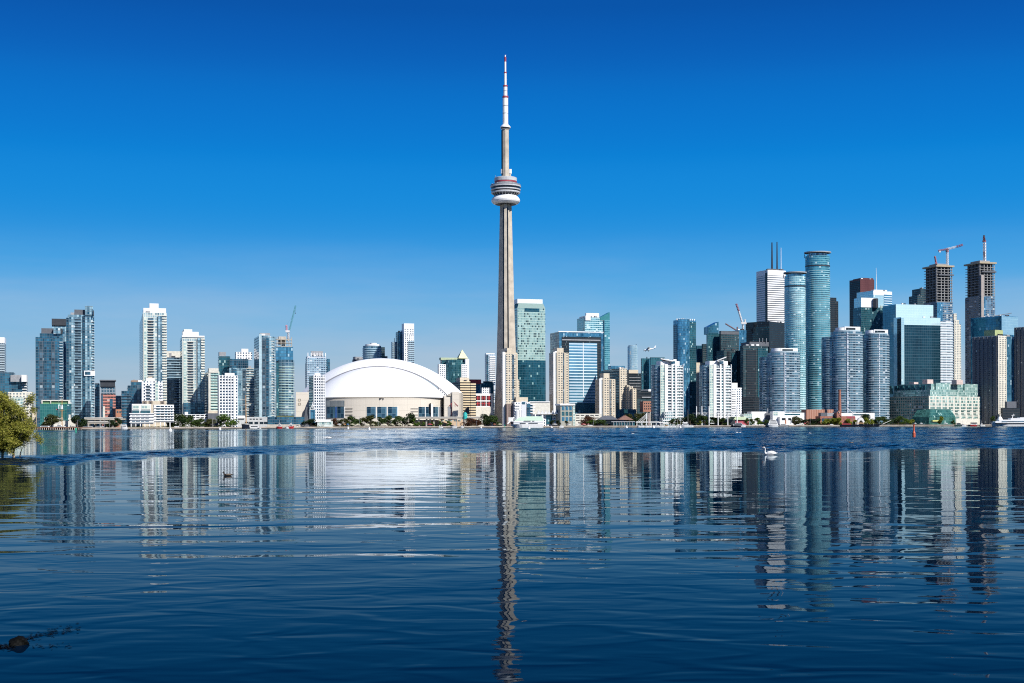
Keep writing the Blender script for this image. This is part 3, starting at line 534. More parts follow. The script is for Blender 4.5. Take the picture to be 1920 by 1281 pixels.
# ---- behind the stadium
b = bld('apartment_tower', 'pale banded block with a toothed crown left of the dome', 595, 2000)
f = block(b, 'tower_block', 574, 576.5, 611.5, 668, None, 2000, g_condl); bay(f, 'side_glass', 574.2, 576.3, 671, None, .3, g_navy, side=True); block(b, 'roof_box', 583, 584, 606, 658.5, 668.3, 2006, GREY); slabs(b, grow(f.poly, 1), gz(738, 595, 2000), gz(671, 595, 2000), 3.4, 1.3, RAILB)
for x in (577, 583, 588.5, 594, 599.5, 605, 610): bay(f, 'crown_tooth', x, x + 1.4, 661.5, 668.5, .6, CLADW)
block(b, 'rear_wing', 611, 612, 619, 673, None, 2014, g_navy); block(b, 'side_wing', 572.6, 573.4, 577, 681, None, 2016, g_shade)
b = bld('office_block', 'grey roof box showing just over the dome left of the round tower', 672, 2300)
block(b, 'wall', 662, 664, 681, 669, None, 2300, GREY); block(b, 'low_wing', 661, 663, 682, 674, None, 2296, SLATE)
b = bld('apartment_tower', 'rounded banded tower peeping over the middle of the dome', 702, 2200)
po, z0, z1 = drum(b, 'tower_block', 681, 715, 649, None, 2230, g_cond, 14); slabs(b, grow(po, .9), gz(690, 700, 2200), gz(652, 700, 2200), 3.6, 1.6, RAILB); drum(b, 'crown', 685, 713, 646, 649.3, 2230, CLADW, 11); drum(b, 'roof_box', 694, 707, 643.5, 646.3, 2230, WHITE, 6)
block(b, 'rear_wing', 714, 715, 722, 651, None, 2245, g_slate); block(b, 'low_wing', 721, 722, 727, 668, None, 2246, SLATE)
b = bld('apartment_tower', 'white punched tower with glass side rising behind the dome', 765, 2250)
f = block(b, 'tower_block', 753.5, 758, 777, 627, None, 2250, g_punch); f3 = block(b, 'crown', 753.8, 758, 777, 606.5, 627.4, 2250.4, CLADW); balconies(f, 766, 778, 640, 690, 3.4, 1.6, 1.5, RAILB)
for k in range(3):
    for x in (759.3, 764.5, 770, 774): bay(f3, 'window', x, x + 1.6, 616.5 + k * 4, 618.9 + k * 4, .15, g_navy)
f = block(b, 'glass_wing', 742.5, 745.5, 758, 622.5, None, 2262, g_navy); f = block(b, 'low_wing', 734, 736, 746, 641, None, 2268, g_cond); balconies(f, 736, 745, 643, 700, 3.4, 1.3, 1.4, RAIL); MB().tube((gx(740, 2270), 2272, gz(642, 740, 2270)), (gx(740, 2270), 2272, gz(634, 740, 2270)), .4).build('antenna', DARKM, b)
b = bld('office_tower', 'teal glass office with white shoulders and a small gold pyramid', 850, 2150)
f = block(b, 'core_block', 826, 829, 872, 674, None, 2165, g_teal); drum(b, 'glass_drum', 836, 868, 675, None, 2158, g_drum, 12); block(b, 'roof_cap', 824, 827, 873, 670.5, 674.4, 2164, mat('pale_green_roof', (.42, .50, .34), .7))
block(b, 'white_shoulder', 821, 823, 838, 683, None, 2150, g_punch); block(b, 'white_shoulder', 864, 865.5, 876, 683, None, 2150, g_punch); block(b, 'white_slab', 871, 873, 880, 673, None, 2160, CLADW)
pf = foot(858, 860, 878, 2166, 17, 14); cxp = sum(p[0] for p in pf.poly) / 4; cyp = sum(p[1] for p in pf.poly) / 4
MB().prism(pf.poly, gz(672, 868, 2166), gz(655, 868, 2166), poly1=[(cxp, cyp)] * 4, top=None).build('pyramid', mat('gilded_lattice', (.42, .44, .26), .5, .2), b)
b = bld('hotel', 'sandy hotel with dark horizontal bands and a left side coloured dark as shade', 868, 1960)
f = block(b, 'front_block', 839, 863, 882, 715, None, 1960, g_bandb, dep=40); bay(f, 'shade_painted_side', 846, 862.8, 716, None, .3, g_slate, side=True); block(b, 'stepped_block', 880, 882.5, 892.5, 718, None, 1964, g_bandb, dep=30); block(b, 'crown', 852, 863, 880, 708, 715.4, 1963, BEIGE, dep=22)  # slate tones paint the shade of the left side
b = bld('office_block', 'blue glass block with a bright red roof storey behind the sandy hotel', 891, 2060)
f = block(b, 'wall', 878, 880, 901.5, 719, None, 2060, g_blue); block(b, 'red_storey', 877, 879, 902.5, 711.5, 719.3, 2058, mat('red_panel', (.62, .045, .05), .5))
b = bld('broadcast_building', 'white building with dark windows crossed by red grid lines', 908, 2000)
f = block(b, 'wall', 889, 891.5, 924, 738, None, 2000, WHITE); block(b, 'plant_storey', 902, 904, 920, 727, 738.3, 2006, g_punch); block(b, 'base_wing', 876, 878, 920, 763, None, 1994, CREAM)
for x in (892.5, 902.5, 912.5):
    for y in (742, 752.8):
        q = bay(f, 'window', x, x + 8.5, y, y + 8.6, .15, g_black)
        for e in (.33, .66): MB().prism(strip(f, x + 8.5 * e - .35, x + 8.5 * e + .35, .3, -.1), gz(y + 8.4, x, 2000), gz(y + .2, x, 2000), bottom=0).build('glazing_bar', MATS['red_panel'], q)
        MB().prism(strip(f, x, x + 8.5, .25, -.1), gz(y + 4.7, x, 2000), gz(y + 3.9, x, 2000), bottom=0).build('glazing_bar', MATS['red_panel'], q)
b = bld('apartment_tower', 'distant white gridded tower just left of the concrete needle', 919, 2350)
f = block(b, 'tower_block', 909.5, 911.5, 929, 664, None, 2350, g_condl); block(b, 'crown', 910.5, 912, 928, 662.3, 664.4, 2351, CLADW); balconies(f, 918, 929, 668, 716, 3.4, 1.4, 1.4, RAILW); bay(f, 'glass_bay', 912, 916, 666, 715, .5, g_navy)
b = bld('rink_hall', 'low dark green domed roof behind the white and red building', 912, 2150)
block(b, 'wall', 900, 902, 926, 718.5, None, 2150, g_teal); block(b, 'roof_cap', 906, 908, 924, 715, 718.8, 2152, mat('dark_green_roof', (.03, .09, .10), .6))
# ---- right of the concrete needle
b = bld('apartment_tower', 'sunlit beige tower with a white edge at the foot of the needle', 955, 1700)
f = block(b, 'tower_block', 941, 946.8, 970, 661, None, 1700, g_beige); bay(f, 'shade_painted_side', 941.2, 943, 664, None, .25, g_beiged, side=True); bay(f, 'white_edge', 942.6, 947.6, 660, None, .7, WHITE); bay(f, 'dark_slot', 947.6, 949, 665, None, .25, g_navy); bay(f, 'window_column', 960.5, 964, 665, 750, .3, g_bal); block(b, 'roof_box', 949.5, 951, 960, 652.5, 661.3, 1704, BEIGE); bay(f, 'right_edge', 968, 971, 663, None, .6, BEIGE); block(b, 'low_shoulder', 969, 970, 974, 712, None, 1706, g_beige)
b = bld('office_tower', 'green glass tower with dark window dashes and a white flat crown', 996, 2080)
f = block(b, 'upper_block', 968, 971, 1023, 577, 675, 2080, g_tower, dep=26); block(b, 'lower_block', 968, 971, 1023.4, 675.4, None, 2079.6, g_towerd, dep=26); 
f4 = foot(968, 971, 1023, 2080, 17, 26); f5 = foot(970.5, 973, 1019, 2083, 17, 20); MB().prism(f4.poly, gz(577, 990, 2080), gz(568, 990, 2080), poly1=f5.poly).build('sloped_crown', mat('teal_crown', (.05, .17, .17), .5), b); block(b, 'crown', 969, 971, 1018, 560.5, 568.3, 2084, CLADW, dep=18)
bay(f, 'dark_band', 984, 1012, 577.6, 584, .3, g_towerd); bay(f, 'dark_edge', 1016.5, 1022, 582, 672, .2, g_tower)
b = bld('office_tower', 'blue banded office block framed in dark glass with an inset panel', 1088, 1880)
f = block(b, 'outer_frame', 1046, 1049, 1131.5, 622, None, 1880, g_blue, dep=40); bay(f, 'dark_frame', 1053.5, 1127, 631, 750, .4, g_black); bay(f, 'banded_panel', 1067, 1119.5, 642.5, 765, 1.0, g_band); bay(f, 'white_rib', 1092.8, 1094, 642, 745, 1.25, CLADW); bay(f, 'rooftop_edge', 1047.5, 1131.8, 620.8, 622.6, .5, CLADW); bay(f, 'grey_bar', 1054.5, 1126, 636, 638, .55, GREY)
bay(f, 'dark_rib', 1119.5, 1122, 645, 750, .7, g_black); bay(f, 'blue_base', 1069, 1120, 755.5, None, 1.6, g_office)
b = bld('office_tower', 'turquoise tower with a pointed sail corner behind the framed blue office', 1112, 2030)
f = block(b, 'tower_block', 1082.5, 1097, 1133, 595, None, 2030, g_tq); bay(f, 'pale_side', 1082.9, 1096.7, 597, None, .3, fac('pale_teal_side', 4, 3, .1, .1, (.30, .52, .52), (.22, .44, .46), (.36, .60, .60), .4, .3, .2), side=True); block(b, 'white_plant', 1098, 1100, 1124, 587, 595.4, 2040, CLADW); block(b, 'corner_block', 1097, 1098.5, 1108, 592, 600, 2028.6, CLADW)
f = block(b, 'right_wing', 1130, 1134, 1143.8, 600, None, 2036, g_tqd)
fs = foot(1124, 1126, 1143.8, 2036.5, 17, 10); P4 = fs.poly; zl, zh = gz(600, 1134, 2036), gz(585, 1134, 2036)
mbs = MB(); mbs.face([(*P4[0], zl), (*P4[1], zl), (*P4[1], zh), (*P4[0], zl + 4)]); mbs.face([(*P4[1], zl), (*P4[2], zl), (*P4[2], zh), (*P4[1], zh)]); mbs.face([(*P4[2], zl), (*P4[3], zl), (*P4[3], zl + 4), (*P4[2], zh)]); mbs.face([(*P4[3], zl), (*P4[0], zl), (*P4[0], zl + 4), (*P4[3], zl + 4)]); mbs.face([(*P4[0], zl + 4), (*P4[1], zh), (*P4[2], zh), (*P4[3], zl + 4)])
mbs.build('sail_corner', mat('teal_cladding', (.06, .26, .28), .25, .3), b)
def ribbed(name, label, xa, xm, xb, yt, Y, px0, px1, yp):
    b = bld(name, label, (xa + xb) / 2, Y); W = xb - xm
    f = block(b, 'tower_block', xa, xm, xb, yt, None, Y, g_beige, dep=None); bay(f, 'shade_painted_side', xa + .6, xm - .4, yt + 2, None, .3, g_beiged, side=True)
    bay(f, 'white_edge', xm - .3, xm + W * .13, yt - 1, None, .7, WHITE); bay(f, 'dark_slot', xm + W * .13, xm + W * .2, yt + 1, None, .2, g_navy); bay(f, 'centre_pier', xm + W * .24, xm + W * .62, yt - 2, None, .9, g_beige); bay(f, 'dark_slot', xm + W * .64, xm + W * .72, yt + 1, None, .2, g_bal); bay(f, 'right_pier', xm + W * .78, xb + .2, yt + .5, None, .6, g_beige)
    block(b, 'penthouse', px0, px0 + 1, px1, yp, yt + .5, Y + 5, BEIGE, dep=14); return b, f
ribbed('apartment_tower', 'beige ribbed tower left of the framed blue office, taller twin', 1030, 1038, 1066, 661, 1730, 1044, 1057, 652.5)
ribbed('apartment_tower', 'beige ribbed tower in front of the framed blue office, shorter twin', 1116, 1124, 1153.5, 711, 1725, 1131, 1143, 700)
b = bld('hotel', 'hotel stepping down to the right, left side coloured as shade, sandy front edge', 1160, 1815)
f = block(b, 'tall_block', 1124, 1162, 1176, 691, None, 1815, g_beige, dep=62); bay(f, 'shade_painted_side', 1124, 1161.6, 692, None, .4, g_slate, side=True); block(b, 'stepped_block', 1150, 1176, 1181, 722, None, 1812, g_beige, dep=40); block(b, 'stepped_block', 1150, 1180.5, 1187, 724.5, None, 1806, g_beige, dep=40); f = block(b, 'stepped_block', 1155, 1186.5, 1193.5, 728.5, None, 1800, g_beige, dep=40); block(b, 'roof_frame', 1142, 1146, 1172, 686, 690.9, 1830, g_blue, dep=12)  # left side wears slate colours in place of its shade
b = bld('office_block', 'long dark blue low block with a mint sign panel at the hotel foot', 1170, 1765)
f = block(b, 'wall', 1153, 1155, 1193, 767.5, None, 1765, g_navy, dep=18); bay(f, 'sign_panel', 1170, 1177, 767.8, 775, .3, mat('mint_panel', (.25, .66, .45), .5))
b = bld('office_tower', 'far round blue tower with a spiky unfinished top', 1186, 2600)
po, z0, z1 = drum(b, 'tower_block', 1177, 1196, 650, None, 2610, fac('pale_round_glass', 3.6, 2.4, .2, .15, (.34, .48, .56), (.18, .38, .52), (.45, .66, .78), .4, .4, .5), 9); drum(b, 'crown', 1178.5, 1195, 648, 650.3, 2610, RAILB, 8); MB().tube((gx(1192, 2610), 2605, gz(650, 1192, 2610)), (gx(1193, 2610), 2605, gz(645.5, 1193, 2610)), .6).build('roof_mast', DARKM, b)
b = bld('office_block', 'black glass block with cream roof box below the far round tower', 1190, 2080)
f = block(b, 'wall', 1176, 1178.5, 1202, 700, None, 2080, g_black); block(b, 'roof_box', 1178, 1179.5, 1197, 693.5, 700.3, 2084, BEIGE); balconies(f, 1180, 1201, 705, 730, 4.5, .4, .8, GREY)
b = bld('office_tower', 'wide teal office slab with notched roof behind the white winged tower', 1224, 2030)
f = block(b, 'left_block', 1202, 1204, 1222, 672, None, 2034, g_teal); f = block(b, 'right_block', 1219, 1221, 1247, 670, None, 2028, g_teal); block(b, 'notch', 1216, 1217.5, 1220, 674, None, 2026, g_office); MB().tube((gx(1214, 2034), 2040, gz(672, 1214, 2034)), (gx(1214, 2034), 2040, gz(669, 1214, 2034)), .8).build('roof_mast', DARKM, b)
b = bld('office_block', 'low dark block with ledges behind the brown box on posts', 1208, 1830)
f = block(b, 'wall', 1193, 1195, 1224, 733, None, 1830, g_black); block(b, 'low_wing', 1193, 1195, 1224, 748, None, 1822, g_slate); bay(f, 'ledge', 1203, 1222, 744, 746, 1.2, GREY); block(b, 'roof_box', 1215, 1216, 1221, 730, 733.3, 1834, WHITE)
b = bld('brick_building', 'brown brick box with square windows raised on slim posts', 1214, 1770)
f = block(b, 'wall', 1204, 1206, 1221.5, 752.5, 771.5, 1770, mat('brown_brick', (.36, .17, .12), .85, var=.2), dep=12)
for k in range(3):
    for x in (1207.8, 1211.4, 1215, 1218.4): bay(f, 'window', x, x + 1.9, 755.5 + k * 5, 757.8 + k * 5, .12, g_black)
for x in (1207, 1213, 1219): bay(f, 'post', x, x + 1.2, 771, None, -1, CONC)
# ---- the two white winged condominium towers
def winged(label, x0, side, x1, xg, yt, Y, wing0, wing1, wy, flip):
    b = bld('apartment_tower', label, (x0 + x1) / 2, Y)
    f = block(b, 'tower_block', x0 + (side - x0) * .5, side, x1, yt + 4, None, Y, g_wing); bay(f, 'shade_painted_side', x0 + (side - x0) * .5 + .5, side - .3, yt + 6, None, .4, g_cond, side=True)  # darker condo glass paints shade onto the left side
    drum(b, 'rounded_side', x0, x0 + (side - x0) * 1.25, yt + 4, None, Y + 16, g_cond, 12)
    slabs(b, ell(x0 - .3, x0 + (side - x0) * 1.25 + .3, Y + 16, 12.6), gz(790, side, Y), gz(yt + 6, side, Y), 3.75, .6, RAIL, 'balcony')
    bay(f, 'glass_bay', side, xg, yt + 3, None, .9, g_mint)
    W = x1 - xg
    for e0, e1 in ((0, .16), (.36, .44), (.56, .66), (.98, 1.0)): bay(f, 'white_pier', xg + W * e0, xg + W * e1, yt + 2, None, 1.9, WHITE)
    for e0, e1, d in ((.1, .36, 1.4), (.44, .56, .8), (.66, .98, 1.6)): balconies(f, xg + W * e0, xg + W * e1, yt + 6, 788, 3.75, d, 1.25, RAILW)
    bay(f, 'balcony_shade_strip', xg + W * .16, xg + W * .36, yt + 6, None, .3, g_bal); bay(f, 'glass_bay', xg + W * .45, xg + W * .55, yt + 6, None, .6, g_teal)
    block(b, 'upper_storeys', side - 2, side + 1, x1 - 6, yt - 4, yt + 4.4, Y + 5, CLADW, dep=14); block(b, 'lift_tower', xg + W * .3, xg + W * .32, xg + W * .62, yt - 6, yt - 3, Y + 4, WHITE, dep=10)
    fw = foot(xg + W * .3, xg + W * .32, xg + W * .62, Y + 3.6, 17, 9); bay_ = MB().prism(strip(fw, xg + W * .36, xg + W * .58, .2), gz(yt + 1, xg, Y), gz(yt - 4, xg, Y), bottom=0).build('window', g_navy, b)
    za, zb = gz(wy[0], wing0, Y), gz(wy[1], wing1, Y); xa_, xb_ = gx(wing0, Y), gx(wing1, Y); m_ = MB(); th = 1.3
    A = [(xa_, Y + 3, za), (xb_, Y + 3, zb), (xb_, Y + 15, zb), (xa_, Y + 15, za)]
    m_.face(A); m_.face([(p[0], p[1], p[2] - th) for p in A[::-1]])
    for i in range(4):
        p, q = A[i], A[(i + 1) % 4]; m_.face([(p[0], p[1], p[2] - th), (q[0], q[1], q[2] - th), q, p])
    m_.build('roof_wing', WHITE, b, recalc=True)
    return b, f
b, f = winged('white winged tower with stacked balconies, roof fin sloping to the left', 1221, 1238, 1280.5, 1246, 681, 1700, 1240, 1262, (671.5, 676), 0)
f = block(b, 'podium', 1241, 1242, 1284, 784, None, 1690, g_wing, dep=10); balconies(f, 1242, 1284, 785, 797, 3.75, 1.0, 1.2, RAILW); f = block(b, 'stepped_block', 1245, 1246, 1262, 772, 784.4, 1694, g_wing, dep=8); balconies(f, 1246, 1262, 773, 783, 3.75, 1.0, 1.2, RAILW)
b, f = winged('white winged tower with stacked balconies, roof fin rising to the right', 1312, 1330, 1371, 1337, 681, 1735, 1346, 1363, (675, 668.5), 1)
b = bld('apartment_block', 'white gridded lower block attached right of the second winged tower', 1380, 1760)
f = block(b, 'wall', 1366, 1371, 1391, 727, None, 1760, g_punch); block(b, 'penthouse', 1371, 1372.5, 1383, 718, 727.3, 1764, WHITE); balconies(f, 1372, 1379, 731, 770, 3.15, 1.2, .9, RAILW)
b = bld('glass_tower', 'blue mirror tower with a toothed roof edge standing alone', 1285, 2050)
f = block(b, 'tower_block', 1263, 1270, 1305.5, 600, None, 2050, g_blue); bay(f, 'dark_right', 1291, 1305.3, 603, None, .5, g_teal); drum(b, 'rounded_front', 1268, 1294, 599, None, 2054, g_blue, 8); bay(f, 'dark_side', 1263.3, 1269.5, 609, None, .4, g_navy, side=True)
for k in range(9): bay(f, 'crown_tooth', 1269 + k * 4.1, 1270.6 + k * 4.1, 597.5, 600.5, .6, CLADW)
b = bld('office_block', 'grey blue slab between the mirror tower and the dark stepped office', 1318, 2250)
block(b, 'wall', 1303, 1306, 1320, 648, None, 2250, g_office); block(b, 'side_block', 1316, 1318, 1328, 645, None, 2240, g_slate); block(b, 'beige_wing', 1304, 1306, 1322, 680, None, 2200, BEIGE)
b = bld('office_tower', 'dark teal office with a slanted glass lantern on its shoulder', 1360, 2180)
f = block(b, 'main_block', 1349, 1352, 1386, 620.5, None, 2180, g_slate); bay(f, 'dark_band', 1352, 1386, 621.2, 627, .4, SLATE); f = block(b, 'left_block', 1325, 1327, 1353, 626, None, 2190, g_teal); block(b, 'pale_wing', 1384, 1386, 1400, 619, None, 2200, g_blue)
fl = foot(1327, 1329, 1348, 2200, 17, 18); P4 = fl.poly; z0, z1 = gz(626.5, 1335, 2200), gz(603, 1335, 2200); zm = gz(613, 1335, 2200)
m_ = MB(); m_.face([(*P4[0], z0), (*P4[1], z0), (*P4[1], z1), (*P4[0], zm)], [(0, z0), (fl.t, z0), (fl.t, z1), (0, zm)]); m_.face([(*P4[1], z0), (*P4[2], z0), (*P4[2], z1), (*P4[1], z1)]); m_.face([(*P4[2], z0), (*P4[3], z0), (*P4[3], zm), (*P4[2], z1)]); m_.face([(*P4[3], z0), (*P4[0], z0), (*P4[0], zm), (*P4[3], zm)]); m_.face([(*P4[0], zm), (*P4[1], z1), (*P4[2], z1), (*P4[3], zm)])
m_.build('slanted_lantern', g_office, b)
b = bld('office_block', 'wide dark slate office with vertical ribs behind the second winged tower', 1375, 1990)
f = block(b, 'left_block', 1344, 1358, 1392, 657, None, 1990, g_slate); bay(f, 'rib', 1364, 1368, 659, None, .6, g_black); bay(f, 'teal_bay', 1372, 1382, 662, None, .8, g_teal)
b = bld('office_block', 'dark slate office with a flat penthouse in front of the black tower', 1412, 1960)
f = block(b, 'main_block', 1388, 1394, 1440, 648, None, 1960, g_slate); block(b, 'penthouse', 1404, 1406, 1442, 641, 648.4, 1966, SLATE); bay(f, 'dark_recess', 1400, 1418, 656, None, .5, g_black); bay(f, 'teal_bay', 1421, 1440, 652, None, .7, g_teal); block(b, 'low_wing', 1391, 1393, 1425, 745, None, 1940, g_black)
for x in (1425, 1431, 1438): MB().tube((gx(x, 1970), 1972, gz(642, x, 1970)), (gx(x, 1970), 1972, gz(634, x, 1970)), .5).build('roof_frame', GREY, b)
b = bld('office_tower', 'squat black tower in front of the white bank tower', 1436, 2250)
f = block(b, 'tower_block', 1398.5, 1443, 1474, 602.5, None, 2250, g_black, 50); bay(f, 'louvre_panel', 1412, 1442.5, 612, 640, .3, g_slate, side=True)
b = bld('bank_tower', 'white striped bank tower with masts on its roof', 1446, 2450)
f = block(b, 'tower_block', 1419, 1440, 1474, 506, None, 2450, g_bank, 24); bay(f, 'dark_corner', 1435.8, 1439.6, 511, None, .3, g_black, side=True); bay(f, 'crown_band', 1440, 1474, 506.4, 516, .4, CLADW); bay(f, 'crown_band', 1419.4, 1435.6, 507, 516, .4, CLADW, side=True); block(b, 'penthouse', 1438, 1441, 1470, 503.8, 506.3, 2460, SLATE)
for x, y, r_, m_ in ((1451, 453, 1.8, DARKM), (1460.5, 452, 1.5, DARKM), (1468, 463, .7, CLADW), (1430, 508, .7, GREY)):
    zb = gz(506, x, 2465); MB().tube((gx(x, 2465), 2478, zb), (gx(x, 2465), 2478, gz(y, x, 2465)), r_, r_ * .6).build('roof_mast', m_, b)
# ---- two pointed-oval turquoise towers with floating disc roofs
def oval(label, x0, x1, yt, Y, m_, lower, ybr):
    b = bld('glass_tower', label, (x0 + x1) / 2, Y); pm = (x0 + x1) / 2
    po, z0, z1 = drum(b, 'upper_block', x0 + 1, x1 - 1, yt + 8, ybr, Y + 16, m_, 15); drum(b, 'lower_block', x0 + 1, x1 - .6, ybr, None, Y + 16, lower, 15)
    slabs(b, ell(x0 + .3, x1 - .3, Y + 16, 15.6), gz(772, pm, Y), gz(yt + 34, pm, Y), 3.25, .55, mat('turquoise_rail', (.40, .62, .66), .3))
    drum(b, 'dark_belt', x0 + .6, x1 - .6, yt + 25.5, yt + 27.5, Y + 16, DARKM, 15.4); drum(b, 'glass_drum', x0 + 6, x1 - 6, yt + 3, yt + 9, Y + 16, g_sky, 12)
    drum(b, 'roof_disc', x0 - 1, x1 + 1.5, yt, yt + 1.6, Y + 16, mat('disc_roof', (.30, .33, .36), .5), 17)
    for k in range(7): 
        a = 2 * math.pi * k / 7 + .4; rx = (x1 - x0) * .42 / F * Y
        MB().tube((gx(pm, Y) + rx * math.cos(a), Y + 16 + 12 * math.sin(a), gz(yt + 8.5, pm, Y)), (gx(pm, Y) + rx * math.cos(a), Y + 16 + 12 * math.sin(a), gz(yt + 1.5, pm, Y)), .5).build('roof_post', GREY, b)
    return b
oval('turquoise rounded tower with floating disc roof, the shorter of the pair', 1471, 1511.5, 511, 1960, g_tq, g_tq, 620)
oval('tallest turquoise rounded tower at the right, floating disc roof on top', 1510, 1557.5, 473, 2010, g_tqd, g_tqd, 590)
b = bld('office_tower', 'thin black tower showing between turquoise towers and the round condominiums', 1565, 2500)
block(b, 'tower_block', 1552, 1556, 1569, 558, None, 2500, g_black); block(b, 'side_block', 1566, 1568, 1572.5, 565, None, 2506, g_black)
# ---- waterfront round condominiums
def roundc(label, x0, x1, y0, xs, ys, Y, pent):
    b = bld('apartment_tower', label, (x0 + x1) / 2, Y); pm = (x0 + x1) / 2
    po, z0, z1 = drum(b, 'tower_block', x0 + (x1 - x0) * xs, x1, y0, None, Y + 18, g_cond, 17); slabs(b, ell(x0 + (x1 - x0) * xs - .5, x1 + .5, Y + 18, 17.6), gz(782, pm, Y), gz(y0 + 3, pm, Y), 3.3, .62, RAIL)
    po2, z0, z1 = drum(b, 'left_wing', x0, x0 + (x1 - x0) * (xs + .5), ys, None, Y + 26, g_cond, 14); slabs(b, ell(x0 - .4, x0 + (x1 - x0) * (xs + .5), Y + 26, 14.5), gz(782, pm, Y), gz(ys + 3, pm, Y), 3.3, .55, RAIL, 'balcony')
    W = x1 - x0; cy = Y + 18
    for e0, e1 in ((.62, .66), (.80, .97)):
        xa_, xb_ = x0 + W * e0, x0 + W * e1; c = gx(x0 + W * xs + (x1 - x0 - W * xs) / 2, Y); rx = (x1 - x0 - W * xs) / 2 / F * Y; pts = []
        ts = [math.acos(max(-1, min(1, (gx(xa_ + (xb_ - xa_) * k / 5, Y) - c) / rx))) for k in range(6)]
        outp = [(c + (rx + .9) * math.cos(t), cy - 17.9 * math.sin(t)) for t in ts]; inp = [(c + (rx - .8) * math.cos(t), cy - 16 * math.sin(t)) for t in ts]
        MB().prism(outp + inp[::-1], GZ, gz(y0 - 1, pm, Y), sm=False).build('balcony_stack', g_condl, b)
    drum(b, 'crown', x0 + W * (xs + .08), x1 - W * .06, y0 - 3, y0 + .3, Y + 18, RAIL, 14); drum(b, 'penthouse', x0 + W * pent[0], x0 + W * pent[1], pent[2], y0 - 2.7, Y + 18, CLADW, 9); f = foot(x0 + W * pent[3], x0 + W * pent[3] + 1, x0 + W * pent[4], Y + 9, 17, 9); MB().prism(f.poly, gz(y0, pm, Y), gz(pent[5], pm, Y)).build('penthouse', [CLADW, ROOF], b)
    MB().prism(strip(f, x0 + W * (pent[3] + .05), x0 + W * (pent[4] - .12), .2), gz(y0 - 2, pm, Y), gz(pent[5] + 2, pm, Y), bottom=0).build('window', g_black, b)
    return b
roundc('rounded blue grey condominium, the lowest of the three waterfront ones', 1424, 1500, 662, .2, 670, 1775, (.3, .6, 653.5, .52, .95, 652))
roundc('tallest rounded blue grey condominium behind the brick chimney', 1541, 1617.5, 623, .22, 633, 1795, (.34, .6, 615, .55, .95, 611.5))
roundc('rounded blue grey condominium left of the black mirror office', 1618, 1667, 628, .0, 630, 1830, (.1, .45, 620, .42, .97, 617))
b = bld('podium_building', 'long low white podium at the foot of the rounded condominiums', 1490, 1745)
f = block(b, 'wall', 1466, 1467, 1512, 774, None, 1745, WHITE, dep=14); bay(f, 'window', 1470, 1500, 776, 778.5, .15, g_teal); f = block(b, 'right_wing', 1566, 1567, 1640, 774.5, None, 1762, WHITE, dep=14); bay(f, 'window', 1600, 1630, 776.5, 779, .15, g_teal)
# ---- towers behind, right
b = bld('bank_tower', 'dark red granite tower with its left side coloured black as shade', 1617, 2650)
f = block(b, 'tower_block', 1593.5, 1614, 1640, 523, None, 2650, g_maroon, 22); bay(f, 'shade_painted_side', 1594, 1613.6, 526, None, .3, g_black, side=True); block(b, 'penthouse', 1600, 1616, 1638, 521, 523.3, 2660, MATS['maroon_granite'])  # black colour on the left side stands for its shade
b = bld('bank_tower', 'white topped teal tower with a thin spire beside the red granite tower', 1640, 2450)
f = block(b, 'tower_block', 1607, 1638, 1673, 545, None, 2450, g_ice, 26); bay(f, 'crown_band', 1638, 1673, 545.6, 553, .4, CLADW); bay(f, 'banded_panel', 1658, 1672.6, 551, 572, .7, g_band); block(b, 'roof_box', 1634, 1639, 1664, 543.2, 545.4, 2460, WHITE); MB().tube((gx(1647, 2462), 2472, gz(545, 1647, 2462)), (gx(1646.5, 2462), 2472, gz(501, 1647, 2462)), .9, .2).build('spire', CLADW, b)
b = bld('office_tower', 'dark green glass tower with a white curved crest below the spire', 1630, 2250)
f = block(b, 'tower_block', 1600.5, 1615, 1656, 576, None, 2250, g_teal); bay(f, 'green_side', 1601, 1614.6, 580, None, .3, g_towerd, side=True); f = block(b, 'white_crest', 1607.5, 1615, 1643, 558, 576.4, 2252, g_ice, dep=22); bay(f, 'pale_face', 1615, 1642, 558.5, 577, .5, CLADW); drum(b, 'curved_fin', 1638, 1647, 560, 577, 2256, DARKM, 5); bay(f, 'white_column', 1652, 1656, 572, None, -2, g_mint)
b = bld('office_tower', 'big mirror office slab with a dark blue flank and ice pale face', 1705, 2080)
f = block(b, 'tower_block', 1656, 1680.5, 1750.5, 570.5, None, 2080, g_mirror, dep=None); bay(f, 'dark_side', 1656.4, 1680.3, 571, None, .3, g_office, side=True)  # sky-bright front and shaded flank painted as two glass colours
b = bld('office_tower', 'lower mirror office in front, pale top over a face coloured dark as shadow', 1730, 2030)
f = block(b, 'tower_block', 1682, 1690, 1763.8, 594.5, None, 2030, g_mirror, dep=20); bay(f, 'shadow_toned_face', 1696, 1763.5, 609, None, .5, fac('shadow_toned_office', 4.2, 3.4, .12, .06, (.035, .09, .13), (.006, .035, .06), (.022, .09, .13), .5, .35, .2, .0, (.3, .5, .6), .012)); bay(f, 'dark_side', 1683, 1689.6, 597, None, .3, g_black, side=True); bay(f, 'white_edge', 1690, 1695.5, 596, None, .7, g_ice)  # face darkened in colour to stand for a shadow across it
b = bld('apartment_tower', 'slim pale gridded tower right of the first unfinished tower', 1795, 2350)
f = block(b, 'tower_block', 1787, 1790, 1802.5, 608, None, 2350, g_lite); block(b, 'upper_storeys', 1787, 1790, 1799, 600, 608.3, 2352, g_lite); block(b, 'top_storeys', 1786, 1789, 1794.5, 588, 600.3, 2354, g_lite)
b = bld('apartment_tower', 'dark stepped tower left of the first unfinished tower', 1731, 2500)
block(b, 'tower_block', 1719, 1721, 1740, 554, None, 2500, g_slate); block(b, 'upper_storeys', 1725.5, 1727, 1737, 541, 554.4, 2502, g_slate)
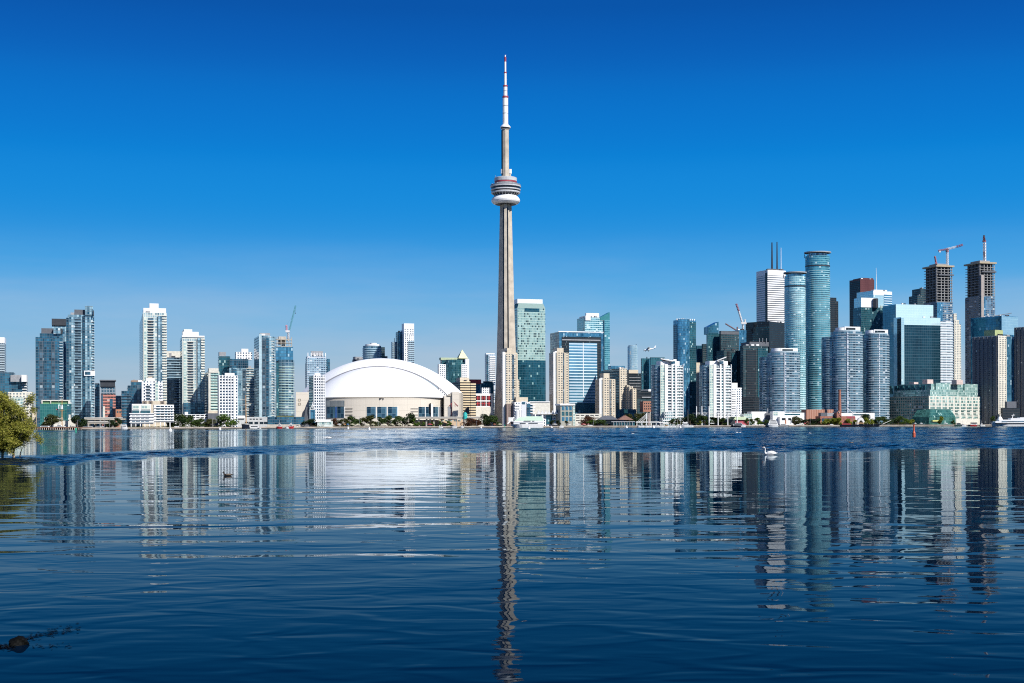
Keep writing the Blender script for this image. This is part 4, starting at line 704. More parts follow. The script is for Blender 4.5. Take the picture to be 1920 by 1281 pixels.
RAW = mat('raw_concrete', (.30, .30, .30), .85, var=.2, scale=.1); RAWD = mat('side_shade_concrete', (.18, .17, .165), .85); FORM = mat('formwork_timber', (.42, .35, .25), .8)  # darker second concrete paints shade onto the side columns
g_raw = fac('unglazed_storey', 3.3, 3.6, .2, .16, (.03, .033, .04), (.006, .008, .012), (.015, .02, .028), .05, .9, .4, .06, (.3, .3, .3), rough=.3)  # near black, the shade between bare floors put into the colour
g_rawside = fac('shade_painted_panels', 3.7, 5, .32, .12, (.20, .24, .28), (.008, .02, .04), (.03, .08, .14), .4, .8, .3, .05, (.3, .35, .4))  # dark panels, left-face shade put into their colour
g_part = fac('half_glazed_storey', 3.3, 3.6, .26, .1, (.20, .24, .28), (.015, .05, .10), (.16, .34, .50), .4, .9, .4, .1)
g_zig = fac('white_zigzag_panels', 4.2, 8.5, .40, .24, (.60, .62, .65), (.02, .05, .10), (.12, .22, .34), .3, 1, .3, .25, (.8, .8, .8))
def rising(label, xa, xm, xb, yt, Y, yglass, ywhite, mast, side_dark):
    b = bld('unfinished_tower', label, (xa + xb) / 2, Y); f = foot(xa, xm, xb, Y, 17, None); f.root = b
    cen = (sum(p[0] for p in f.poly) / 4, sum(p[1] for p in f.poly) / 4); ins = grow(f.poly, -4.5)
    zt, zg, zw = gz(yt, xm, Y), gz(yglass, xm, Y), gz(ywhite, xm, Y)
    f.z0, f.z1 = zg, zt
    MB().prism(ins, zg - 1, zt - 4).build('shade_painted_interior', g_raw, b); MB().prism(grow(f.poly, -.4), zw, zg).build('glazed_storeys', [g_part, ROOF], b); MB().prism(grow(f.poly, -.4), GZ - .5, zw).build('clad_storeys', [g_zig, ROOF], b)
    slabs(b, f.poly, zg, zt - 6, 4.4, .7, RAW)
    slabs(b, grow(f.poly, .7), GZ + 60, zw - 2, 4.2, 1.2, RAIL, 'balcony')
    W = xb - xm; pxs = [xm + W * e for e in (.03, .3, .5, .72, .95)]
    for px in pxs: MB().prism(strip(f, px - .5, px + .5, -.5, 1.6), zg, zt - 4).build('column', RAW, b)
    for e in (.15, .4, .65, .9):
        px = xa + (xm - xa) * e; MB().prism(strip(f, px - .4, px + .4, -.5, 1.6, side=True), zg, zt - 4).build('column', RAWD, b)
    MB().prism(grow(f.poly, 2.5), zt - 3.6, zt - 1.0, bottom=0).build('formwork_deck', [FORM, FORM], b); MB().prism(grow(f.poly, -9), zt - 2, zt + 2.5).build('concrete_core', [RAW, RAW], b)
    bay(f, 'safety_screen', xm + W * .1, xb + .6, yt + 18, yt + 20.5, 2.2, SLATE); bay(f, 'glass_bay', xm + W * .0, xm + W * .35, yglass + 1, ywhite, .6, g_blue)
    return b, f
b, f = rising('unfinished tower at the far right front, bare floors under a flat top crane', 1733, 1757, 1787.5, 496, 2160, 566, 602, 0, 0)
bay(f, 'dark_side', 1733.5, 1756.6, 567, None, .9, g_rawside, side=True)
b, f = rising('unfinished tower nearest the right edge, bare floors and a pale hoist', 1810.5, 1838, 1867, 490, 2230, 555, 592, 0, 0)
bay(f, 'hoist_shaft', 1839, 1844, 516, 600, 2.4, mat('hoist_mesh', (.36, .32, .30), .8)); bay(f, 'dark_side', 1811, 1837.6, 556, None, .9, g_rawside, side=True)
b = bld('office_tower', 'blue glass office with a slanted roof edge below the second unfinished tower', 1865, 1980)
f = block(b, 'tower_block', 1820.5, 1878, 1909.5, 592, None, 1980, g_blue, 34, dep=None); bay(f, 'dark_side', 1821, 1877.5, 594, None, .3, g_office, side=True); bay(f, 'pale_face', 1878.4, 1909, 593, 627, .5, fac('pale_blue_face', 3.9, 2.6, .06, .05, (.30, .50, .60), (.30, .52, .64), (.46, .68, .78), .6, .3, .2, 0, W_, .012))
MB().tube((gx(1868, 1985), 1990, gz(592, 1868, 1985)), (gx(1898, 1985), 1986, gz(587, 1898, 1985)), .5).build('roof_beam', GREY, b)
b = bld('apartment_tower', 'ribbed concrete tower with a lime green roof box and sunlit right edge', 1860, 1870)
f = block(b, 'tower_block', 1823.5, 1872, 1891, 629, None, 1870, g_lite, 34, dep=None); bay(f, 'shade_painted_side', 1824, 1871.6, 631, None, .3, g_dkcon, side=True)
for x in (1826, 1834, 1842, 1850, 1858, 1866): bay(f, 'rib', x, x + 3, 630, None, 1.1, mat('shade_tinted_rib', (.14, .15, .17), .8), side=True)  # ribs coloured bluish dark to carry the shade of this face
block(b, 'roof_box', 1842, 1866, 1881, 618.5, 629.3, 1878, mat('lime_panel', (.40, .46, .22), .6), 34, 18); block(b, 'teal_wing', 1886, 1888, 1903, 631, None, 1880, g_blue)
for x in (1874, 1880, 1886): bay(f, 'window_column', x, x + 2.4, 635, None, .35, g_lite)
b = bld('apartment_tower', 'ribbed concrete tower cut off by the right edge', 1915, 1860)
f = block(b, 'tower_block', 1902, 1935, 1960, 612, None, 1860, g_lite, 34); bay(f, 'shade_painted_side', 1902.3, 1934.6, 614, None, .3, g_dkcon, side=True)
for x in (1904, 1911, 1918): bay(f, 'rib', x, x + 3, 613, None, 1.1, MATS['shade_tinted_rib'], side=True)
b = bld('parking_terrace', 'low dark block between the two ribbed concrete towers', 1895, 1840)
block(b, 'wall', 1876, 1880, 1912, 765, None, 1840, g_black); block(b, 'roof_edge', 1884, 1888, 1906, 753, 765.3, 1846, SLATE)  # walls in black glass, roof edge in slate
# ---- old terminal warehouse with glass top storeys
g_atr = fac('atrium_glass', 3.6, 2.4, .14, .1, (.05, .16, .14), (.008, .06, .055), (.08, .26, .22), .4, .8, .3, .06, (.4, .6, .54))
b = bld('warehouse', 'long cream terminal warehouse with glass terraces added on its roof', 1750, 1815)
f = block(b, 'wall', 1641.5, 1742, 1858, 742.5, None, 1815, CREAM, 38, dep=None); bay(f, 'shade_toned_side', 1642, 1741.6, 743, None, .25, fac('shade_toned_windows', 3.9, 3.6, .34, .3, (.40, .36, .28), (.02, .08, .09), (.10, .26, .26), .3, .9, .3, .1), side=True)  # side wall coloured darker than the front, its shade painted in
for k in range(9):
    for r_ in range(7):
        x = 1744.5 + k * 11.45
        if r_ > 4 and k < 4: continue
        bay(f, 'window', x, x + 8.4, 744.1 + r_ * 6.1, 748.2 + r_ * 6.1, .15, g_lwin)
bay(f, 'end_bay', 1846.5, 1858.2, 740, None, .9, CREAM)
for r_ in range(7):
    for x in (1850, 1852.8): bay(f, 'window', x, x + 1.1, 744 + r_ * 6.1, 747.4 + r_ * 6.1, 1.05, g_black)
g_terr = fac('terrace_glass', 3.6, 2.4, .2, .12, (.30, .42, .38), (.05, .20, .20), (.42, .64, .60), .4, .9, .4, .12, (.7, .8, .76))
f = block(b, 'glass_terrace', 1656, 1744, 1840, 731, 742.9, 1822, g_terr, 38, 60); f = block(b, 'glass_terrace', 1664, 1746, 1836, 719.5, 731.3, 1828, g_terr, 38, 52)
for k in range(7): bay(f, 'terrace_bay', 1668 + k * 10.5, 1674 + k * 10.5, 722, 738, 2.5, g_teal, side=True)
for x0, x1 in ((1752, 1778), (1806, 1834)): bay(f, 'terrace_bay', x0, x1, 718, 740, 2.6, g_terr)
for x0, x1, y in ((1733, 1750, 711.5), (1708, 1722, 716.5), (1788, 1806, 712.5)): block(b, 'roof_box', x0, x0 + 6, x1, y, 720, 1850, mat('rosy_plaster', (.60, .48, .44), .8), 38, 8)
f = foot(1700, 1742, 1792, 1806, 38, 26); f.root = b; f.z1 = gz(768, 1742, 1806)
m_ = MB(); P4 = f.poly; Q4 = grow(P4, -8); m_.prism(P4, GZ, gz(782, 1742, 1806)); m_.prism([P4[0], P4[1], P4[2], P4[3]], gz(782, 1742, 1806), gz(767, 1742, 1806), poly1=Q4); m_.build('atrium', [g_atr, g_atr], b)
bay(f, 'awning', 1746, 1762, 788, 790.5, 2.5, mat('yellow_awning', (.60, .58, .20), .6))
# ------------------------------------------------------------------ the concrete needle
TX, TY = gx(949.4, 2000), 2000.0
def tz(y): return gz(y, 949, 2000)
def pxr(p): return p / F * 2000
b = thing('observation_tower', 'slender concrete needle tower with ringed pod and white mast', 'tower', (TX, TY, GZ))
NEED = mat('tower_concrete', (.52, .46, .38), .8, var=.26, scale=.10); NEEDW = mat('tower_white', (.80, .80, .80), .45, var=.05); NEEDG = mat('pod_grey', (.50, .51, .53), .5); NRED = mat('tower_red', (.34, .05, .07), .5); NDK = mat('pod_glass', (.012, .018, .03), .15, .3)
prof = [(800, 26.5, 3.0), (770, 25.0, 3.0), (740, 22.6, 3.0), (700, 20.3, 3.0), (650, 18.6, 2.9), (600, 16.8, 2.8), (550, 15.4, 2.7), (500, 14.2, 2.6), (440, 12.6, 2.5), (384, 11.2, 2.4)]
def yshape(rt, hw, core):
    pts = []
    for k in range(3):
        a = R(268 + 120 * k); ca, sa = math.cos(a), math.sin(a)
        for r_, s in ((core, -1), (rt, -1), (rt, 1), (core, 1)):
            pts.append((TX + ca * r_ - sa * hw * s, TY + sa * r_ + ca * hw * s))
    return pts
mbt = MB(); S = 0
for (ya, ra, ha), (yb, rb, hb) in zip(prof, prof[1:]):
    za = GZ - .5 if ya == 800 else tz(ya); zb = tz(yb); A = yshape(pxr(ra), pxr(ha), pxr(6.4)); B = yshape(pxr(rb), pxr(hb), pxr(6.0))
    mbt.prism(A, za, zb, poly1=B, top=None)
mbt.build('shaft', NEED, b)
mbt = MB(); n6 = lambda r_: [(TX + r_ * math.cos(R(28 + 60 * k)), TY + r_ * math.sin(R(28 + 60 * k))) for k in range(6)]
mbt.prism(n6(pxr(9.0)), GZ, tz(384), poly1=n6(pxr(7.6)), top=None).build('core', NEED, b)
for k in range(2):
    a = R(298) if k == 0 else R(238); r0, r1 = pxr(9.6), pxr(7.9)
    MB().prism([(TX + (r0) * math.cos(a) + s * .7 * math.sin(a), TY + r0 * math.sin(a) - s * .7 * math.cos(a)) for s in (-1, 1)] + [(TX + (r0 - 2) * math.cos(a) - s * .7 * math.sin(a), TY + (r0 - 2) * math.sin(a) + s * .7 * math.cos(a)) for s in (-1, 1)], tz(660), tz(390), poly1=[(TX + (r1) * math.cos(a) + s * .7 * math.sin(a), TY + r1 * math.sin(a) - s * .7 * math.cos(a)) for s in (-1, 1)] + [(TX + (r1 - 2) * math.cos(a) - s * .7 * math.sin(a), TY + (r1 - 2) * math.sin(a) + s * .7 * math.cos(a)) for s in (-1, 1)]).build('lift_rail', NDK, b)
def ring(name, pr, m_, n=64, parent=None): return MB().lathe(TX, TY, [(pxr(r_), tz(y)) for r_, y in pr], n).build(name, m_, parent or b)
ring('radome', [(7, 384.2), (19.5, 383.6), (23.5, 382), (26, 379.5), (27, 376.6), (26.2, 373.6), (24, 370.6), (21, 368), (17, 366.4)], NEEDW)
ring('pod_underside', [(8, 384.3), (19.5, 383.9)], DARKM)
ring('window_band', [(20, 368), (24.5, 363.5), (24.5, 362.8)], NDK)
for k in range(24):
    a = 2 * math.pi * k / 24; r0, r1 = pxr(20.4), pxr(25)
    if math.sin(a) < .4: MB().tube((TX + r0 * math.cos(a), TY + r0 * math.sin(a), tz(368)), (TX + r1 * math.cos(a), TY + r1 * math.sin(a), tz(363.4)), .28, n=4).build('window_post', NEEDW, b)
def disc(name, r_, ya, yb, m_, c=.5): return ring(name, [(r_ - 4, yb), (r_ - c, yb), (r_, yb - c), (r_, ya + c), (r_ - c, ya), (r_ - 5, ya)], m_)
disc('lower_deck', 27.2, 360.2, 363.6, NEEDG, .9); ring('window_band', [(26.2, 360.4), (26.6, 358)], NDK)
disc('middle_deck', 28.0, 355.6, 358.2, NEEDG); ring('window_band', [(27.2, 355.8), (27.4, 352.2)], NDK)
disc('upper_deck', 28.8, 349.6, 352.2, NEEDG); ring('railing', [(28.4, 349.4), (28.4, 347.4)], mat('railing_mesh', (.22, .24, .27), .6))
ring('deck_roof', [(28, 349.3), (23, 347.5), (20.5, 344), (19, 343)], GREY); ring('red_ring', [(19.2, 344.2), (20.8, 343.4), (20.8, 341), (20, 340.4)], NRED)
ring('crown_ring', [(18, 340.8), (21, 340.6), (21.2, 334.6), (20.6, 334), (10, 333.6), (0, 333.6)], NEEDG)
for k in range(22):
    a = 2 * math.pi * k / 22 + .1; r0 = pxr(25 + (k * 7 % 5) * .5); z = tz(348.6)
    if math.sin(a) < .5: MB().tube((TX + r0 * math.cos(a), TY + r0 * math.sin(a), z), (TX + r0 * math.cos(a), TY + r0 * math.sin(a), z + 2.6), .45, n=5).build('deck_antenna', GREY, b)
MB().tube((TX - pxr(19), TY - 5, tz(334.4)), (TX - pxr(19.4), TY - 5, tz(330)), .25).build('deck_antenna', GREY, b)
mbt = MB(); mbt.prism(n6(pxr(7.4)), tz(334.2), tz(243), poly1=n6(pxr(6.9)), top=0).build('upper_shaft', NEED, b)
MB().prism([(TX + pxr(u), TY - pxr(6.75) + v) for u, v in ((-.9, 0), (.9, 0), (.9, 1.6), (-.9, 1.6))], tz(312), tz(303), bottom=0).build('louvre', NDK, b)
for cx_, cy_, r_, z0, z1 in ((-6.5, -2.5, 2.6, 326, 318), (8.2, -1.5, 3.3, 326.2, 318), (-6, -2.3, 1.9, 334.4, 326), (7.8, -1.4, 2.5, 334.4, 326)):
    MB().lathe(TX + pxr(cx_), TY + pxr(cy_), [(0, tz(z0)), (pxr(r_), tz(z0)), (pxr(r_), tz(z1)), (0, tz(z1) + .2)], 20).build('equipment_drum', NEEDW if z1 < 320 else NEED, b)
MB().prism([(TX + pxr(u), TY + pxr(v)) for u, v in ((-7.8, -3), (-6.2, -6), (-5, -5), (-6.5, -2))], tz(330), tz(245), bottom=0).build('lift_rail', NDK, b)
ring('skypod', [(6.9, 243.2), (8.4, 242.2), (9.4, 240.3), (9.6, 238.4), (8.4, 236.6), (6, 234.6), (5.2, 232.8)], NEEDW); ring('window_band', [(8.6, 242.0), (9.46, 240.2)], NDK)
for nm, r_, ya, yb, m_ in (('mast_section', 5.1, 184, 234, NEEDW), ('red_collar', 5.6, 180.6, 184, NRED), ('mast_section', 3.7, 163, 181, NEEDW), ('red_collar', 4.2, 160.4, 163, NRED), ('mast_section', 2.3, 137.6, 160.6, NEEDW), ('red_collar', 2.7, 135.4, 137.6, NRED), ('mast_section', 1.75, 116, 135.6, NEEDW), ('red_collar', 1.9, 107, 116, NRED), ('mast_tip', 1.2, 103.5, 107, NEEDW)):
    ring(nm, [(0, yb), (r_, yb), (r_, ya), (0, ya)], m_, 16)
for y in (213, 199, 171): ring('mast_joint', [(5.3 if y > 184 else 3.9, y + .5), (5.3 if y > 184 else 3.9, y - .5)], GREY, 16)
# ------------------------------------------------------------------ domed stadium
SY = 1850.0
b = thing('stadium', 'domed stadium with a huge white panelled roof and beige concrete base', 'stadium', (gx(710, SY), SY - 60, GZ))
DOME = mat('dome_membrane', (.86, .86, .86), .55, var=.04, scale=.03); SEAM = mat('dome_seam', (.22, .22, .24), .7); STC = fac('panelled_concrete', 7.5, 19, .035, .012, (.42, .39, .34), (.62, .57, .49), (.68, .62, .54), 0, .35, .2, 0, W_, 0, .4, .7)
ex = gx(711, SY); 
def arch(halfpx, ypk, ybase, Y, n=48, p=2.0, xs=0):
    hw = halfpx / F * Y; z0, z1 = gz(ybase, 711, Y), gz(ypk, 711, Y); rise = z1 - z0; Rr = (hw * hw + rise * rise) / (2 * rise); cz = z1 - Rr; a0 = math.asin(min(1, hw / Rr))
    return [(ex + xs + Rr * math.sin(-a0 + 2 * a0 * k / n), cz + Rr * math.cos(-a0 + 2 * a0 * k / n)) for k in range(n + 1)]
A0 = arch(150.5, 672, 737, SY + 26); A1o = arch(129, 687.2, 741, SY - 8); mbd = MB(); NB = 5
lp = [[(xi + (xo - xi) * t, SY - 8 + 34 * t, zi + (zo - zi) * math.sin(t * math.pi / 2)) for (xo, zo), (xi, zi) in zip(A0, A1o)] for t in [k / NB for k in range(NB + 1)]] + [[(x, SY + 100, z) for x, z in A0]]
for ra, rb in zip(lp, lp[1:]):
    for k in range(48): mbd.face([ra[k], ra[k + 1], rb[k + 1], rb[k]], None, 0, True)
mbd.build('rear_roof', DOME, b, recalc=True)
mbe = MB()
for k in (0, 48):
    for ra, rb in zip(lp, lp[1:]): mbe.face([(*ra[k][:2], GZ), (*rb[k][:2], GZ), (*rb[k][:2], rb[k][2] - .4), (*ra[k][:2], ra[k][2] - .4)])
mbe.build('end_wall', CONC, b)
# front quarter dome: the inner arch swept down to the curved rim
A1 = arch(128, 688.2, 747, SY - 8, 56); zb1 = min(z for x, z in A1); depth = 82.0; zt1 = max(z for x, z in A1); hw1 = 128 / F * (SY - 8); rise1 = zt1 - zb1; Rr1 = (hw1 ** 2 + rise1 ** 2) / (2 * rise1); mbd = MB(); PW = 2.3
def cap(th, r_):
    ca, sa = abs(math.cos(th)) ** (2 / PW), abs(math.sin(th)) ** (2 / PW); u = r_ * hw1
    return (ex + u * ca * (1 if math.cos(th) >= 0 else -1), SY - 9 - depth * r_ * sa, zt1 - Rr1 + math.sqrt(Rr1 ** 2 - u * u))
NT, NR = 64, 20
for k in range(NT):
    for r_ in range(NR):
        t0, t1 = math.pi * k / NT, math.pi * (k + 1) / NT; q = [cap(t0, r_ / NR), cap(t0, (r_ + 1) / NR), cap(t1, (r_ + 1) / NR), cap(t1, r_ / NR)]
        mbd.face(q if r_ else [q[0], q[1], q[2]], None, 0, True)
mbd.build('front_roof', DOME, b, recalc=True)
mbd = MB()
for (x0, z0), (x1, z1) in zip(A1o, A1o[1:]):
    mbd.face([(x0, SY - 10, z0 - 1.3), (x1, SY - 10, z1 - 1.3), (x1, SY - 10, z1 + .5), (x0, SY - 10, z0 + .5)]); mbd.face([(x0, SY - 10, z0 + .5), (x1, SY - 10, z1 + .5), (x1, SY - 7.5, z1 + .5), (x0, SY - 7.5, z0 + .5)])
mbd.build('roof_seam', SEAM, b)
# curved concrete drum under the roof
def drum_pt(px, e=0):
    k = (px - HX) / F; hw = 123 / F * SY + e; dp = depth + 3 + e; best = None                    # front half of a flattened oval: solve along the sight line
    lo, hi = SY - dp - 25, SY - 5
    for _ in range(60):
        m_ = (lo + hi) / 2; x = k * m_ - ex; inside = (abs(x) / hw) ** PW + (abs(SY - 6 - m_) / dp) ** PW < 1
        if inside: hi = m_
        else: lo = m_
    return (k * hi, hi)
def drum_patch(name, p0, p1, yt, yb, m_, e, n=10, back=1.0, parent=None):
    o_ = [drum_pt(p0 + (p1 - p0) * k / n, e) for k in range(n + 1)]; i_ = [(x + 0, y + back + e) for x, y in o_]; z1 = zz(yt, (p0 + p1) / 2, o_[n // 2][1]); z0 = zz(yb, (p0 + p1) / 2, o_[n // 2][1])
    return MB().prism(o_ + i_[::-1], z0, z1, bottom=0).build(name, [m_, CONC], parent or b)
hw = 123 / F * SY; dp = depth + 3; N_ = 72
oval_ = [(ex + hw * abs(math.cos(t)) ** (2 / PW) * (1 if math.cos(t) > 0 else -1), SY - 6 - dp * abs(math.sin(t)) ** (2 / PW)) for t in [math.pi * k / N_ for k in range(N_ + 1)]]
MB().prism(oval_, GZ - .5, gz(744.5, 711, SY - 80)).build('drum_wall', [STC, ROOF], b)
rim = [(ex + (x - ex) * 1.006, y - .6) for x, y in oval_]; MB().prism(rim, gz(746.2, 711, SY - 80), gz(744.2, 711, SY - 80), bottom=0).build('drum_rim', [CONC, ROOF], b)
drum_patch('upper_band', 612, 646, 751, 762.5, fac('grey_glass_band', 6, 9, .06, .04, (.34, .36, .36), (.24, .28, .30), (.40, .42, .42), .3, .7, .5, 0), .5)
STW = fac('stadium_glass', 6.2, 5.2, .06, .05, (.12, .20, .26), (.01, .05, .10), (.20, .42, .56), .5, .5, .5, .03, (.5, .7, .8)); WHT = CLADW
for p0, p1 in ((613, 629), (632.5, 645), (688, 704.5), (707.5, 725), (727.5, 745), (785, 796.8), (798.5, 807), (812.5, 822)): 
    q = drum_patch('window', p0, p1, 763, 783.5, STW, .45)
    drum_patch('jamb', p1 + .1, p1 + 1.2, 762.6, 783.5, CLADW, .7, 2, parent=q)
drum_patch('blue_banner', 628.5, 631.5, 763, 783.5, mat('blue_banner', (.05, .14, .38), .6), .8, 2)
for p0, p1 in ((647, 661), (770, 784)):
    for y in (766, 771.5, 777.5): drum_patch('louvre', p0, p1, y, y + 1.3, DARKM, .4, 4)
drum_patch('grey_bay', 822.5, 831, 763, 786, GREY, .5, 4)
for y in (765, 769, 773, 777): drum_patch('louvre', 830, 833.5, y, y + 1.6, DARKM, .8, 2)
for k, px in enumerate((712, 714.5, 718)): drum_patch('wall_emblem', px, px + 1.3, 745.8, 749.2 if k != 1 else 747.8, DARKM, 1.2, 2)
drum_patch('video_mast', 806, 808, 756, 775, DARKM, 2.4, 2); drum_patch('video_mast', 808.6, 811.6, 758, 783, CLADW, 3.0, 2)
# end blocks of the stadium
f = block(b, 'west_wing', 553, 555, 600, 735.5, None, SY - 38, STC, 8, 90); MB().prism(strip(f, 583, 600, .4), gz(742, 590, SY - 38), gz(738.5, 590, SY - 38), bottom=0).build('painted_shadow_strip', DARKM, b)  # dark strip on the wall stands in for a shadowed recess
for y in (748, 755.5):
    MB().prism(strip(f, 559, 564, .3), gz(y + 4.4, 560, f.Y), gz(y, 560, f.Y), bottom=0).build('wall_frame', DARKM, b); MB().prism(strip(f, 559.7, 563.3, .45), gz(y + 4.4, 560, f.Y), gz(y + .7, 560, f.Y), bottom=0).build('wall_panel', BEIGE, b)
wedge = foot(566, 567, 585, SY - 46, 8, 10); m_ = MB(); P4 = wedge.poly; m_.prism(P4, GZ, gz(763, 575, SY - 46), poly1=[(P4[0][0] + 5, P4[0][1] + 2), P4[1], P4[2], (P4[3][0] + 5, P4[3][1])]); m_.build('ramp_block', SLATE, b)
f = block(b, 'east_wing', 826, 833, 859, 742, None, SY - 44, STC, 8, 80); f2 = block(b, 'corner_pier', 846, 848, 861.5, 735, None, SY - 46, STC, 8, 30)
m_ = MB(); po = foot(836, 838, 850, SY - 45, 8, 8).poly; m_.prism(po, gz(742.5, 840, SY - 45), gz(738, 840, SY - 45), poly1=[(p[0] + 3.5, p[1]) for p in po]).build('roof_bracket', CONC, b)
bay(f, 'grey_door', 840, 846, 763, None, .5, GREY); q = bay(f, 'gate_tower', 846.6, 853.6, 763, None, 1.2, mat('dark_red_metal', (.30, .06, .05), .6)); bay(f, 'gate_sign', 846.8, 853.4, 763.2, 767.4, 1.5, NRED); bay(f, 'gate_opening', 847.6, 852.6, 768.2, None, 1.45, g_navy)
zg = gz(763, 850, f.Y); xg0, xg1, xgm = gx(842, f.Y), gx(859, f.Y), gx(850, f.Y)
for u in (xg0, xg1): MB().tube((u, f.Y - 1.5, zg + 1), (xgm, f.Y - 1.5, gz(753, 850, f.Y)), .35, n=5).build('gate_truss', NRED, b)
for u in (gx(847, f.Y), gx(853.5, f.Y)): MB().tube((u, f.Y - 1.5, zg), (u, f.Y - 1.5, gz(756.5, 850, f.Y)), .3, n=5).build('gate_truss', NRED, b)
bay(f, 'cream_bay', 854.5, 859, 763, None, .6, BEIGE)
# white tower with a pointed frame, in front of the dome's left shoulder
b = bld('apartment_tower', 'white tower with rows of dark windows overlapping the dome at left', 595, 1500)
f = block(b, 'wall', 579.5, 588, 610.3, 704, None, 1500, g_punch); bay(f, 'side_glass', 579.8, 587.7, 706, None, .25, g_navy, side=True); block(b, 'crown', 589, 590, 601, 700, 704.3, 1503, CLADW)
for x in (588, 592.6, 596.8, 601, 605.2, 608.6): bay(f, 'pilaster', x, x + 1.5, 703, 788, .45, CLADW)
for x in (589.8, 594.2, 598.5, 602.8, 606.8): bay(f, 'window_column', x, x + 2.1, 706, 786, .2, MATS['dark_window_column'])
b = bld('glass_kiosk', 'small glass lift house under a white pointed frame on the quay', 586, 1485)
f = block(b, 'glass_box', 581, 582, 591, 767.5, None, 1485, g_blue, dep=6); px0, px1, pmid = gx(581.5, 1485), gx(591.5, 1485), gx(586.5, 1485); yk = 1483.6
for p_, q_ in (((px0, gz(768, 586, 1485)), (pmid, gz(758, 586, 1485))), ((px1, gz(768, 586, 1485)), (pmid, gz(758, 586, 1485))), ((px0, GZ), (px0, gz(768, 586, 1485))), ((px1, GZ), (px1, gz(768, 586, 1485))), ((pmid, gz(766, 586, 1485)), (pmid, gz(754, 586, 1485))), ((px0, gz(768, 586, 1485)), (px1, gz(768, 586, 1485)))):
    MB().tube((p_[0], yk, p_[1]), (q_[0], yk, q_[1]), .35, n=5).build('frame_bar', WHITE, b)
b = bld('pavilion', 'low pale glass cafe pavilion under the white tower by the dome', 610, 1470)
f = block(b, 'wall', 594, 595, 624, 790, None, 1470, mat('pale_render', (.56, .62, .60), .5), dep=12); block(b, 'roof', 587, 588, 620, 786.8, 790.3, 1468, WHITE, dep=14); bay(f, 'window', 598, 610, 792, 796, .15, g_mint); bay(f, 'window', 612, 622, 792, 796, .15, g_mint)
# elevated expressway pieces
def viaduct(label, xa, xb, y, Y, n):
    b = thing('elevated_road', label, 'viaduct', (gx((xa + xb) / 2, Y), Y, GZ)); x0, x1 = gx(xa, Y), gx(xb, Y); z = gz(y, (xa + xb) / 2, Y)
    MB().box(((x0 + x1) / 2, Y + 8, z - 1.2), (x1 - x0, 16, 1.6)).build('deck', CONC, b); MB().box(((x0 + x1) / 2, Y - .2, z + .1), (x1 - x0, .4, 1.3)).build('parapet', mat('pale_parapet', (.52, .50, .46), .8), b)
    for k in range(n):
        xx = x0 + (x1 - x0) * (k + .5) / n
        MB().box((xx, Y + 4, (z - 2 + GZ) / 2), (1.6, 1.6, z - 2 - GZ)).build('pier', CONC, b)
viaduct('elevated road on piers left of the stilted terraces', 158, 230, 784, 1400, 6)
viaduct('dark elevated road crossing below the stadium gate', 778, 905, 782.5, 1690, 9)
viaduct('lower elevated road deck under the taller one at the left', 162, 214, 791, 1385, 5)
b = bld('brick_arcade', 'low sandy brick arcade under the elevated road by the stadium', 815, 1700)
f = block(b, 'wall', 776, 777, 868, 787.5, None, 1700, mat('sandy_brick', (.58, .42, .28), .85, var=.25, scale=.3), dep=8)
for k in range(11): bay(f, 'window', 779 + k * 8, 784 + k * 8, 788, 790, .2, g_teal)
for x in (799, 805): bay(f, 'pale_column', x, x + 2.4, 784.5, None, 1.0, WHITE)
b = bld('stall', 'round turquoise kiosk dome beside the stadium gate', 872, 1685); MB().lathe(gx(872, 1685), 1690, [(2.6, gz(786, 872, 1685)), (2.9, gz(780, 872, 1685)), (2.4, gz(775, 872, 1685)), (0, gz(772.5, 872, 1685))], 20).build('dome', mat('turquoise_dome', (.03, .42, .40), .5), b); MB().lathe(gx(872, 1685), 1690, [(2.2, GZ), (2.2, gz(786, 872, 1685))], 16).build('base', CONC, b)
b = bld('sculpture', 'black angular metal canopy in front of the sandy hotel', 877, 1760)
f = foot(867, 868, 881, 1760, 10, 8); m_ = MB(); P4 = f.poly; m_.prism(P4, gz(777, 874, 1760), gz(763, 874, 1760), poly1=[(P4[0][0] + 6, P4[0][1]), (P4[1][0] - 1, P4[1][1]), (P4[2][0] - 1, P4[2][1]), (P4[3][0] + 6, P4[3][1])], bottom=0); m_.build('canopy', DARKM, b)
for u in (869, 879): MB().tube((gx(u, 1760), 1763, GZ), (gx(u, 1760), 1763, gz(777, u, 1760)), .4).build('leg', DARKM, b)
# ---- low buildings right of the needle
b = bld('hotel', 'low white harbour hotel with rounded balconies and a sandy roof block', 985, 1690)
f = block(b, 'wall', 963, 965, 994, 754, None, 1690, g_punch, dep=24); block(b, 'sandy_block', 966, 968, 990, 745, 754.4, 1698, BEIGE, dep=16); balconies(f, 965, 974, 756, 782, 3.6, 1.6, 1.2, RAILW)
f = block(b, 'glass_wing', 986, 988, 999, 757, None, 1684, g_navy, dep=20); balconies(f, 994, 1003, 758, 775, 3.6, 1.4, 1.2, RAILW); block(b, 'dark_wing', 948, 949.5, 965, 757, None, 1694, g_brown, dep=20)
for x in (950, 955, 960): MB().prism(strip(foot(948, 949.5, 965, 1694), x, x + 2, .6), GZ, gz(758, x, 1694)).build('pier', mat('brown_pier', (.28, .20, .18), .8), b)
b = bld('exhibition_hall', 'blank cream hall wall beneath the green bank tower', 1016, 1710)
block(b, 'wall', 991, 993, 1031.5, 753.5, None, 1710, CREAM, dep=30); block(b, 'roof_edge', 991, 993, 1031.5, 752.8, 753.6, 1709, WHITE)
b = bld('terminal_hall', 'long white hall with a zigzag gabled roof line', 1026, 1660)
f = block(b, 'wall', 1002, 1003, 1049, 777, None, 1660, g_punch, dep=16)
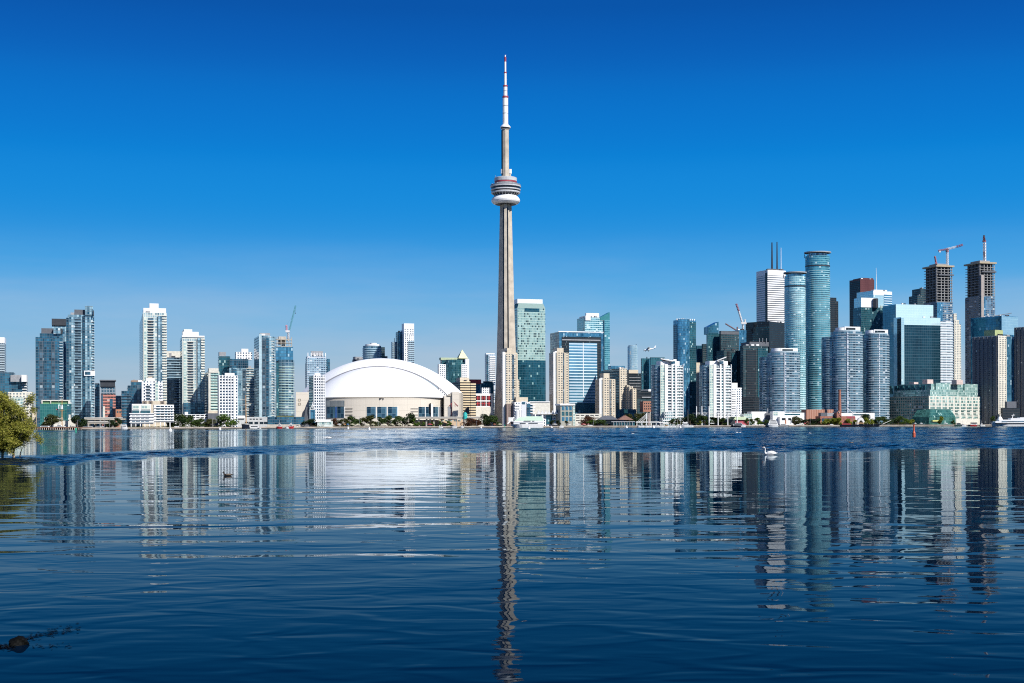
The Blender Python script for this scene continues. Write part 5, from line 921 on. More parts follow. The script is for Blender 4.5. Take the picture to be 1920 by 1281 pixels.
for k in range(6):
    xa_, xb_ = gx(1007 + k * 6.6, 1660), gx(1013.4 + k * 6.6, 1660); zA, zB = gz(776.5, 1020, 1660), gz(769.5 - (k == 0), 1020, 1660); mxx = (xa_ + xb_) / 2
    m_ = MB(); m_.face([(xa_, 1658.5, zA), (xb_, 1658.5, zA), (mxx, 1658.5, zB)]); m_.face([(xa_, 1658.5, zA), (mxx, 1658.5, zB), (mxx, 1672, zB), (xa_, 1672, zA)]); m_.face([(mxx, 1658.5, zB), (xb_, 1658.5, zA), (xb_, 1672, zA), (mxx, 1672, zB)]); m_.build('gable', WHITE, b)
balconies(f, 1036, 1048.5, 781, 793, 3.2, 1.3, 1.1, RAILW); bay(f, 'glass_bay', 1024, 1035, 779, 796, .5, g_teal)
b = bld('office_block', 'small grey glass office with a framed front on the quay', 1063, 1650)
f = block(b, 'wall', 1049, 1051, 1077.5, 759, None, 1650, mat('grey_green_stone', (.36, .36, .31), .8), dep=18); block(b, 'roof_edge', 1048, 1050, 1078.5, 757, 759.3, 1648, CLADW, dep=20)
for k in range(3):
    for x in (1053.5, 1060.5, 1067.5): bay(f, 'window', x, x + 5, 762 + k * 10, 769.5 + k * 10, .2, g_blue if k != 1 else g_teal)
bay(f, 'glass_edge', 1074, 1078, 760, None, .6, g_mint)
b = bld('parking_terrace', 'low cream parking terrace with dark slots left of the shorter beige twin', 1103, 1690)
f = block(b, 'wall', 1077, 1078.5, 1128, 776, None, 1690, CREAM, dep=24)
for k in range(5):
    for y in (778, 783, 788): bay(f, 'opening', 1080 + k * 9, 1086.5 + k * 9, y, y + 1.7, .15, g_black)
b = bld('restaurant', 'dockside restaurant with a brown hipped roof and glass front', 1172, 1668)
m_ = MB(); po = foot(1158, 1160, 1188, 1668, 6, 20).poly; ctr = [(p[0] * .12 + sum(q[0] for q in po) / 4 * .88, p[1] * .12 + sum(q[1] for q in po) / 4 * .88) for p in po]
f = block(b, 'wall', 1148, 1149, 1190, 790, None, 1668, g_teal, 6, 20); m_.prism(po, gz(787.5, 1172, 1668), gz(779.2, 1172, 1668), poly1=ctr).build('roof', [mat('brown_tiles', (.22, .12, .09), .8)] * 2, b); bay(f, 'fascia', 1146, 1190, 790, 791.6, 1.6, GREY)
for k in range(8): bay(f, 'post', 1150 + k * 5, 1150.8 + k * 5, 791, None, 1.5, GREY)
b = bld('restaurant', 'dark slate roofed pavilion between trees left of the brown hipped roof', 1140, 1690)
f = block(b, 'wall', 1124, 1126, 1158, 786, None, 1690, g_black, 6, 16); m_ = MB(); po = foot(1120, 1122, 1160, 1688, 6, 20).poly; ctr = [(p[0] * .4 + sum(q[0] for q in po) / 4 * .6, p[1] * .4 + sum(q[1] for q in po) / 4 * .6) for p in po]; m_.prism(po, gz(787, 1140, 1688), gz(779.5, 1140, 1688), poly1=ctr).build('roof', [SLATE, SLATE], b)
b = bld('concert_canopy', 'white latticed canopy hung from tall white masts on the quay', 1340, 1700)
x0, x1 = gx(1303, 1700), gx(1388, 1700); zc, zd = gz(774.5, 1340, 1700), gz(780.5, 1340, 1700)
MB().box(((x0 + x1) / 2, 1710, zc), (x1 - x0, 24, .5)).build('roof_edge', WHITE, b)
for k in range(14):
    u = x0 + (x1 - x0) * k / 13; MB().tube((u, 1698, zc), (u + 4, 1699, zd), .28, n=4).build('lattice_bar', WHITE, b); MB().tube((u + 4, 1699, zd), (u + 5.2, 1698, zc), .2, n=4).build('lattice_bar', WHITE, b)
MB().tube((x0 + 14, 1699, zd), (x1, 1699, zd), .3, n=4).build('lattice_bar', WHITE, b)
for px, y in ((1306, 762), (1316, 761.5), (1329.5, 762), (1346.3, 774), (1364.5, 774), (1382, 760)):
    MB().tube((gx(px, 1697), 1697, GZ), (gx(px, 1697), 1697, gz(y, px, 1697)), .75, .6, 8).build('mast', WHITE, b)
MB().box((gx(1360, 1710), 1716, GZ + 4), (26, 10, 8)).build('stage', DARKM, b)
b = bld('market_hall', 'low hall with pale green roof and a red painted front', 1385, 1712)
f = block(b, 'wall', 1366, 1367, 1404, 787, None, 1712, mat('pink_red_paint', (.55, .10, .14), .6), 6, 14); m_ = MB(); po = foot(1366, 1367, 1406, 1710, 6, 18).poly; ctr = [(p[0] * .6 + sum(q[0] for q in po) / 4 * .4, p[1] * .6 + sum(q[1] for q in po) / 4 * .4) for p in po]; m_.prism(po, gz(787.4, 1385, 1710), gz(781.5, 1385, 1710), poly1=ctr).build('roof', [MATS['pale_green_roof']] * 2, b)
b = bld('theatre', 'white blank walled hall right of the pale green roof', 1420, 1740)
block(b, 'wall', 1408, 1409, 1437, 772, None, 1740, WHITE, 10, 16); block(b, 'glass_box', 1394, 1395, 1410, 776, None, 1738, g_mint, 10, 14); block(b, 'black_box', 1434, 1435, 1450, 775, None, 1742, SLATE, 10, 14); MB().tube((gx(1440, 1745), 1748, gz(775, 1440, 1745)), (gx(1440, 1745), 1748, gz(766, 1440, 1745)), .8).build('flue', GREY, b)
b = bld('pavilion', 'white cubic pavilion with a terrace behind the moored yacht', 1465, 1728)
f = block(b, 'wall', 1448, 1449, 1471, 771.5, None, 1728, CLADW, 10, 10); bay(f, 'window', 1450, 1459, 773, 779, .15, g_mint); f = block(b, 'terrace', 1461, 1462, 1485, 782, None, 1722, WHITE, 10, 10); bay(f, 'window', 1466, 1473, 784, 788, .15, g_black); bay(f, 'window', 1478, 1483, 784, 788, .15, g_black)
b = bld('power_house', 'red brick power house with gable and dark roofs by the chimney', 1560, 1735)
f = block(b, 'rear_hall', 1506, 1512, 1563, 768, None, 1752, fac('brick_pilasters', 30, 3.4, .0, .35, (.34, .15, .10), (.42, .22, .16), (.48, .26, .19), 0, .5, .3, 0, rough=.8), 12, 16)
f = block(b, 'front_hall', 1536, 1538, 1590, 780.5, None, 1735, BRICK, 10, 16); block(b, 'dark_roof', 1538, 1539, 1552, 774, 780.8, 1738, SLATE, 10, 8); block(b, 'grey_roof', 1550, 1551, 1568, 774.5, 780.8, 1739, GREY, 10, 8); bay(f, 'opening', 1541, 1562, 784.5, 794, .2, g_navy)
fb = block(b, 'gable_hall', 1566, 1569, 1577.5, 774, None, 1733, BRICK, 10, 14); z0, z1 = gz(774, 1573, 1733), gz(769.5, 1573, 1733); P4 = fb.poly; mA = [(P4[0][0] + P4[1][0]) / 2, (P4[0][1] + P4[1][1]) / 2]; mB_ = [(P4[3][0] + P4[2][0]) / 2, (P4[3][1] + P4[2][1]) / 2]
m_ = MB(); m_.face([(*P4[0], z0), (*P4[1], z0), (*mA, z1)]); m_.face([(*P4[0], z0), (*mA, z1), (*mB_, z1), (*P4[3], z0)], None, 1); m_.face([(*mA, z1), (*P4[1], z0), (*P4[2], z0), (*mB_, z1)], None, 1); m_.build('gable', [BRICK, SLATE], b)
MB().lathe(gx(1573.3, 1733), 1733.0, [(0, z0 + .2), (.9, z0 + .2), (.9, z0 + 1.2), (0, z0 + 1.3)], 12).build('round_window', CREAM, b)
f = block(b, 'right_wing', 1576, 1577, 1604, 782.5, None, 1738, BRICK, 10, 14); bay(f, 'red_sign', 1588, 1603, 780.5, 784, .3, NRED)
b = bld('chimney', 'tall tapering red brick chimney by the power house', 1574.5, 1742); MB().lathe(gx(1574.5, 1742), 1742, [(2.6, GZ), (1.6, gz(733, 1574, 1742)), (1.9, gz(732.5, 1574, 1742)), (1.9, gz(730.5, 1574, 1742)), (0, gz(730.4, 1574, 1742))], 16).build('stack', BRICK, b)
b = bld('band_shell', 'white arched garden shell on the quay right of the power house', 1613, 1760)
xa_, hw_ = gx(1613, 1760), 5.0; m_ = MB()
for k in range(16):
    a0, a1 = math.pi * k / 16, math.pi * (k + 1) / 16
    for (r0, r1) in ((1, .72),):
        p = lambda a, s, y: (xa_ + hw_ * s * math.cos(a), y, GZ + .2 + 9.8 * s * math.sin(a))
        m_.face([p(a0, 1, 1756), p(a1, 1, 1756), p(a1, .62, 1756), p(a0, .62, 1756)]); m_.face([p(a0, 1, 1756), p(a0, 1, 1764), p(a1, 1, 1764), p(a1, 1, 1756)]); m_.face([p(a0, .62, 1756), p(a1, .62, 1756), p(a1, .62, 1764), p(a0, .62, 1764)])
m_.build('shell', WHITE, b); m_ = MB(); m_.face([(xa_ + hw_ * .64 * math.cos(math.pi * k / 16), 1763, GZ + .2 + 9.8 * .64 * math.sin(math.pi * k / 16)) for k in range(17)]); m_.build('back_wall', BEIGE, b)
# ------------------------------------------------------------------ trees
BARK = mat('bark', (.16, .12, .09), .9, var=.4, scale=2); TWIG = mat('willow_bark', (.34, .26, .17), .85, var=.3, scale=3)
L_G = leafmat('leaf_green', (.025, .05, .012), (.05, .095, .02), (.09, .14, .03)); L_D = leafmat('leaf_dark', (.012, .028, .010), (.022, .048, .014), (.04, .07, .02))
L_B = leafmat('leaf_bright', (.05, .10, .012), (.09, .17, .02), (.14, .22, .03)); L_Y = leafmat('leaf_yellow', (.12, .15, .015), (.22, .26, .025), (.32, .33, .05))
L_O = leafmat('leaf_olive', (.04, .05, .015), (.075, .085, .022), (.11, .115, .035)); L_R = leafmat('leaf_russet', (.05, .022, .012), (.10, .04, .02), (.15, .07, .03))
def leaf_quad(m_, c, s, rnd, asp=.6, down=0):
    d = Vector((rnd.gauss(0, 1), rnd.gauss(0, 1), rnd.gauss(0, .6) - down)); 
    if d.length < .01: return
    d.normalize(); n = d.cross(Vector((rnd.gauss(0, 1), rnd.gauss(0, 1), rnd.gauss(0, 1))))
    if n.length < .01: return
    n.normalize(); a, b_ = d * s, n * s * asp; c = Vector(c)
    m_.face([c - a, c + b_, c + a, c - b_])
def tree_meshes(seed, leaf, h, wd, n=700, trunk=.22, size=.55, tall=1.0):
    rnd = random.Random(seed); t = MB(); hb = h * trunk
    t.tube((0, 0, -.6), (rnd.uniform(-.1, .1), 0, hb), .035 * h * .7, .022 * h, 7); blobs = []
    for k in range(13):
        a = k * 2.4 + rnd.uniform(-.5, .5); rr = rnd.uniform(.12, .40) * wd; z = h * (.20 + .66 * ((k * 5 % 13) / 12.)) ; rr *= 1.15 - .85 * max(0, (z / h - .45)) 
        p = (rr * math.cos(a), rr * math.sin(a), z); blobs.append((*p, rnd.uniform(.15, .25) * wd)); t.tube((0, 0, hb * .9), p, .014 * h, .004 * h, 5, caps=False)
    blobs.append((0, 0, h * .8, .2 * wd)); c = MB()
    for k in range(n):
        x, y, z, r_ = rnd.choice(blobs); d = Vector((rnd.gauss(0, 1), rnd.gauss(0, 1), rnd.gauss(0, 1))).normalized() * r_ * rnd.uniform(.55, 1.08) ** .6
        leaf_quad(c, (x + d.x, y + d.y, min(h * 1.03, max(hb * .35, z + d.z * tall))), size * rnd.uniform(.5, 1.2), rnd)
    return t, c
PROTO = {}
for key, leaf, h, wd, n in (('g0', L_G, 11, 11, 1000), ('g1', L_G, 11, 10, 900), ('d0', L_D, 11, 11, 1000), ('d1', L_D, 11, 10, 900), ('b0', L_B, 11, 12, 1100), ('b1', L_B, 7, 5, 420), ('y0', L_Y, 6, 8, 650), ('y1', L_Y, 8, 5, 420), ('o0', L_O, 11, 11, 950), ('o1', L_O, 11, 9, 800), ('r0', L_R, 9, 12, 900), ('r1', L_R, 8, 8, 600)):
    PROTO[key] = (tree_meshes(sum(map(ord, key)), leaf, h, wd, int(n * 1.7), .13 if h > 8 else .10), leaf, h, wd, {})
random.seed(11)
def tree(key, px, ytop, wpx, off, label, name='tree'):
    (t, c), leaf, h, wd, cache = PROTO[key]; Y = shore(px) + off; H_ = gz(ytop, px, Y) - GZ; Wd = wpx / F * Y
    e = thing(name, label, 'tree', (gx(px, Y), Y, GZ), 'trees along the far shore')
    for nm, m_, mt in (('trunk', t, BARK), ('crown', c, leaf)):
        if nm in cache: o_ = cache[nm].copy(); col.objects.link(o_); o_.parent = e
        else:
            o_ = m_.build(nm, mt, None); o_.parent = e; cache[nm] = o_
    e.scale = (1.34 * Wd / wd, 1.34 * Wd / wd, H_ / h); e.rotation_euler = (0, 0, random.uniform(0, 6.28))
TREES = [
 ('o0', 96, 778, 27, 14, 'yellowish green tree in front of the green glass office'), ('d0', 89, 783, 16, 22, 'dark tree behind the moored white cruiser at the left pier'), ('d0', 145, 780, 20, 34, 'dark spreading tree right of the cream clock turret'), ('d1', 156, 785, 14, 34, 'small dark tree where the elevated road begins'), ('d1', 208, 787, 14, 40, 'dark tree below the elevated road, beside the red brick block'), ('d1', 221, 783, 12, 45, 'dark slim tree left of the stilted white terraces'),
 ('d1', 322, 783, 17, 22, 'dark low tree touching the stilted white terraces'), ('d0', 333, 777, 22, 18, 'dark tall tree beside the white terraces, highest of its clump'), ('g0', 345, 777, 20, 20, 'green rounded tree second in the clump by the white terraces'), ('g1', 359, 779, 19, 18, 'green tree in front of the white parking terrace middle'), ('g0', 374, 785, 22, 18, 'low wide green tree at the right half of the white parking terrace'), ('o0', 391, 786, 24, 18, 'low olive tree at the end of the white parking terrace'), ('g1', 369, 787, 16, 12, 'short green tree in the gap before the low wide trees'), ('b0', 425, 778, 27, 14, 'big bright green round tree at the foot of the slim white tower'), ('d1', 413, 788, 12, 16, 'small dark tree tucked left of the bright round tree'),
 ('d0', 583, 786, 22, 12, 'dark round tree in front of the pale glass cafe'), ('r1', 628, 785, 11, 14, 'thin reddish tree right of the pale glass cafe'), ('o1', 640, 786, 14, 18, 'olive tree starting the row before the stadium'), ('o0', 650, 785, 14, 18, 'olive tree second in the row before the stadium'), ('g0', 661, 780, 20, 16, 'green tree below the stadium louvres'), ('o1', 677, 783, 13, 18, 'narrow olive tree below the blank stadium wall'), ('o0', 694, 779, 24, 14, 'wide olive tree below the three big stadium windows'), ('g1', 713, 782, 16, 16, 'green tree under the middle stadium window'), ('g0', 728, 779, 18, 16, 'green tree under the third stadium window'), ('g1', 744, 780, 20, 15, 'green tree left of the tallest tree by the stadium'), ('d0', 766, 775, 21, 14, 'tallest dark tree in front of the stadium'), ('b1', 775, 783, 10, 12, 'bright slim tree leaning on the tallest dark one'),
 ('b1', 785, 791, 6, 10, 'small young tree before the brick arcade, nearest the stadium row'), ('b1', 794, 791, 6, 10, 'small young tree left of the pale arcade columns'), ('b1', 811, 791, 6, 10, 'small young tree right of the pale arcade columns'), ('b1', 826, 790, 6, 10, 'small young tree before the middle of the brick arcade'), ('b1', 842, 789, 6.5, 10, 'small young tree below the red stadium gate'),
 ('r0', 884, 785, 26, 24, 'russet tree left of the needle foot'), ('r1', 896, 787, 14, 20, 'small russet tree between the red and green crowns'), ('d0', 908, 777, 22, 24, 'dark green tree at the left foot of the needle'), ('g0', 920, 779, 19, 20, 'green tree touching the needle foot'), ('g1', 930, 783, 12, 24, 'small green tree right in front of the needle foot'),
 ('d1', 1036, 788, 9, 12, 'small dark tree in front of the zigzag roofed hall'), ('d1', 1047, 788, 8, 12, 'small dark tree left of the small grey glass office'), ('d1', 1063, 789, 8, 12, 'small dark tree in front of the small grey glass office'), ('r0', 1101, 781, 22, 24, 'red brown tree in front of the cream parking terrace'), ('b1', 1108, 787, 14, 16, 'bright green bush below the red brown tree'), ('g0', 1121, 787, 20, 14, 'green bushy tree left of the dark slate pavilion'), ('g1', 1131, 788, 12, 14, 'green bush under the shorter beige twin'),
 ('o0', 1182, 777, 20, 62, 'olive tree behind the brown hipped roof'), ('o1', 1196, 775, 18, 62, 'olive tree in the middle of the clump by the brown box'), ('o0', 1207, 775, 16, 60, 'olive tree under the brown box on posts'), ('d1', 1190, 783, 18, 46, 'dark low tree right of the brown hipped roof'),
 ('g1', 1262, 785, 13, 14, 'small green tree at the foot of the first winged tower'), ('o1', 1272, 784, 13, 14, 'small olive tree at the right corner of the first winged tower'), ('d0', 1294, 777, 20, 26, 'dark tree filling the gap between the winged towers'), ('d0', 1308, 778, 20, 28, 'dark tree behind the first white mast'), ('g0', 1322, 780, 20, 28, 'green tree between the second and third white masts'), ('d1', 1338, 782, 20, 28, 'dark tree under the latticed canopy'), ('g1', 1354, 784, 18, 28, 'green tree under the right end of the latticed canopy'), ('y1', 1313, 789, 8, 10, 'yellow green bush at the second white mast'),
 ('g1', 1400, 784, 8, 12, 'slim green tree right of the red painted hall'), ('g1', 1410, 785, 9, 12, 'slim green tree in front of the white blank hall'), ('b1', 1422, 783, 12, 12, 'bright tree between the white hall and the moored yacht'), ('g1', 1435, 787, 10, 12, 'low green tree just left of the moored yacht'),
 ('o0', 1489, 781, 17, 22, 'olive tree in front of the rounded condominium podium'), ('o1', 1497, 783, 12, 22, 'olive tree beside the first brick roof'), ('d0', 1509, 787, 16, 18, 'dark tree before the brick hall, first of three'), ('d1', 1521, 785, 14, 18, 'dark tree before the brick hall, middle of three'), ('d0', 1532, 785, 14, 18, 'dark tree before the brick hall, beside the orange wall'), ('y0', 1548, 786, 13, 8, 'yellow tree in front of the power house opening, smallest'), ('y0', 1560, 785, 15, 8, 'yellow tree in front of the power house, middle one'), ('y0', 1571, 784, 14, 8, 'yellow tree below the round gable window'), ('y0', 1592, 786, 10, 10, 'yellow tree in front of the red sign'), ('y1', 1603, 787, 9, 10, 'yellow tree left of the white garden shell'),
 ('y0', 1625, 784, 11, 10, 'yellow tree just right of the white garden shell'), ('y0', 1634, 787, 9, 10, 'low yellow bush second right of the garden shell'), ('d1', 1619, 776, 15, 40, 'tall dark tree behind the white garden shell'), ('d0', 1629, 778, 13, 42, 'dark tree at the left end of the warehouse'), ('g1', 1645, 782, 17, 14, 'green tree by the warehouse corner, above the schooner bow'), ('g0', 1659, 781, 18, 14, 'green tree under the shaded warehouse side'), ('g0', 1684, 780, 17, 14, 'rounded green tree in the middle of the shaded warehouse side'), ('b0', 1698, 785, 13, 12, 'lighter green tree left of the glass atrium'), ('y0', 1709, 787, 9, 10, 'small yellow bush beside the glass atrium'), ('y1', 1764.5, 780, 10, 10, 'bright yellow green young tree in front of the glass atrium'), ('g1', 1787, 788, 8, 10, 'small dark bush before the sunlit warehouse wall'), ('g1', 1863, 780, 9, 30, 'dark green tree at the right end of the warehouse')]
for T in TREES: tree(*T)
# low hedges and planting on the far quay: nobody could count the bushes
rnd = random.Random(5); c = MB()
for xa, xb, hh in ((300, 440, 1.6), (625, 780, 1.5), (1490, 1545, 1.8), (1616, 1720, 2.2), (240, 300, 1.0), (590, 625, 1.4)):
    for k in range(int((xb - xa) * 9)):
        px = rnd.uniform(xa, xb); Y = shore(px) + rnd.uniform(5, 9); leaf_quad(c, (gx(px, Y), Y, GZ + rnd.uniform(0, hh)), rnd.uniform(.25, .55), rnd)
tag(c.build('hedge_planting', L_O), 'low hedges and ground planting along the far quay', 'planting', kind='stuff')

# ------------------------------------------------------------------ the willow bush standing in the water at the left
WY = 128.0; rnd = random.Random(3)
b = thing('willow_bush', 'sprawling green willow bush leaning over the water at the left edge', 'tree', (gx(8, WY), WY, -.1))
P_ = lambda px, y, d=0: Vector((gx(px, WY + d), WY + d, gz(y, px, WY + d)))
L_W = leafmat('leaf_willow', (.12, .15, .018), (.29, .29, .04), (.50, .46, .10)); tr = MB(); tips = []
def limb(m_, pts, r0, r1):
    for i in range(len(pts) - 1):
        a = r0 + (r1 - r0) * i / (len(pts) - 1); c_ = r0 + (r1 - r0) * (i + 1) / (len(pts) - 1); m_.tube(pts[i], pts[i + 1], a, c_, 7, caps=False)
def wob(p, q, n, amp):
    return [p.lerp(q, k / n) + Vector((rnd.gauss(0, amp), rnd.gauss(0, amp), rnd.gauss(0, amp))) * (0 < k < n) for k in range(n + 1)]
limb(tr, [P_(26, 862), P_(25, 848), P_(28, 838), P_(36, 826), P_(50, 812), P_(60, 800), P_(67, 790)], .13, .03)
limb(tr, [P_(4, 862, 1), P_(5, 850, 1), P_(10, 840, 1), P_(14, 825, 1), P_(12, 805, 1), P_(8, 780, 1)], .14, .04); limb(tr, [P_(5, 852, 1), P_(1, 842, 1), P_(-8, 825, 1)], .08, .03)
limb(tr, [P_(37, 862, 1), P_(38, 850, 1), P_(41, 842, 1), P_(46, 834, 1)], .07, .02); limb(tr, [P_(-20, 862, 2), P_(-18, 830, 2), P_(-14, 800, 2), P_(-10, 770, 2)], .2, .06)
limb(tr, [P_(0, 821), P_(12, 813), P_(28, 803), P_(42, 792), P_(52, 780)], .07, .02); tr.build('trunk', TWIG, b)
# leaf clusters: ellipses in the bush's own plane, with depth
CL = [(-6, 760, 24, 17, 2.6), (14, 752, 14, 11, 2.0), (4, 742, 10, 5, 1.4), (30, 768, 13, 13, 1.8), (44, 776, 10, 9, 1.3), (52, 790, 10, 9, 1.1), (20, 785, 20, 14, 2.2), (-4, 795, 18, 16, 2.4), (36, 800, 14, 10, 1.5), (12, 812, 16, 10, 1.6), (-6, 822, 12, 10, 1.6), (44, 812, 8, 5, .8), (60, 800, 6, 4, .6), (52, 822, 6, 4, .6), (68, 817, 4, 3, .4), (74, 826, 4, 2, .3), (1, 841, 5, 4, .5), (62, 770, 4, 8, .4), (60, 745, 3, 5, .3), (57, 752, 5, 6, .4), (-20, 770, 20, 24, 2.4), (-20, 810, 16, 20, 2.2)]
br = MB(); lf = MB()
edge_x = lambda y: [12, 20, 38, 50, 58, 62, 60, 52, 40, 26, 18][max(0, min(10, int((y - 738) / 10.5)))]
for k in range(112):
    y = rnd.uniform(742, 834) if k < 70 else rnd.uniform(798, 846); xe = edge_x(y); CL.append((rnd.uniform(-45, xe), y, rnd.uniform(6, 10), rnd.uniform(5, 9), rnd.uniform(.5, 2.2)))
for ci, (px, y, rx, ry, dp_) in enumerate(CL):
    cpt = P_(px, y, rnd.uniform(-1, 1)); wx, wz = rx / F * WY, ry / F * WY; nb = int(6 + rx * ry / 12); start = P_(min(px, 30) * .6 + 4, min(y + 28, 840), rnd.uniform(0, 1.5))
    for k in range(nb):
        d = Vector((rnd.gauss(0, 1), rnd.gauss(0, 1), rnd.gauss(0, 1))).normalized() * rnd.uniform(.5, 1.0) ** .5
        tip = cpt + Vector((d.x * wx, d.y * dp_ * .7, d.z * wz)); base = cpt + Vector((d.x * wx * .2 - .1, d.y * .4, d.z * wz * .15 - wz * .4)); pts = wob(base, tip, 4, .04); limb(br, pts, .014, .004)
        if k % 4 == 0: limb(br, wob(start, base, 4, .1), .035, .014)
        for q in range(int(34 + 40 * wx)):
            t_ = rnd.random() ** .6; i = min(3, int(t_ * 4)); o_ = pts[i].lerp(pts[i + 1], t_ * 4 - i); leaf_quad(lf, o_ + Vector((rnd.gauss(0, .17), rnd.gauss(0, .17), rnd.gauss(0, .17) + .02)), rnd.uniform(.06, .13), rnd, .26)
br.build('branch', TWIG, b); lf.build('crown', L_W, b)

# ------------------------------------------------------------------ birds
FEA = mat('swan_white', (.86, .86, .84), .6, var=.05); ORA = mat('swan_bill', (.60, .20, .03), .5); DKB = mat('duck_brown', (.035, .026, .02), .7, var=.4, scale=9); DKL = mat('duck_pale_flank', (.20, .15, .11), .7)
def swan_mesh(L_, neck):
    p = [(.72, 0, .20, .012, .008), (.60, 0, .17, .06, .035), (.45, 0, .15, .15, .10), (.22, 0, .17, .23, .21), (-.05, 0, .15, .25, .22), (-.30, 0, .11, .19, .17), (-.46, 0, .13, .11, .12)]
    if neck == 'up': p += [(-.535, 0, .26, .062, .062), (-.525, 0, .42, .046, .046), (-.53, 0, .58, .042, .042), (-.57, 0, .70, .043, .043), (-.63, 0, .735, .048, .05), (-.70, 0, .715, .032, .03), (-.735, 0, .70, .02, .018)]
    elif neck == 'tuck': p += [(-.50, 0, .22, .07, .06), (-.47, 0, .32, .05, .05), (-.38, 0, .385, .045, .045), (-.25, 0, .385, .05, .045), (-.14, 0, .36, .03, .025)]
    else: p += [(-.60, 0, .17, .06, .06), (-.74, 0, .12, .045, .045), (-.9, 0, .12, .043, .045), (-1.0, 0, .16, .05, .05), (-1.08, 0, .13, .03, .028)]
    return MB().loft(p, 14, 5)
def swan(px, y, label, neck='up', rz=0, s=1.0, cat='swan', bill=True, name='swan'):
    Y = 7440.0 / (y - HY + (px - HX) * ROLL); e = thing(name, label, cat, (gx(px, Y), Y, 0), 'swans on the water')
    o_ = swan_mesh(1, neck).build('body', FEA, None); o_.parent = e
    if bill and neck != 'tuck':
        q = (-.735, .70, -.83, .665) if neck == 'up' else (-1.08, .13, -1.17, .09); k = MB().loft([(q[0] + .02, 0, q[1] + .004, .024, .024), ((q[0] + q[2]) / 2, 0, (q[1] + q[3]) / 2, .02, .014), (q[2], 0, q[3], .012, .006)], 10, 3).build('bill', ORA, None); k.parent = e
    wg = MB().loft([(-.32, .17, .20, .03, .06), (-.05, .235, .24, .035, .12), (.25, .20, .24, .03, .10), (.5, .09, .22, .015, .03)], 10, 4).build('wing', FEA, None); wg.parent = e
    wg = MB().loft([(-.32, -.17, .20, .03, .06), (-.05, -.235, .24, .035, .12), (.25, -.20, .24, .03, .10), (.5, -.09, .22, .015, .03)], 10, 4).build('wing', FEA, None); wg.parent = e
    e.scale = (s,) * 3; e.rotation_euler = (0, 0, R(rz)); return e
swan(1444.5, 853, 'white swan with tall upright neck, the nearest swan on the right', 'up', 4, 1.02)
swan(616, 822.5, 'white swan with its neck folded back on the pale reflection of the dome', 'tuck', 0, 1.12)
swan(697, 810.8, 'tiny white swan on the harbour below the stadium windows', 'low', 8, .7); swan(742, 809.5, 'tiny white swan right of the pair of buoys by the stadium', 'up', 70, .9)
swan(1186, 813.4, 'tiny white swan below the brown hipped restaurant roof', 'low', 180, .6); swan(1340, 811.6, 'tiny white swan below the concert masts', 'low', 200, .6)
swan(1382, 811.8, 'tiny white swan below the red painted hall, left of two', 'up', 20, .7); swan(1387, 811.9, 'tiny white swan below the red painted hall, right of two', 'up', 160, .7); swan(1518, 813, 'tiny white swan below the brick hall', 'low', 185, .6)
def gull(px, y, label):
    Y = 7440.0 / (y - HY + (px - HX) * ROLL); s = Y / 310.0; e = thing('gull', label, 'gull', (gx(px, Y), Y, 0)); e.scale = (s,) * 3
    o_ = MB().loft([(.3, 0, .1, .01, .01), (.15, 0, .12, .06, .05), (0, 0, .13, .09, .08), (-.16, 0, .18, .06, .06), (-.24, 0, .27, .05, .05), (-.33, 0, .26, .01, .01)], 10, 4).build('body', FEA, None); o_.parent = e
    for sgn in (-1, 1): k = MB().loft([(.05, sgn * .05, .16, .08, .015), (.12, sgn * .12, .38, .07, .012), (.22, sgn * .16, .58, .01, .005)], 8, 4).build('wing', FEA, None); k.parent = e
gull(608.5, 822, 'white gull with raised wings beside the swan on the dome reflection')
def duck(px, y, label, s=1.0, rz=0):
    Y = 7440.0 / (y - HY + (px - HX) * ROLL); e = thing('duck', label, 'duck', (gx(px, Y), Y, 0)); e.scale = (s,) * 3; e.rotation_euler = (0, 0, R(rz))
    o_ = MB().loft([(.34, 0, .10, .012, .008), (.27, 0, .085, .05, .025), (.12, 0, .06, .105, .075), (-.04, 0, .05, .115, .085), (-.17, 0, .06, .085, .075), (-.225, 0, .12, .045, .045), (-.235, 0, .18, .035, .035), (-.255, 0, .225, .042, .042), (-.30, 0, .215, .032, .03)], 12, 5).build('body', DKB, None); o_.parent = e
    k = MB().loft([(-.30, 0, .212, .022, .014), (-.34, 0, .203, .02, .008), (-.37, 0, .20, .012, .004)], 8, 3).build('bill', mat('duck_bill', (.10, .09, .04), .5), None); k.parent = e
    for sgn in (-1, 1): k = MB().loft([(-.1, sgn * .085, .085, .02, .03), (.05, sgn * .105, .09, .022, .045), (.2, sgn * .06, .10, .012, .02)], 8, 4).build('wing', DKL, None); k.parent = e
duck(427, 892.5, 'dark brown duck swimming to the left on the calm water', 1.0, -3); duck(1596, 831.5, 'small dark duck on the ruffled water left of the red buoy', 1.3); duck(1102, 812.6, 'faint dark duck on the harbour below the cream parking terrace', 1.3)

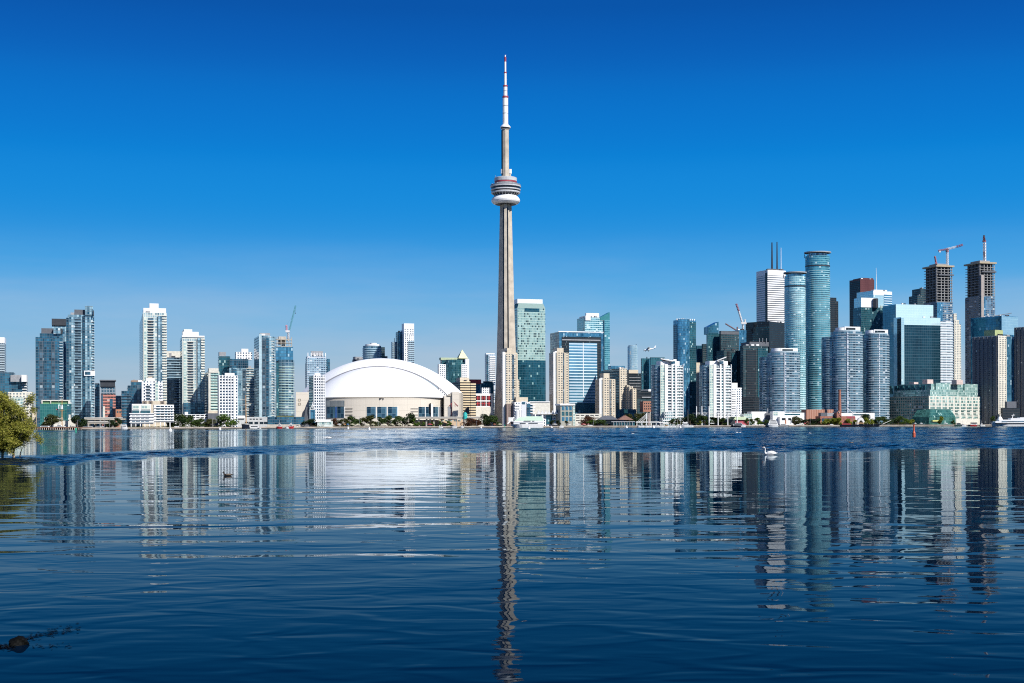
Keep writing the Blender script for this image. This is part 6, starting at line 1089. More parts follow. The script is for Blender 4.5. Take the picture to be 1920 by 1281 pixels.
# ------------------------------------------------------------------ rock and weed close to the camera
RY = 18.2; rnd = random.Random(8); m_ = MB(); k0 = 14
def rockpt(i, j):
    a = 2 * math.pi * i / 22; t = j / 7 * math.pi * .5; r_ = math.cos(t) ** .7; bump = 1 + .12 * math.sin(3 * a + j) + .07 * math.sin(7 * a + 2 * j)
    return (gx(33, RY) + .135 * r_ * math.cos(a) * bump, RY + .12 * r_ * math.sin(a) * bump, -.02 + .13 * math.sin(t) * (1 + .12 * math.cos(a + .6)))
for i in range(22):
    for j in range(7): m_.face([rockpt(i, j), rockpt(i + 1, j), rockpt(i + 1, j + 1), rockpt(i, j + 1)], None, 0, True)
tag(m_.build('rock', mat('wet_rock', (.0016, .0018, .0014), .7, var=.4, scale=14, spec=.12), None, (gx(33, RY), RY, 0)), 'small dark wet rock breaking the surface in the near left corner', 'rock')
m_ = MB()
for k in range(420):
    u = rnd.random(); px = 48 + u * 100 + rnd.gauss(0, 3); y = 1199 - 22 * u ** .8 + rnd.gauss(0, 2 + 2.5 * u)
    if rnd.random() < .4: px = rnd.uniform(-10, 26); y = 1213 + rnd.gauss(0, 3)
    elif rnd.random() < .25: px = rnd.uniform(40, 130); y = 1212 + rnd.gauss(0, 4)
    if u > .35 and math.sin(u * 23) > .55: continue
    Y = 7440 / (y - HY + (px - HX) * ROLL); a = rnd.uniform(-.5, .5); l = rnd.uniform(.008, .04); w_ = rnd.uniform(.006, .03); x = gx(px, Y); z = .004 + rnd.random() * .006
    m_.face([(x - l, Y - w_ * .4, z), (x, Y - w_, z + .004), (x + l, Y + a * l, z), (x, Y + w_, z)])
tag(m_.build('floating_weed', mat('dark_weed', (.010, .012, .008), .5, var=.5, scale=30)), 'dark weed floating around the near rock', 'weed', kind='stuff')

# ------------------------------------------------------------------ buoys and marks
def buoy(px, y, wpx, label, kind='mooring'):
    Y = 7440.0 / (y - HY + (px - HX) * ROLL); r_ = wpx / 2 / F * Y; e = thing('buoy', label, 'buoy', (gx(px, Y), Y, 0), 'white buoys off the quay')
    MB().lathe(gx(px, Y), Y, [(0, -.3), (r_ * .8, -.3), (r_, .25 * r_), (r_ * .95, r_ * .9), (r_ * .55, r_ * 1.4), (0, r_ * 1.5)], 18).build('float', WHITE, e)
    MB().lathe(gx(px, Y), Y, [(r_ * .5, r_ * 1.3), (r_ * .36, r_ * 2.1), (0, r_ * 2.15)], 12).build('cage', WHITE, e); MB().lathe(gx(px, Y), Y, [(0, r_ * 2.1), (r_ * .24, r_ * 2.12), (r_ * .2, r_ * 2.6), (0, r_ * 2.65)], 10).build('lamp', mat('buoy_lamp', (.5, .5, .48), .4), e)
for px, y, wd, lb in ((319.5, 809.6, 7, 'white buoy off the hedge by the stilted terraces'), (412.5, 806.6, 5, 'white buoy below the bright round tree'), (652.7, 804.6, 4, 'white round buoy off the cafe quay'), (692.3, 806.6, 5, 'white buoy off the stadium tree row, right of the round one'), (902, 803.4, 3.6, 'white buoy off the russet trees by the needle'), (992, 805, 5, 'white buoy in front of the ship restaurant'), (1034.3, 802.8, 3.6, 'white buoy right of the ship restaurant'), (1174.8, 803, 4.6, 'white buoy off the brown hipped roof'), (1225.5, 803, 5, 'white buoy off the brown box on posts'), (1275.5, 803, 4.6, 'white buoy in front of the marina cruiser')): buoy(px, y, wd, lb)
Y = 7440 / (819.5 - HY + 753 * ROLL); xb_ = gx(1713.5, Y); q = Y / F
b = thing('channel_buoy', 'orange red pillar buoy standing in front of the warehouse', 'buoy', (xb_, Y, 0)); ORB = mat('orange_red_paint', (.55, .10, .045), .5, var=.2, scale=2)
MB().lathe(xb_, Y, [(0, -.5), (2.6 * q, -.5), (2.9 * q, 1.5 * q), (2.8 * q, 8 * q), (1.7 * q, 10.5 * q), (0, 10.6 * q)], 20).build('float', ORB, b); MB().lathe(xb_, Y, [(1.6 * q, 10 * q), (1.2 * q, 19 * q), (1.5 * q, 19.2 * q), (1.6 * q, 23 * q), (0, 23.4 * q)], 16).build('post', ORB, b)
for px, y0, y1, lb in ((142.3, 812.5, 806.5, 'thin green channel post off the left pier'), (946.5, 801.8, 797, 'thin green channel post near the needle foot')):
    Y = 7440 / (y0 - 2.2 - HY + (px - HX) * ROLL) if px < 500 else 1480; e = thing('channel_post', lb, 'post', (gx(px, Y), Y, 0)); MB().tube((gx(px, Y), Y, -.5), (gx(px, Y), Y, (y0 - y1) / F * Y), .32, .28, 8).build('post', mat('green_post', (.04, .42, .26), .5), e); MB().box((gx(px, Y), Y, (y0 - y1) / F * Y), (1, .2, .9)).build('daymark', MATS['green_post'], e)
# ------------------------------------------------------------------ boats
NAVY = mat('navy_hull', (.015, .02, .035), .35); WOOD = mat('varnished_wood', (.55, .30, .10), .5); REDH = mat('red_hull', (.42, .03, .03), .4); CREW = mat('cabin_cream', (.74, .72, .66), .5)
def hull(m_, x, Y, L_, B_, z0, z1, dirn=1, rake=.16, sheer=.25):
    n = 12; prev = None
    for k in range(n + 1):
        t = k / n; u = x + dirn * (t - .5) * L_; bw = B_ / 2 * (min(1, (1 - t) * 2.6) ** .6 if t > .6 else (.86 + .14 * min(1, t * 3))); zt = z1 + sheer * (t ** 2) * (z1 - z0); ub = x + dirn * ((t - .5) * L_ * (1 - rake) - rake * .3 * L_)
        cur = [(ub, Y - bw * .7, z0), (u, Y - bw, zt), (u, Y + bw, zt), (ub, Y + bw * .7, z0)]
        if prev:
            for i in range(3): m_.face([prev[i], cur[i], cur[i + 1], prev[i + 1]])
        else: m_.face(cur)
        prev = cur
    return m_
def boat(px, y0, wpx, label, off=-8, dirn=1, hm=WHITE, cab=((.1, .35, 1.8, WHITE),), fly=None, mast=0, hh=1.6, name='motor_boat', cat='boat', sail=None):
    Y = shore(px) + off; q = Y / F; L_ = wpx * q; x = gx(px, Y); e = thing(name, label, cat, (x, Y, 0), 'boats moored along the quay'); B_ = min(6, max(2.2, L_ * .28))
    hull(MB(), x, Y, L_, B_, -.2, hh, dirn).build('hull', hm, e, recalc=True); z = hh + .05
    for (a, c_, h_, cm) in cab:
        u0, u1 = x + dirn * (a - .5) * L_, x + dirn * (c_ - .5) * L_; u0, u1 = min(u0, u1), max(u0, u1); MB().prism([(u0, Y - B_ * .36), (u1, Y - B_ * .36), (u1, Y + B_ * .36), (u0, Y + B_ * .36)], z - .2, z + h_, 0, 0, poly1=[(u0 + .15 * h_, Y - B_ * .32), (u1 - .2 * h_, Y - B_ * .32), (u1 - .2 * h_, Y + B_ * .32), (u0 + .15 * h_, Y + B_ * .32)]).build('cabin', cm, e)
        MB().box(((u0 + u1) / 2, Y - B_ * .35, z + h_ * .55), ((u1 - u0) * .78, .14, h_ * .38)).build('window', g_black, e); z += h_
    if mast:
        MB().tube((x, Y, hh), (x, Y, mast), .16, .08, 6).build('mast', mat('spar_aluminium', (.62, .62, .60), .4, .2), e); MB().tube((x, Y, hh + 1.6), (x - dirn * L_ * .38, Y, hh + 1.7), .16, n=5).build('boom', WHITE, e)
    return e
boat(85, 802, 22, 'white cruiser with dark window band behind the left pier', 6, -1, cab=((.15, .9, 1.8, WHITE),)); boat(116, 802, 33, 'long white motor yacht at the end of the left pier, red covers', 4, -1, cab=((.3, .95, 1.5, CREW), (.5, .75, 1.2, WHITE)))
e = boat(233, 805, 13, 'white cabin boat moored left of the stilted terraces', -6, -1, cab=((.1, .8, 2.0, WHITE), (.2, .95, 1.0, WHITE)), hh=1.8)
boat(460, 804, 15, 'dark hulled tall ship with one wooden mast', -4, -1, NAVY, cab=((.2, .8, 1.4, CREW),), hh=4.2, name='tall_ship', cat='ship')
Yt = shore(460) - 4; b = bpy.data.objects['tall_ship']; MB().tube((gx(461.5, Yt), Yt, 3), (gx(461, Yt), Yt, gz(741, 461, Yt)), .55, .3, 8).build('mast', WOOD, b)
for y in (749, 759.5, 769.5): MB().tube((gx(450.5, Yt), Yt, gz(y + .6, 450, Yt)), (gx(467, Yt), Yt, gz(y - 1, 467, Yt)), .3, n=5).build('yard', CREW, b)
boat(477, 803, 17, 'white tour boat with square windows beside the tall ship', -5, 1, cab=((.02, .98, 2.2, WHITE),), hh=1.0); boat(488, 803, 4, 'small white launch at the stern of the white tour boat', -9, 1, cab=((.3, .8, .9, WHITE),), hh=.8)
boat(524, 802, 11, 'red hulled tug with white wheelhouse, left one of two', -5, -1, REDH, cab=((.15, .8, 1.6, WHITE), (.3, .65, 1.6, WHITE)), mast=9, hh=2.0, name='tug_boat'); boat(546, 802, 11, 'red hulled tug with white wheelhouse, right one of two', -6, 1, REDH, cab=((.15, .8, 1.6, WHITE), (.3, .65, 1.6, WHITE)), mast=10.5, hh=2.2, name='tug_boat')
boat(827, 800, 9, 'small white boat at the quay below the brick arcade', -5, 1, hh=1.0); boat(851, 800.5, 12, 'white sailing yacht with twin masts below the stadium gate', -6, -1, cab=((.3, .7, .8, WHITE),), mast=17, hh=1.3, name='sail_boat'); b = bpy.data.objects['sail_boat']; x_ = gx(855.6, world_loc(b).y); MB().tube((x_, world_loc(b).y, 1.2), (x_, world_loc(b).y, 14.5), .16, .08, 6).build('mast', MATS['spar_aluminium'], b)
# ship restaurant
SYr = 1588.0; b = thing('ship_restaurant', 'white moored ship restaurant with pale green roof and square tower', 'ship', (gx(987, SYr), SYr, 0)); q = SYr / F
PG = mat('mint_roof', (.46, .60, .48), .5, var=.06); X_ = lambda p: gx(p, SYr); Z_ = lambda y: gz(y, 985, SYr)
m_ = MB(); sec = []
for k in range(13):
    t = k / 12; px = 957 + 61.5 * t; bw = 9 * (min(1, t * 3.2 + .05) ** .6); sec.append([(X_(px + 3.5 * (1 - t)), SYr + 6 - bw * .97, -.3), (X_(px), SYr + 6 - bw, Z_(795.4)), (X_(px), SYr + 6 + bw, Z_(795.4)), (X_(px + 3.5 * (1 - t)), SYr + 6 + bw * .8, -.3)])
for a_, c_ in zip(sec, sec[1:]):
    for i in range(3): m_.face([a_[i], c_[i], c_[i + 1], a_[i + 1]])
m_.face(sec[-1]); m_.build('hull', WHITE, b, recalc=True)
MB().prism([(X_(963), SYr - 2), (X_(1018), SYr - 2.2), (X_(1018), SYr + 15), (X_(963), SYr + 15)], Z_(795.6), Z_(791), 0, 0).build('lower_deck', CLADW, b); MB().prism([(X_(961.5), SYr - 2.6), (X_(1020), SYr - 2.8), (X_(1020), SYr + 15.5), (X_(961.5), SYr + 15.5)], Z_(791), Z_(787.8), 0, 1, poly1=[(X_(970), SYr - .5), (X_(1019), SYr - .5), (X_(1019), SYr + 14), (X_(970), SYr + 14)]).build('upper_deck', [CLADW, PG], b)
MB().prism([(X_(964), SYr - 1.6), (X_(1018.5), SYr - 1.6), (X_(1018.5), SYr + 14), (X_(964), SYr + 14)], Z_(789), Z_(780.8), 0, 0, poly1=[(X_(978), SYr + 3), (X_(1017), SYr + 3), (X_(1017), SYr + 11), (X_(978), SYr + 11)]).build('roof', PG, b)
for x0, x1, y in ((975, 986, 793.7), (991, 1008.5, 793.7), (982, 995, 789.6), (998, 1002, 789.6)): MB().box(((X_(x0) + X_(x1)) / 2, SYr - 2.5, Z_(y)), (X_(x1) - X_(x0), .5, .7)).build('window', g_black, b)
m_ = MB(); tw = [(X_(977.5), SYr + 2), (X_(987), SYr + 2), (X_(987), SYr + 9), (X_(977.5), SYr + 9)]; m_.prism(tw, Z_(788), Z_(752.5)).build('tower', [CLADW, ROOF], b); MB().prism([(X_(979), SYr + 1.7), (X_(985), SYr + 1.7), (X_(985), SYr + 3), (X_(979), SYr + 3)], Z_(758), Z_(753.8), bottom=0).build('window', g_navy, b)
MB().lathe(X_(970.5), SYr + 6, [(2.9, Z_(789)), (2.9, Z_(771)), (2.3, Z_(769.6)), (0, Z_(769))], 20).build('funnel', WHITE, b); MB().lathe(X_(1017), SYr + 5, [(1.4, Z_(790)), (1.2, Z_(779)), (0, Z_(777.5))], 12).build('funnel', WHITE, b)
for k in range(3): MB().tube((X_(951 + k), SYr - 1, Z_(794.5)), (X_(963 + k), SYr + 2, Z_(782)), .3, n=5).build('gangway', WHITE, b)
MB().box((X_(958), SYr + 8, Z_(786.5)), (6, 4, 5)).build('gangway_house', WHITE, b)
for px, w_, lb in ((1213, 8, 'small white boat under the footbridge, first from the left'), (1232, 16, 'low white motor boat right of the slim footbridge pylon'), (1250, 10, 'small white boat with tan canopy in the marina'), (1264, 9, 'white boat in the middle of the marina')): boat(px, 799, w_, lb, -4, 1, cab=((.2, .7, 1.3, WOOD if 'tan' in lb else WHITE),), mast=11 if px in (1264, 1213) else 0, hh=1.1)
boat(1284, 799, 22, 'big white marina cruiser with a raked bow and flybridge', -10, -1, cab=((.2, .75, 1.7, WHITE), (.3, .6, 1.4, WHITE)), hh=2.0); boat(1290, 798, 12, 'slim sail boat with tall mast behind the marina cruiser', 3, 1, mast=22, hh=1.4, name='sail_boat'); boat(1276, 798, 12, 'slim sail boat with tall mast in front of the first winged tower', 2, 1, mast=26, hh=1.4, name='sail_boat')
for px, w_, lb, mst in ((1198, 7, 'small white boat at the left foot of the footbridge cables', 0), (1205, 8, 'white day boat between the first footbridge posts', 9), (1219, 7, 'white boat tucked behind the footbridge pylon', 0), (1241, 9, 'small white boat with mast under the railed walkway', 13), (1257, 8, 'white cabin boat before the stepped white podium', 0), (1270, 8, 'white boat tied right of the tall marina mast', 10), (1297, 8, 'small white boat right of the marina cruiser', 0), (1001, 8, 'small white launch behind the ship restaurant stern', 0), (1053, 9, 'white boat tied before the small grey glass office', 8), (866, 8, 'white boat right of the twin masted yacht', 0), (1840, 7, 'white boat with short mast at the warehouse end', 7), (538, 8, 'pale workboat between the two red tugs', 0)): boat(px, 799, w_, lb, -3, 1 if px % 2 else -1, cab=((.2, .7, 1.2, WHITE),), mast=mst, hh=1.1)
boat(1383, 799, 26, 'dark tour boat with open deck below the red painted hall', -6, -1, NAVY, cab=((.1, .85, 1.8, GREY), (.2, .7, 1.5, GREY)), hh=1.6, name='tour_boat'); boat(1394, 799, 10, 'white boat tied to the dark tour boat', -10, 1, cab=((.2, .8, 1.3, WHITE),), hh=1.3)
boat(1449, 798, 21, 'white excursion ship with rounded stacked decks', -6, -1, cab=((.05, .92, 2.4, WHITE), (.1, .86, 2.4, WHITE), (.2, .8, 1.8, WHITE)), hh=2.0, name='excursion_ship', cat='ship'); boat(1470, 798, 20, 'grey and white boat with an orange funnel beside the excursion ship', -6, 1, GREY, cab=((.1, .7, 1.8, WHITE),), hh=1.6); b = bpy.data.objects['excursion_ship']; Yq = shore(1473) - 6; MB().lathe(gx(1473, Yq), Yq, [(1.0, 2), (.9, 9), (0, 9.1)], 12).build('funnel', mat('orange_funnel', (.62, .26, .14), .6), [o_ for o_ in bpy.data.objects if o_.get('label', '').startswith('grey and white boat')][0])
e = boat(1615, 798, 82, 'long dark schooner hull with a raised bowsprit by the garden shell', -6, 1, NAVY, cab=((.05, .25, 1.5, REDH), (.4, .55, 1.0, WOOD)), hh=2.2, name='schooner', cat='ship'); Ys = shore(1615) - 6; MB().tube((gx(1655, Ys), Ys, 2.6), (gx(1671, Ys), Ys, gz(788, 1671, Ys)), .4, .25, 6).build('bowsprit', CREW, e); MB().tube((gx(1599, Ys), Ys, 2), (gx(1598.6, Ys), Ys, gz(771, 1599, Ys)), .3, .2, 6).build('mast', GREY, e); MB().tube((gx(1598.6, Ys), Ys, gz(774, 1599, Ys)), (gx(1587, Ys), Ys, gz(765, 1587, Ys)), .5, .3, 6).build('boom', WHITE, e)
boat(1797, 798, 14, 'dark green workboat before the sunlit warehouse', -5, 1, mat('green_hull', (.03, .08, .07), .5), cab=((.3, .8, 2.2, SLATE),), hh=1.6); boat(1808, 798, 9, 'small white boat right of the green workboat', -9, 1, hh=1.0); boat(1826, 798, 14, 'red and white ferry with a dark canopy by the warehouse end', -5, 1, REDH, cab=((.1, .9, 1.8, WHITE), (.05, .95, 1.2, NAVY)), hh=1.4); boat(1843, 798, 10, 'small white boat at the foot of the warehouse end bay', -7, 1, hh=1.2)
# cruise ship at the right edge
CY_ = 1745.0; b = thing('cruise_ship', 'long white cruise ship with stacked decks at the right edge', 'ship', (gx(1900, CY_), CY_, 0)); X_ = lambda p: gx(p, CY_); Z_ = lambda y: gz(y, 1895, CY_)
m_ = MB(); sec = []
for k in range(17):
    t = k / 16; px = 1859 + 110 * t; bw = 7 * min(1, t * 4.5 + .04) ** .7; sec.append([(X_(px + 5 * (1 - t)), CY_ + 5 - bw * .85, -.3), (X_(px), CY_ + 5 - bw, Z_(792.2 + .6 * t)), (X_(px), CY_ + 5 + bw, Z_(792.2 + .6 * t)), (X_(px + 5 * (1 - t)), CY_ + 5 + bw * .85, -.3)])
for a_, c_ in zip(sec, sec[1:]):
    for i in range(3): m_.face([a_[i], c_[i], c_[i + 1], a_[i + 1]])
m_.build('hull', WHITE, b, recalc=True)
for nm, x0, x1, ya, yb_, mm_ in (('window_band', 1862, 1960, 794.6, 793.4, g_black), ('main_deck', 1866, 1962, 793, 789.8, CLADW), ('window_band', 1878, 1961, 791.4, 789.9, g_navy), ('upper_deck', 1873, 1961, 789.8, 787, CLADW), ('bridge_deck', 1895, 1961, 787, 784.3, CLADW), ('sun_deck', 1912, 1961, 784.3, 782.8, CLADW)):
    e_ = .35 if nm == 'window_band' else 0; MB().prism([(X_(x0), CY_ - .8 - e_), (X_(x1), CY_ - .8 - e_), (X_(x1), CY_ + 10), (X_(x0), CY_ + 10)] if nm != 'window_band' or ya < 793 else [(X_(x0 + 6), CY_ - 2.3), (X_(x1), CY_ - 2.3), (X_(x1), CY_ + 4), (X_(x0 + 6), CY_ + 4)], Z_(ya), Z_(yb_), 0, 0).build(nm, mm_, b)
MB().prism([(X_(1873.5), CY_ + 2), (X_(1882), CY_ + 2), (X_(1882), CY_ + 7), (X_(1873.5), CY_ + 7)], Z_(787.2), Z_(781.5), 0, 0, poly1=[(X_(1875), CY_ + 3), (X_(1879), CY_ + 3), (X_(1879), CY_ + 6), (X_(1875), CY_ + 6)]).build('wheelhouse', CLADW, b); MB().tube((X_(1878), CY_ + 4, Z_(782)), (X_(1879), CY_ + 4, Z_(775.5)), .4, .15, 6).build('mast', WHITE, b); MB().tube((X_(1900), CY_ + 4, Z_(784.5)), (X_(1902.5), CY_ + 4, Z_(776)), .5, .2, 6).build('mast', WHITE, b); MB().tube((X_(1899), CY_ + 4, Z_(779)), (X_(1905), CY_ + 4, Z_(778.4)), .35, n=5).build('radar', WHITE, b)
# ------------------------------------------------------------------ left pier, masts, posts, footbridge, stalls on the quay
PY = 1215.0; b = thing('pier', 'rust brown timber pier on pale piles at the left shore', 'pier', (gx(105, PY), PY, 0)); x0, x1 = gx(55, PY), gx(152, PY); RUST = mat('rusty_timber', (.20, .10, .06), .85, var=.4, scale=.8)
MB().box(((x0 + x1) / 2, PY + 16, 2.0), (x1 - x0, 32, .7)).build('deck', RUST, b)
o_ = MB().tube((x0, PY - .2, -1), (x0, PY - .2, 1.7), .35, n=7).build('pile', mat('pale_pile', (.52, .44, .38), .8), b)
for k in range(1, 25): c_ = o_.copy(); col.objects.link(c_); c_.location.x += (x1 - x0) * k / 24
MB().box(((x0 + x1) / 2, PY + 3, .7), (x1 - x0, .4, 2.0)).build('back_wall', mat('dark_rust', (.07, .035, .025), .9), b)
for px, yt, mt, lb in ((110.5, 741, GREY, 'grey ship mast with a furled white sail, left of three'), (114.8, 742, WOOD, 'orange wooden ship mast, middle of three, tallest'), (117.5, 748, WOOD, 'orange wooden ship mast with white furled sail, right of three')):
    Y = 1290; e = thing('ship_mast', lb, 'mast', (gx(px, Y), Y, GZ)); MB().tube((gx(px, Y), Y, GZ), (gx(px, Y), Y, gz(yt, px, Y)), .26, .14, 7).build('spar', mt, e); MB().tube((gx(px, Y), Y - .2, gz(767, px, Y)), (gx(px - .3, Y), Y - .2, gz(759.5, px, Y)), .55, .35, 8).build('furled_sail', WHITE, e)
    MB().tube((gx(px - 3, Y), Y, gz(771, px, Y)), (gx(px + 3, Y), Y, gz(770, px, Y)), .16, n=5).build('yard', mt, e)
fl = thing('flag', 'small faded red flag hanging near the three ship masts', 'flag', (gx(107, 1292), 1292, gz(771, 107, 1292))); MB().tube((gx(108.6, 1292), 1292, GZ), (gx(108.6, 1292), 1292, gz(766, 108, 1292)), .1, n=5).build('pole', GREY, fl); m_ = MB(); z_ = gz(768, 107, 1292)
m_.box((gx(107, 1292), 1292, z_), (1.5, .08, 1.2)).build('cloth', mat('faded_red_cloth', (.50, .14, .14), .8), fl)
b = thing('footbridge', 'white cable footbridge with a short pylon over the marina', 'bridge', (gx(1215, 1680), 1680, GZ)); Yb = 1680; MB().box((gx(1214, Yb), Yb, gz(791.5, 1214, Yb)), (gx(1236, Yb) - gx(1192, Yb), 4, 1.2)).build('deck', WHITE, b)
for px in (1212, 1216.4): MB().tube((gx(px, Yb), Yb - 1.5, GZ), (gx(px, Yb), Yb - 1.5, gz(775, px, Yb)), .8, .7, 8).build('pylon', mat('rosy_plaster', (.60, .48, .44), .8) if px > 1215 else WHITE, b)
for k in range(4): MB().tube((gx(1212, Yb), Yb - 1.6, gz(776 + k * 2, 1212, Yb)), (gx(1195 + k * 3.4, Yb), Yb - 1.6, gz(791, 1195, Yb)), .25, n=5).build('cable', WHITE, b); 
for k in range(5): MB().tube((gx(1194 + k * 9, Yb), Yb - 1, -.5), (gx(1194 + k * 9, Yb), Yb - 1, gz(791.5, 1200, Yb)), .5, n=6).build('post', WHITE, b)
b = thing('gangway', 'long white railed walkway in front of the first winged tower', 'walkway', (gx(1258, 1685), 1685, GZ)); MB().box((gx(1262, 1685), 1685, gz(792.5, 1262, 1685)), (gx(1290, 1685) - gx(1236, 1685), 3, 1.0)).build('deck', WHITE, b)
for k in range(9): MB().tube((gx(1238 + k * 6.2, 1685), 1683.8, GZ), (gx(1238 + k * 6.2, 1685), 1683.8, gz(790.5, 1240, 1685)), .3, n=5).build('post', WHITE, b)
def lamp(px, yt, off, label, m_=GREY):
    Y = shore(px) + off; e = thing('lamp_post', label, 'lamp post', (gx(px, Y), Y, GZ), 'lamp posts on the far quay'); z = gz(yt, px, Y); x = gx(px, Y)
    MB().tube((x, Y, GZ), (x, Y, z), .16, .1, 6).build('pole', m_, e); MB().box((x + .5, Y, z + .1), (1.6, .4, .25)).build('lamp_head', m_, e)
for px, yt, lb in ((145, 788, 'lamp post right of the cream gate wing at the left'), (196, 786, 'lamp post below the red brick block'), (205, 788, 'lamp post near the stilted terraces, under the elevated road'), (399, 786, 'pale lamp post left of the bright round tree'), (540, 785, 'lamp post before the dark glass pavilion'), (674, 782, 'tall lamp post in the stadium tree row, left one'), (709, 785, 'tall lamp post in the stadium tree row, right one'), (733, 791, 'short lamp post on the quay before the stadium'), (862, 785, 'lamp post below the stadium gate'), (904, 763, 'tall white floodlight pole before the white and red building'), (893, 790, 'lamp post among the russet trees'), (1076, 790, 'lamp post by the small grey glass office'), (1113, 788, 'lamp post in front of the cream parking terrace'), (1519, 786, 'lamp post before the brick hall'), (1632, 783, 'lamp post behind the yellow bushes'), (1794, 780, 'lamp post before the sunlit warehouse wall')): lamp(px, yt, 5, lb, CREW if 'white' in lb or 'pale' in lb else GREY)
def parasol(px, label, c_, wpx=5, yt=795.3, off=5, cat='parasol'):
    Y = shore(px) + off; r_ = wpx / 2 / F * Y; e = thing('parasol' if cat == 'parasol' else 'market_tent', label, cat, (gx(px, Y), Y, GZ), 'shades on the far quay'); z = gz(yt, px, Y); x = gx(px, Y)
    MB().tube((x, Y, GZ), (x, Y, z), .08, n=5).build('pole', GREY, e); MB().lathe(x, Y, [(r_, z - .9), (r_, z - .6), (r_ * .5, z - .2), (0, z + .1)], 10, sm=False).build('canopy', c_, e)
CR2 = mat('yellow_cream_canvas', (.72, .68, .46), .8); RC = mat('red_canvas', (.60, .10, .10), .8); BC = mat('blue_canvas', (.10, .25, .55), .8)
for px, lb, c_, wp in ((636, 'white parasol at the left end of the stadium quay', WHITE, 8), (646, 'orange parasol next to the white one by the stadium', mat('orange_canvas', (.62, .30, .14), .8), 5), (652, 'blue parasol on the quay above the round white buoy', BC, 5), (661, 'cream parasol below the stadium louvres', CR2, 8), (671, 'cream parasol beside the left tall lamp post', CR2, 8), (689, 'cream parasol below the first big stadium window', CR2, 8), (699, 'cream parasol below the wide olive tree', CR2, 8), (721, 'cream parasol right of the second tall lamp post', CR2, 9), (735, 'cream parasol by the short lamp post', CR2, 8), (749, 'cream parasol left of the tallest dark tree', CR2, 10), (769, 'wide cream parasol under the tallest dark tree', CR2, 14), (806, 'red tent on the quay before the arcade columns', RC, 11), (1094, 'red tent below the red brown tree', RC, 11), (1085, 'white square tent by the small grey glass office', WHITE, 9), (1103, 'pink red stall right of the red tent', mat('pink_canvas', (.60, .26, .26), .8), 4), (1040, 'white tent before the zigzag roofed hall', WHITE, 10), (1066, 'white tent in front of the small grey glass office', WHITE, 10), (1509, 'red stall before the dark brick hall trees', RC, 4), (927, 'red brown stall at the needle foot', mat('brick_canvas', (.45, .15, .08), .8), 6), (937, 'cream stall right of the red brown stall', CR2, 8), (1334, 'white stage tent between the concert masts', WHITE, 11), (1773, 'white tent before the sunlit warehouse', WHITE, 9), (1716, 'pale parasol by the glass atrium', WHITE, 5), (1727, 'white tent right of the pale parasol by the atrium', WHITE, 6)):
    parasol(px, lb, c_, wp, 794.6 if px < 1200 else 793)
def car(px, off, label, c_):
    Y = shore(px) + off; e = thing('parked_car', label, 'car', (gx(px, Y), Y, GZ), 'vehicles on the far quay'); x = gx(px, Y); MB().box((x, Y, GZ + .75), (4.4, 1.8, .7)).build('body', c_, e)
    MB().prism([(x - 1.5, Y - .8), (x + 1.3, Y - .8), (x + 1.3, Y + .8), (x - 1.5, Y + .8)], GZ + 1.1, GZ + 1.75, 0, 0, poly1=[(x - 1.0, Y - .7), (x + .8, Y - .7), (x + .8, Y + .7), (x - 1.0, Y + .7)]).build('cabin', g_black, e)
    for u in (-1.4, 1.4): MB().tube((x + u, Y - .95, GZ + .35), (x + u, Y - .7, GZ + .35), .35, n=10).build('wheel', DARKM, e)
for px, off, lb, c_ in ((160, 12, 'silver car by the dark spreading tree at the left', GREY), (169, 12, 'white car under the elevated road, left one', WHITE), (183, 12, 'silver car under the elevated road below the red brick block', GREY), (190, 12, 'white car under the elevated road, right one', WHITE), (331, 4, 'white car on the quay by the dark clump of trees', WHITE), (558, 5, 'white van like car at the end of the dark glass pavilion', WHITE), (1108, 7, 'white car before the cream parking terrace', WHITE), (1414, 7, 'white car before the white blank hall', WHITE), (1429, 7, 'white car left of the excursion ship', WHITE), (1496, 5, 'white car on the quay by the olive tree', WHITE), (1559, 4, 'white car under the yellow trees', WHITE)): car(px, off, lb, c_)
# ------------------------------------------------------------------ cranes and aeroplane
CRW = mat('crane_white', (.70, .68, .68), .5); CRR = mat('crane_red', (.32, .11, .15), .5); CRT = mat('crane_teal', (.10, .34, .40), .5)
def lattice(name, p0, p1, w_, m_, parent, n=None, r_=.22):
    p0, p1 = Vector(p0), Vector(p1); d = p1 - p0; n = n or max(3, int(d.length / (w_ * 1.3))); x = d.normalized().orthogonal().normalized(); y = d.normalized().cross(x); k_ = [(1, 1), (-1, 1), (-1, -1), (1, -1)]; mb_ = MB()
    P = lambda t, i: p0 + d * t + (x * k_[i % 4][0] + y * k_[i % 4][1]) * w_ / 2
    for i in range(4):
        mb_.tube(P(0, i), P(1, i), r_, n=4)
        for k in range(n): mb_.tube(P(k / n, i), P((k + 1) / n, i + 1), r_ * .7, n=4, caps=False)
    return mb_.build(name, m_, parent)
def C3(px, y, Y): return (gx(px, Y), Y, gz(y, px, Y))
Yc = 2175; b = thing('tower_crane', 'red and white flat top crane on the first unfinished tower', 'crane', C3(1777, 496, Yc)); lattice('mast', C3(1777, 498, Yc), C3(1777, 469, Yc), 2.6, CRW, b, r_=.35); lattice('mast_top', C3(1777, 473, Yc), C3(1777, 466, Yc), 3.0, CRR, b, r_=.5)
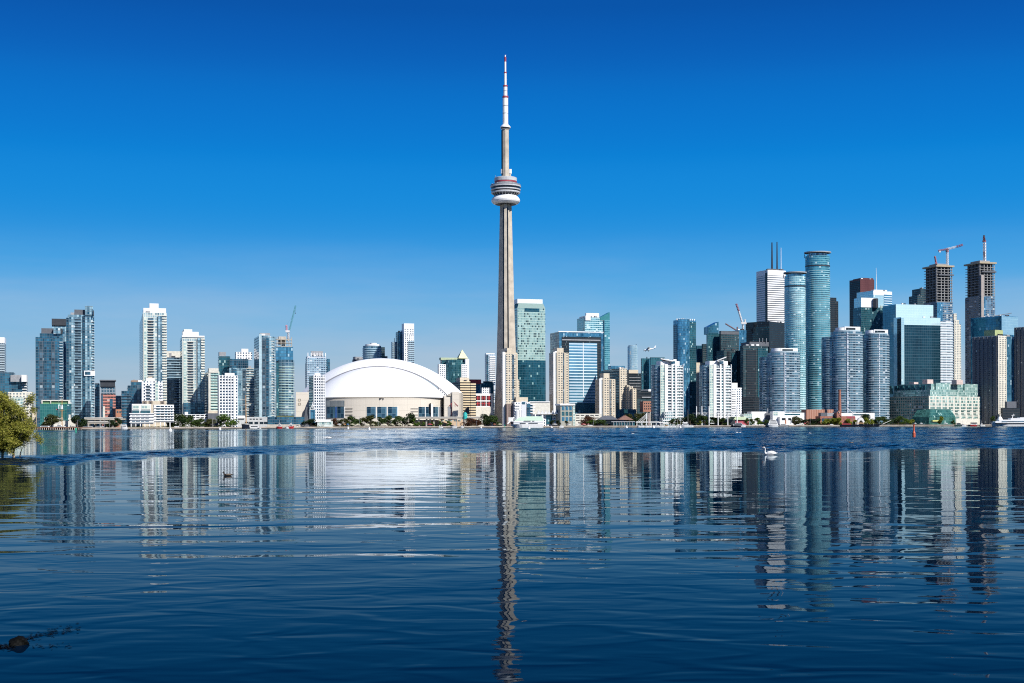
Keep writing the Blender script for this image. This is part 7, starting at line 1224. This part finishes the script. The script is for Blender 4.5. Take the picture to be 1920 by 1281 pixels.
lattice('jib', C3(1776, 467.5, Yc), C3(1794, 463, Yc), 2.2, CRW, b, r_=.35); lattice('jib_tip', C3(1794, 463, Yc), C3(1806.5, 459, Yc - 2), 2.2, CRR, b, r_=.4); lattice('counter_jib', C3(1776, 467.5, Yc), C3(1760, 470.5, Yc), 1.8, CRR, b, r_=.35); MB().box(C3(1763, 471.5, Yc), (2.6, 2, 3.4)).build('counterweight', CRW, b); MB().box(C3(1775.3, 470, Yc - 2), (2, 2, 2.6)).build('cab', DARKM, b)
b = thing('crane_boom', 'short red crane boom leaning on the first unfinished tower roof', 'crane', C3(1755.5, 494, 2165)); lattice('boom', C3(1756, 493.5, 2168), C3(1754, 480.5, 2168), 1.6, CRR, b, r_=.45); MB().box(C3(1756, 493, 2168), (3, 3, 3)).build('cab', CRR, b)
Yc = 2245; b = thing('tower_crane', 'white crane seen end on above the second unfinished tower', 'crane', C3(1847, 490, Yc)); lattice('mast', C3(1847, 491, Yc), C3(1847, 455, Yc), 3.2, CRW, b, r_=.55); lattice('mast_panel', C3(1847, 482, Yc - 1), C3(1846.6, 472, Yc - 1), 1.2, CRR, b, r_=.4); MB().box(C3(1846.5, 452.5, Yc), (5, 4, 3)).build('cab', CRR, b); lattice('jib', C3(1846.6, 451, Yc), C3(1846, 446, Yc - 40), 2.4, CRR, b, r_=.4); MB().box(C3(1846, 443.4, Yc), (2.4, 2.4, 4)).build('apex', DARKM, b)
Yc = 1615; b = thing('luffing_crane', 'small luffing crane with a thin steep teal boom', 'crane', C3(541, 640, Yc)); lattice('mast', C3(541, 640, Yc), C3(541, 624, Yc), 1.6, CRW, b, r_=.25); MB().box(C3(540, 621.5, Yc), (5, 3, 2.4)).build('cab', CRW, b); lattice('back_stay', C3(538, 621, Yc), C3(537.6, 609.5, Yc), 1.3, mat('crane_pink', (.60, .28, .36), .5), b, r_=.3); lattice('boom', C3(543, 620, Yc), C3(555, 573, Yc), 1.3, CRT, b, r_=.16); MB().tube(C3(555, 573, Yc), C3(554.5, 587, Yc), .08, n=4).build('cable', DARKM, b); MB().box(C3(554.4, 587.5, Yc), (.8, .6, 1)).build('hook_block', DARKM, b)
MB().tube(C3(537.8, 609.5, Yc), C3(550, 592, Yc), .08, n=4).build('pendant', CRT, b)
Yc = 2260; b = thing('luffing_crane', 'red and white luffing crane beside the squat black tower', 'crane', C3(1394, 620, Yc)); lattice('mast', C3(1393.5, 621, Yc), C3(1393.5, 605, Yc), 2.2, CRW, b, r_=.4); MB().box(C3(1395, 606, Yc), (9, 4, 3.5)).build('cab', CRW, b); lattice('back_stay', C3(1397, 605, Yc), C3(1398, 599, Yc), 1.6, CRW, b, r_=.4); lattice('boom', C3(1392.5, 606, Yc), C3(1386, 584, Yc), 2, CRW, b, r_=.4); lattice('boom_tip', C3(1386, 584, Yc), C3(1381, 569.5, Yc), 2, CRR, b, r_=.4)
b = thing('crane_boom', 'low dark crane jib lying over the dark slate office', 'crane', C3(1380, 620, Yc)); lattice('jib', C3(1382, 620, Yc), C3(1360.5, 607, Yc), 1.2, mat('crane_rust', (.22, .10, .09), .6), b, r_=.35); lattice('mast', C3(1383, 621, Yc), C3(1383, 613, Yc), 1.4, MATS['crane_rust'], b, r_=.4)
# light aeroplane coming in low, nose to the left
AYp = 900.0; b = thing('light_aircraft', 'small white high wing aeroplane flying low to the left', 'aeroplane', C3(1218, 655, AYp)); ox, oy, oz = C3(1218, 655, AYp); FUS = mat('aircraft_white', (.82, .82, .82), .35, var=.04)
m_ = MB().loft([(ox - 3.75, oy, oz - .75, .25, .22), (ox - 3.2, oy, oz - .62, .48, .42), (ox - 2.2, oy, oz - .42, .56, .55), (ox - 1.0, oy, oz - .15, .58, .72), (ox + .2, oy, oz + .0, .52, .62), (ox + 1.8, oy, oz + .30, .34, .38), (ox + 3.4, oy, oz + .72, .17, .22), (ox + 4.1, oy, oz + .95, .06, .1)], 16, 4); m_.build('fuselage', FUS, b)
m_ = MB().loft([(ox - 1.75, oy, oz + .1, .50, .30), (ox - .9, oy, oz + .38, .54, .3), (ox + .2, oy, oz + .42, .50, .22)], 12, 4); m_.build('windscreen', g_black, b)
m_ = MB(); z = oz + .78
def wingq(sgn):
    a = [(ox - 1.5, oy, z), (ox + .1, oy, z + .12), (ox - .1, oy + sgn * 5.4, z + .32), (ox - 1.1, oy + sgn * 5.4, z + .25)]; t = Vector((0, 0, .16)); A_ = [Vector(p) for p in a]
    m_.face([p + t for p in A_]); m_.face([p - t * .4 for p in A_[::-1]])
    for i in range(4): m_.face([A_[i] - t * .4, A_[(i + 1) % 4] - t * .4, A_[(i + 1) % 4] + t, A_[i] + t])
wingq(1); wingq(-1); m_.build('wing', FUS, b, recalc=True)
m_ = MB(); fin = [(ox + 2.9, oz + .85), (ox + 4.2, oz + 1.0), (ox + 4.55, oz + 2.5), (ox + 3.95, oz + 2.5), (ox + 3.3, oz + 1.35)]; m_.face([(x, oy - .06, zz_) for x, zz_ in fin]); m_.face([(x, oy + .06, zz_) for x, zz_ in fin[::-1]])
for i in range(5): p, q = fin[i], fin[(i + 1) % 5]; m_.face([(p[0], oy - .06, p[1]), (p[0], oy + .06, p[1]), (q[0], oy + .06, q[1]), (q[0], oy - .06, q[1])])
m_.build('tail_fin', FUS, b, recalc=True); MB().box((ox + 3.8, oy, oz + .9), (.9, 3.2, .08)).build('tailplane', FUS, b)
for sgn in (-1, 1):
    MB().tube((ox - .8, oy + sgn * .5, oz - .6), (ox - 1.0, oy + sgn * 2.8, oz + .8), .05, n=5).build('wing_strut', GREY, b); MB().tube((ox - .6, oy + sgn * .5, oz - .6), (ox - .5, oy + sgn * 1.2, oz - 1.2), .06, n=5).build('gear_leg', GREY, b); MB().tube((ox - .5, oy + sgn * 1.12, oz - 1.25), (ox - .5, oy + sgn * 1.28, oz - 1.25), .24, n=12).build('wheel', DARKM, b)
MB().tube((ox - 2.6, oy, oz - .9), (ox - 2.7, oy, oz - 1.35), .05, n=5).build('gear_leg', GREY, b); MB().tube((ox - 2.7, oy - .08, oz - 1.45), (ox - 2.7, oy + .08, oz - 1.45), .2, n=12).build('wheel', DARKM, b)
m_ = MB(); m_.box((ox - 3.85, oy, oz - .75), (.06, .16, 1.9)); m_.build('propeller', DARKM, b); MB().lathe(0, 0, [(0, 0), (.01, .01)], 3)
MB().loft([(ox - 4.05, oy, oz - .78, .02, .02), (ox - 3.9, oy, oz - .77, .13, .13), (ox - 3.75, oy, oz - .75, .2, .18)], 10, 3).build('spinner', GREY, b)
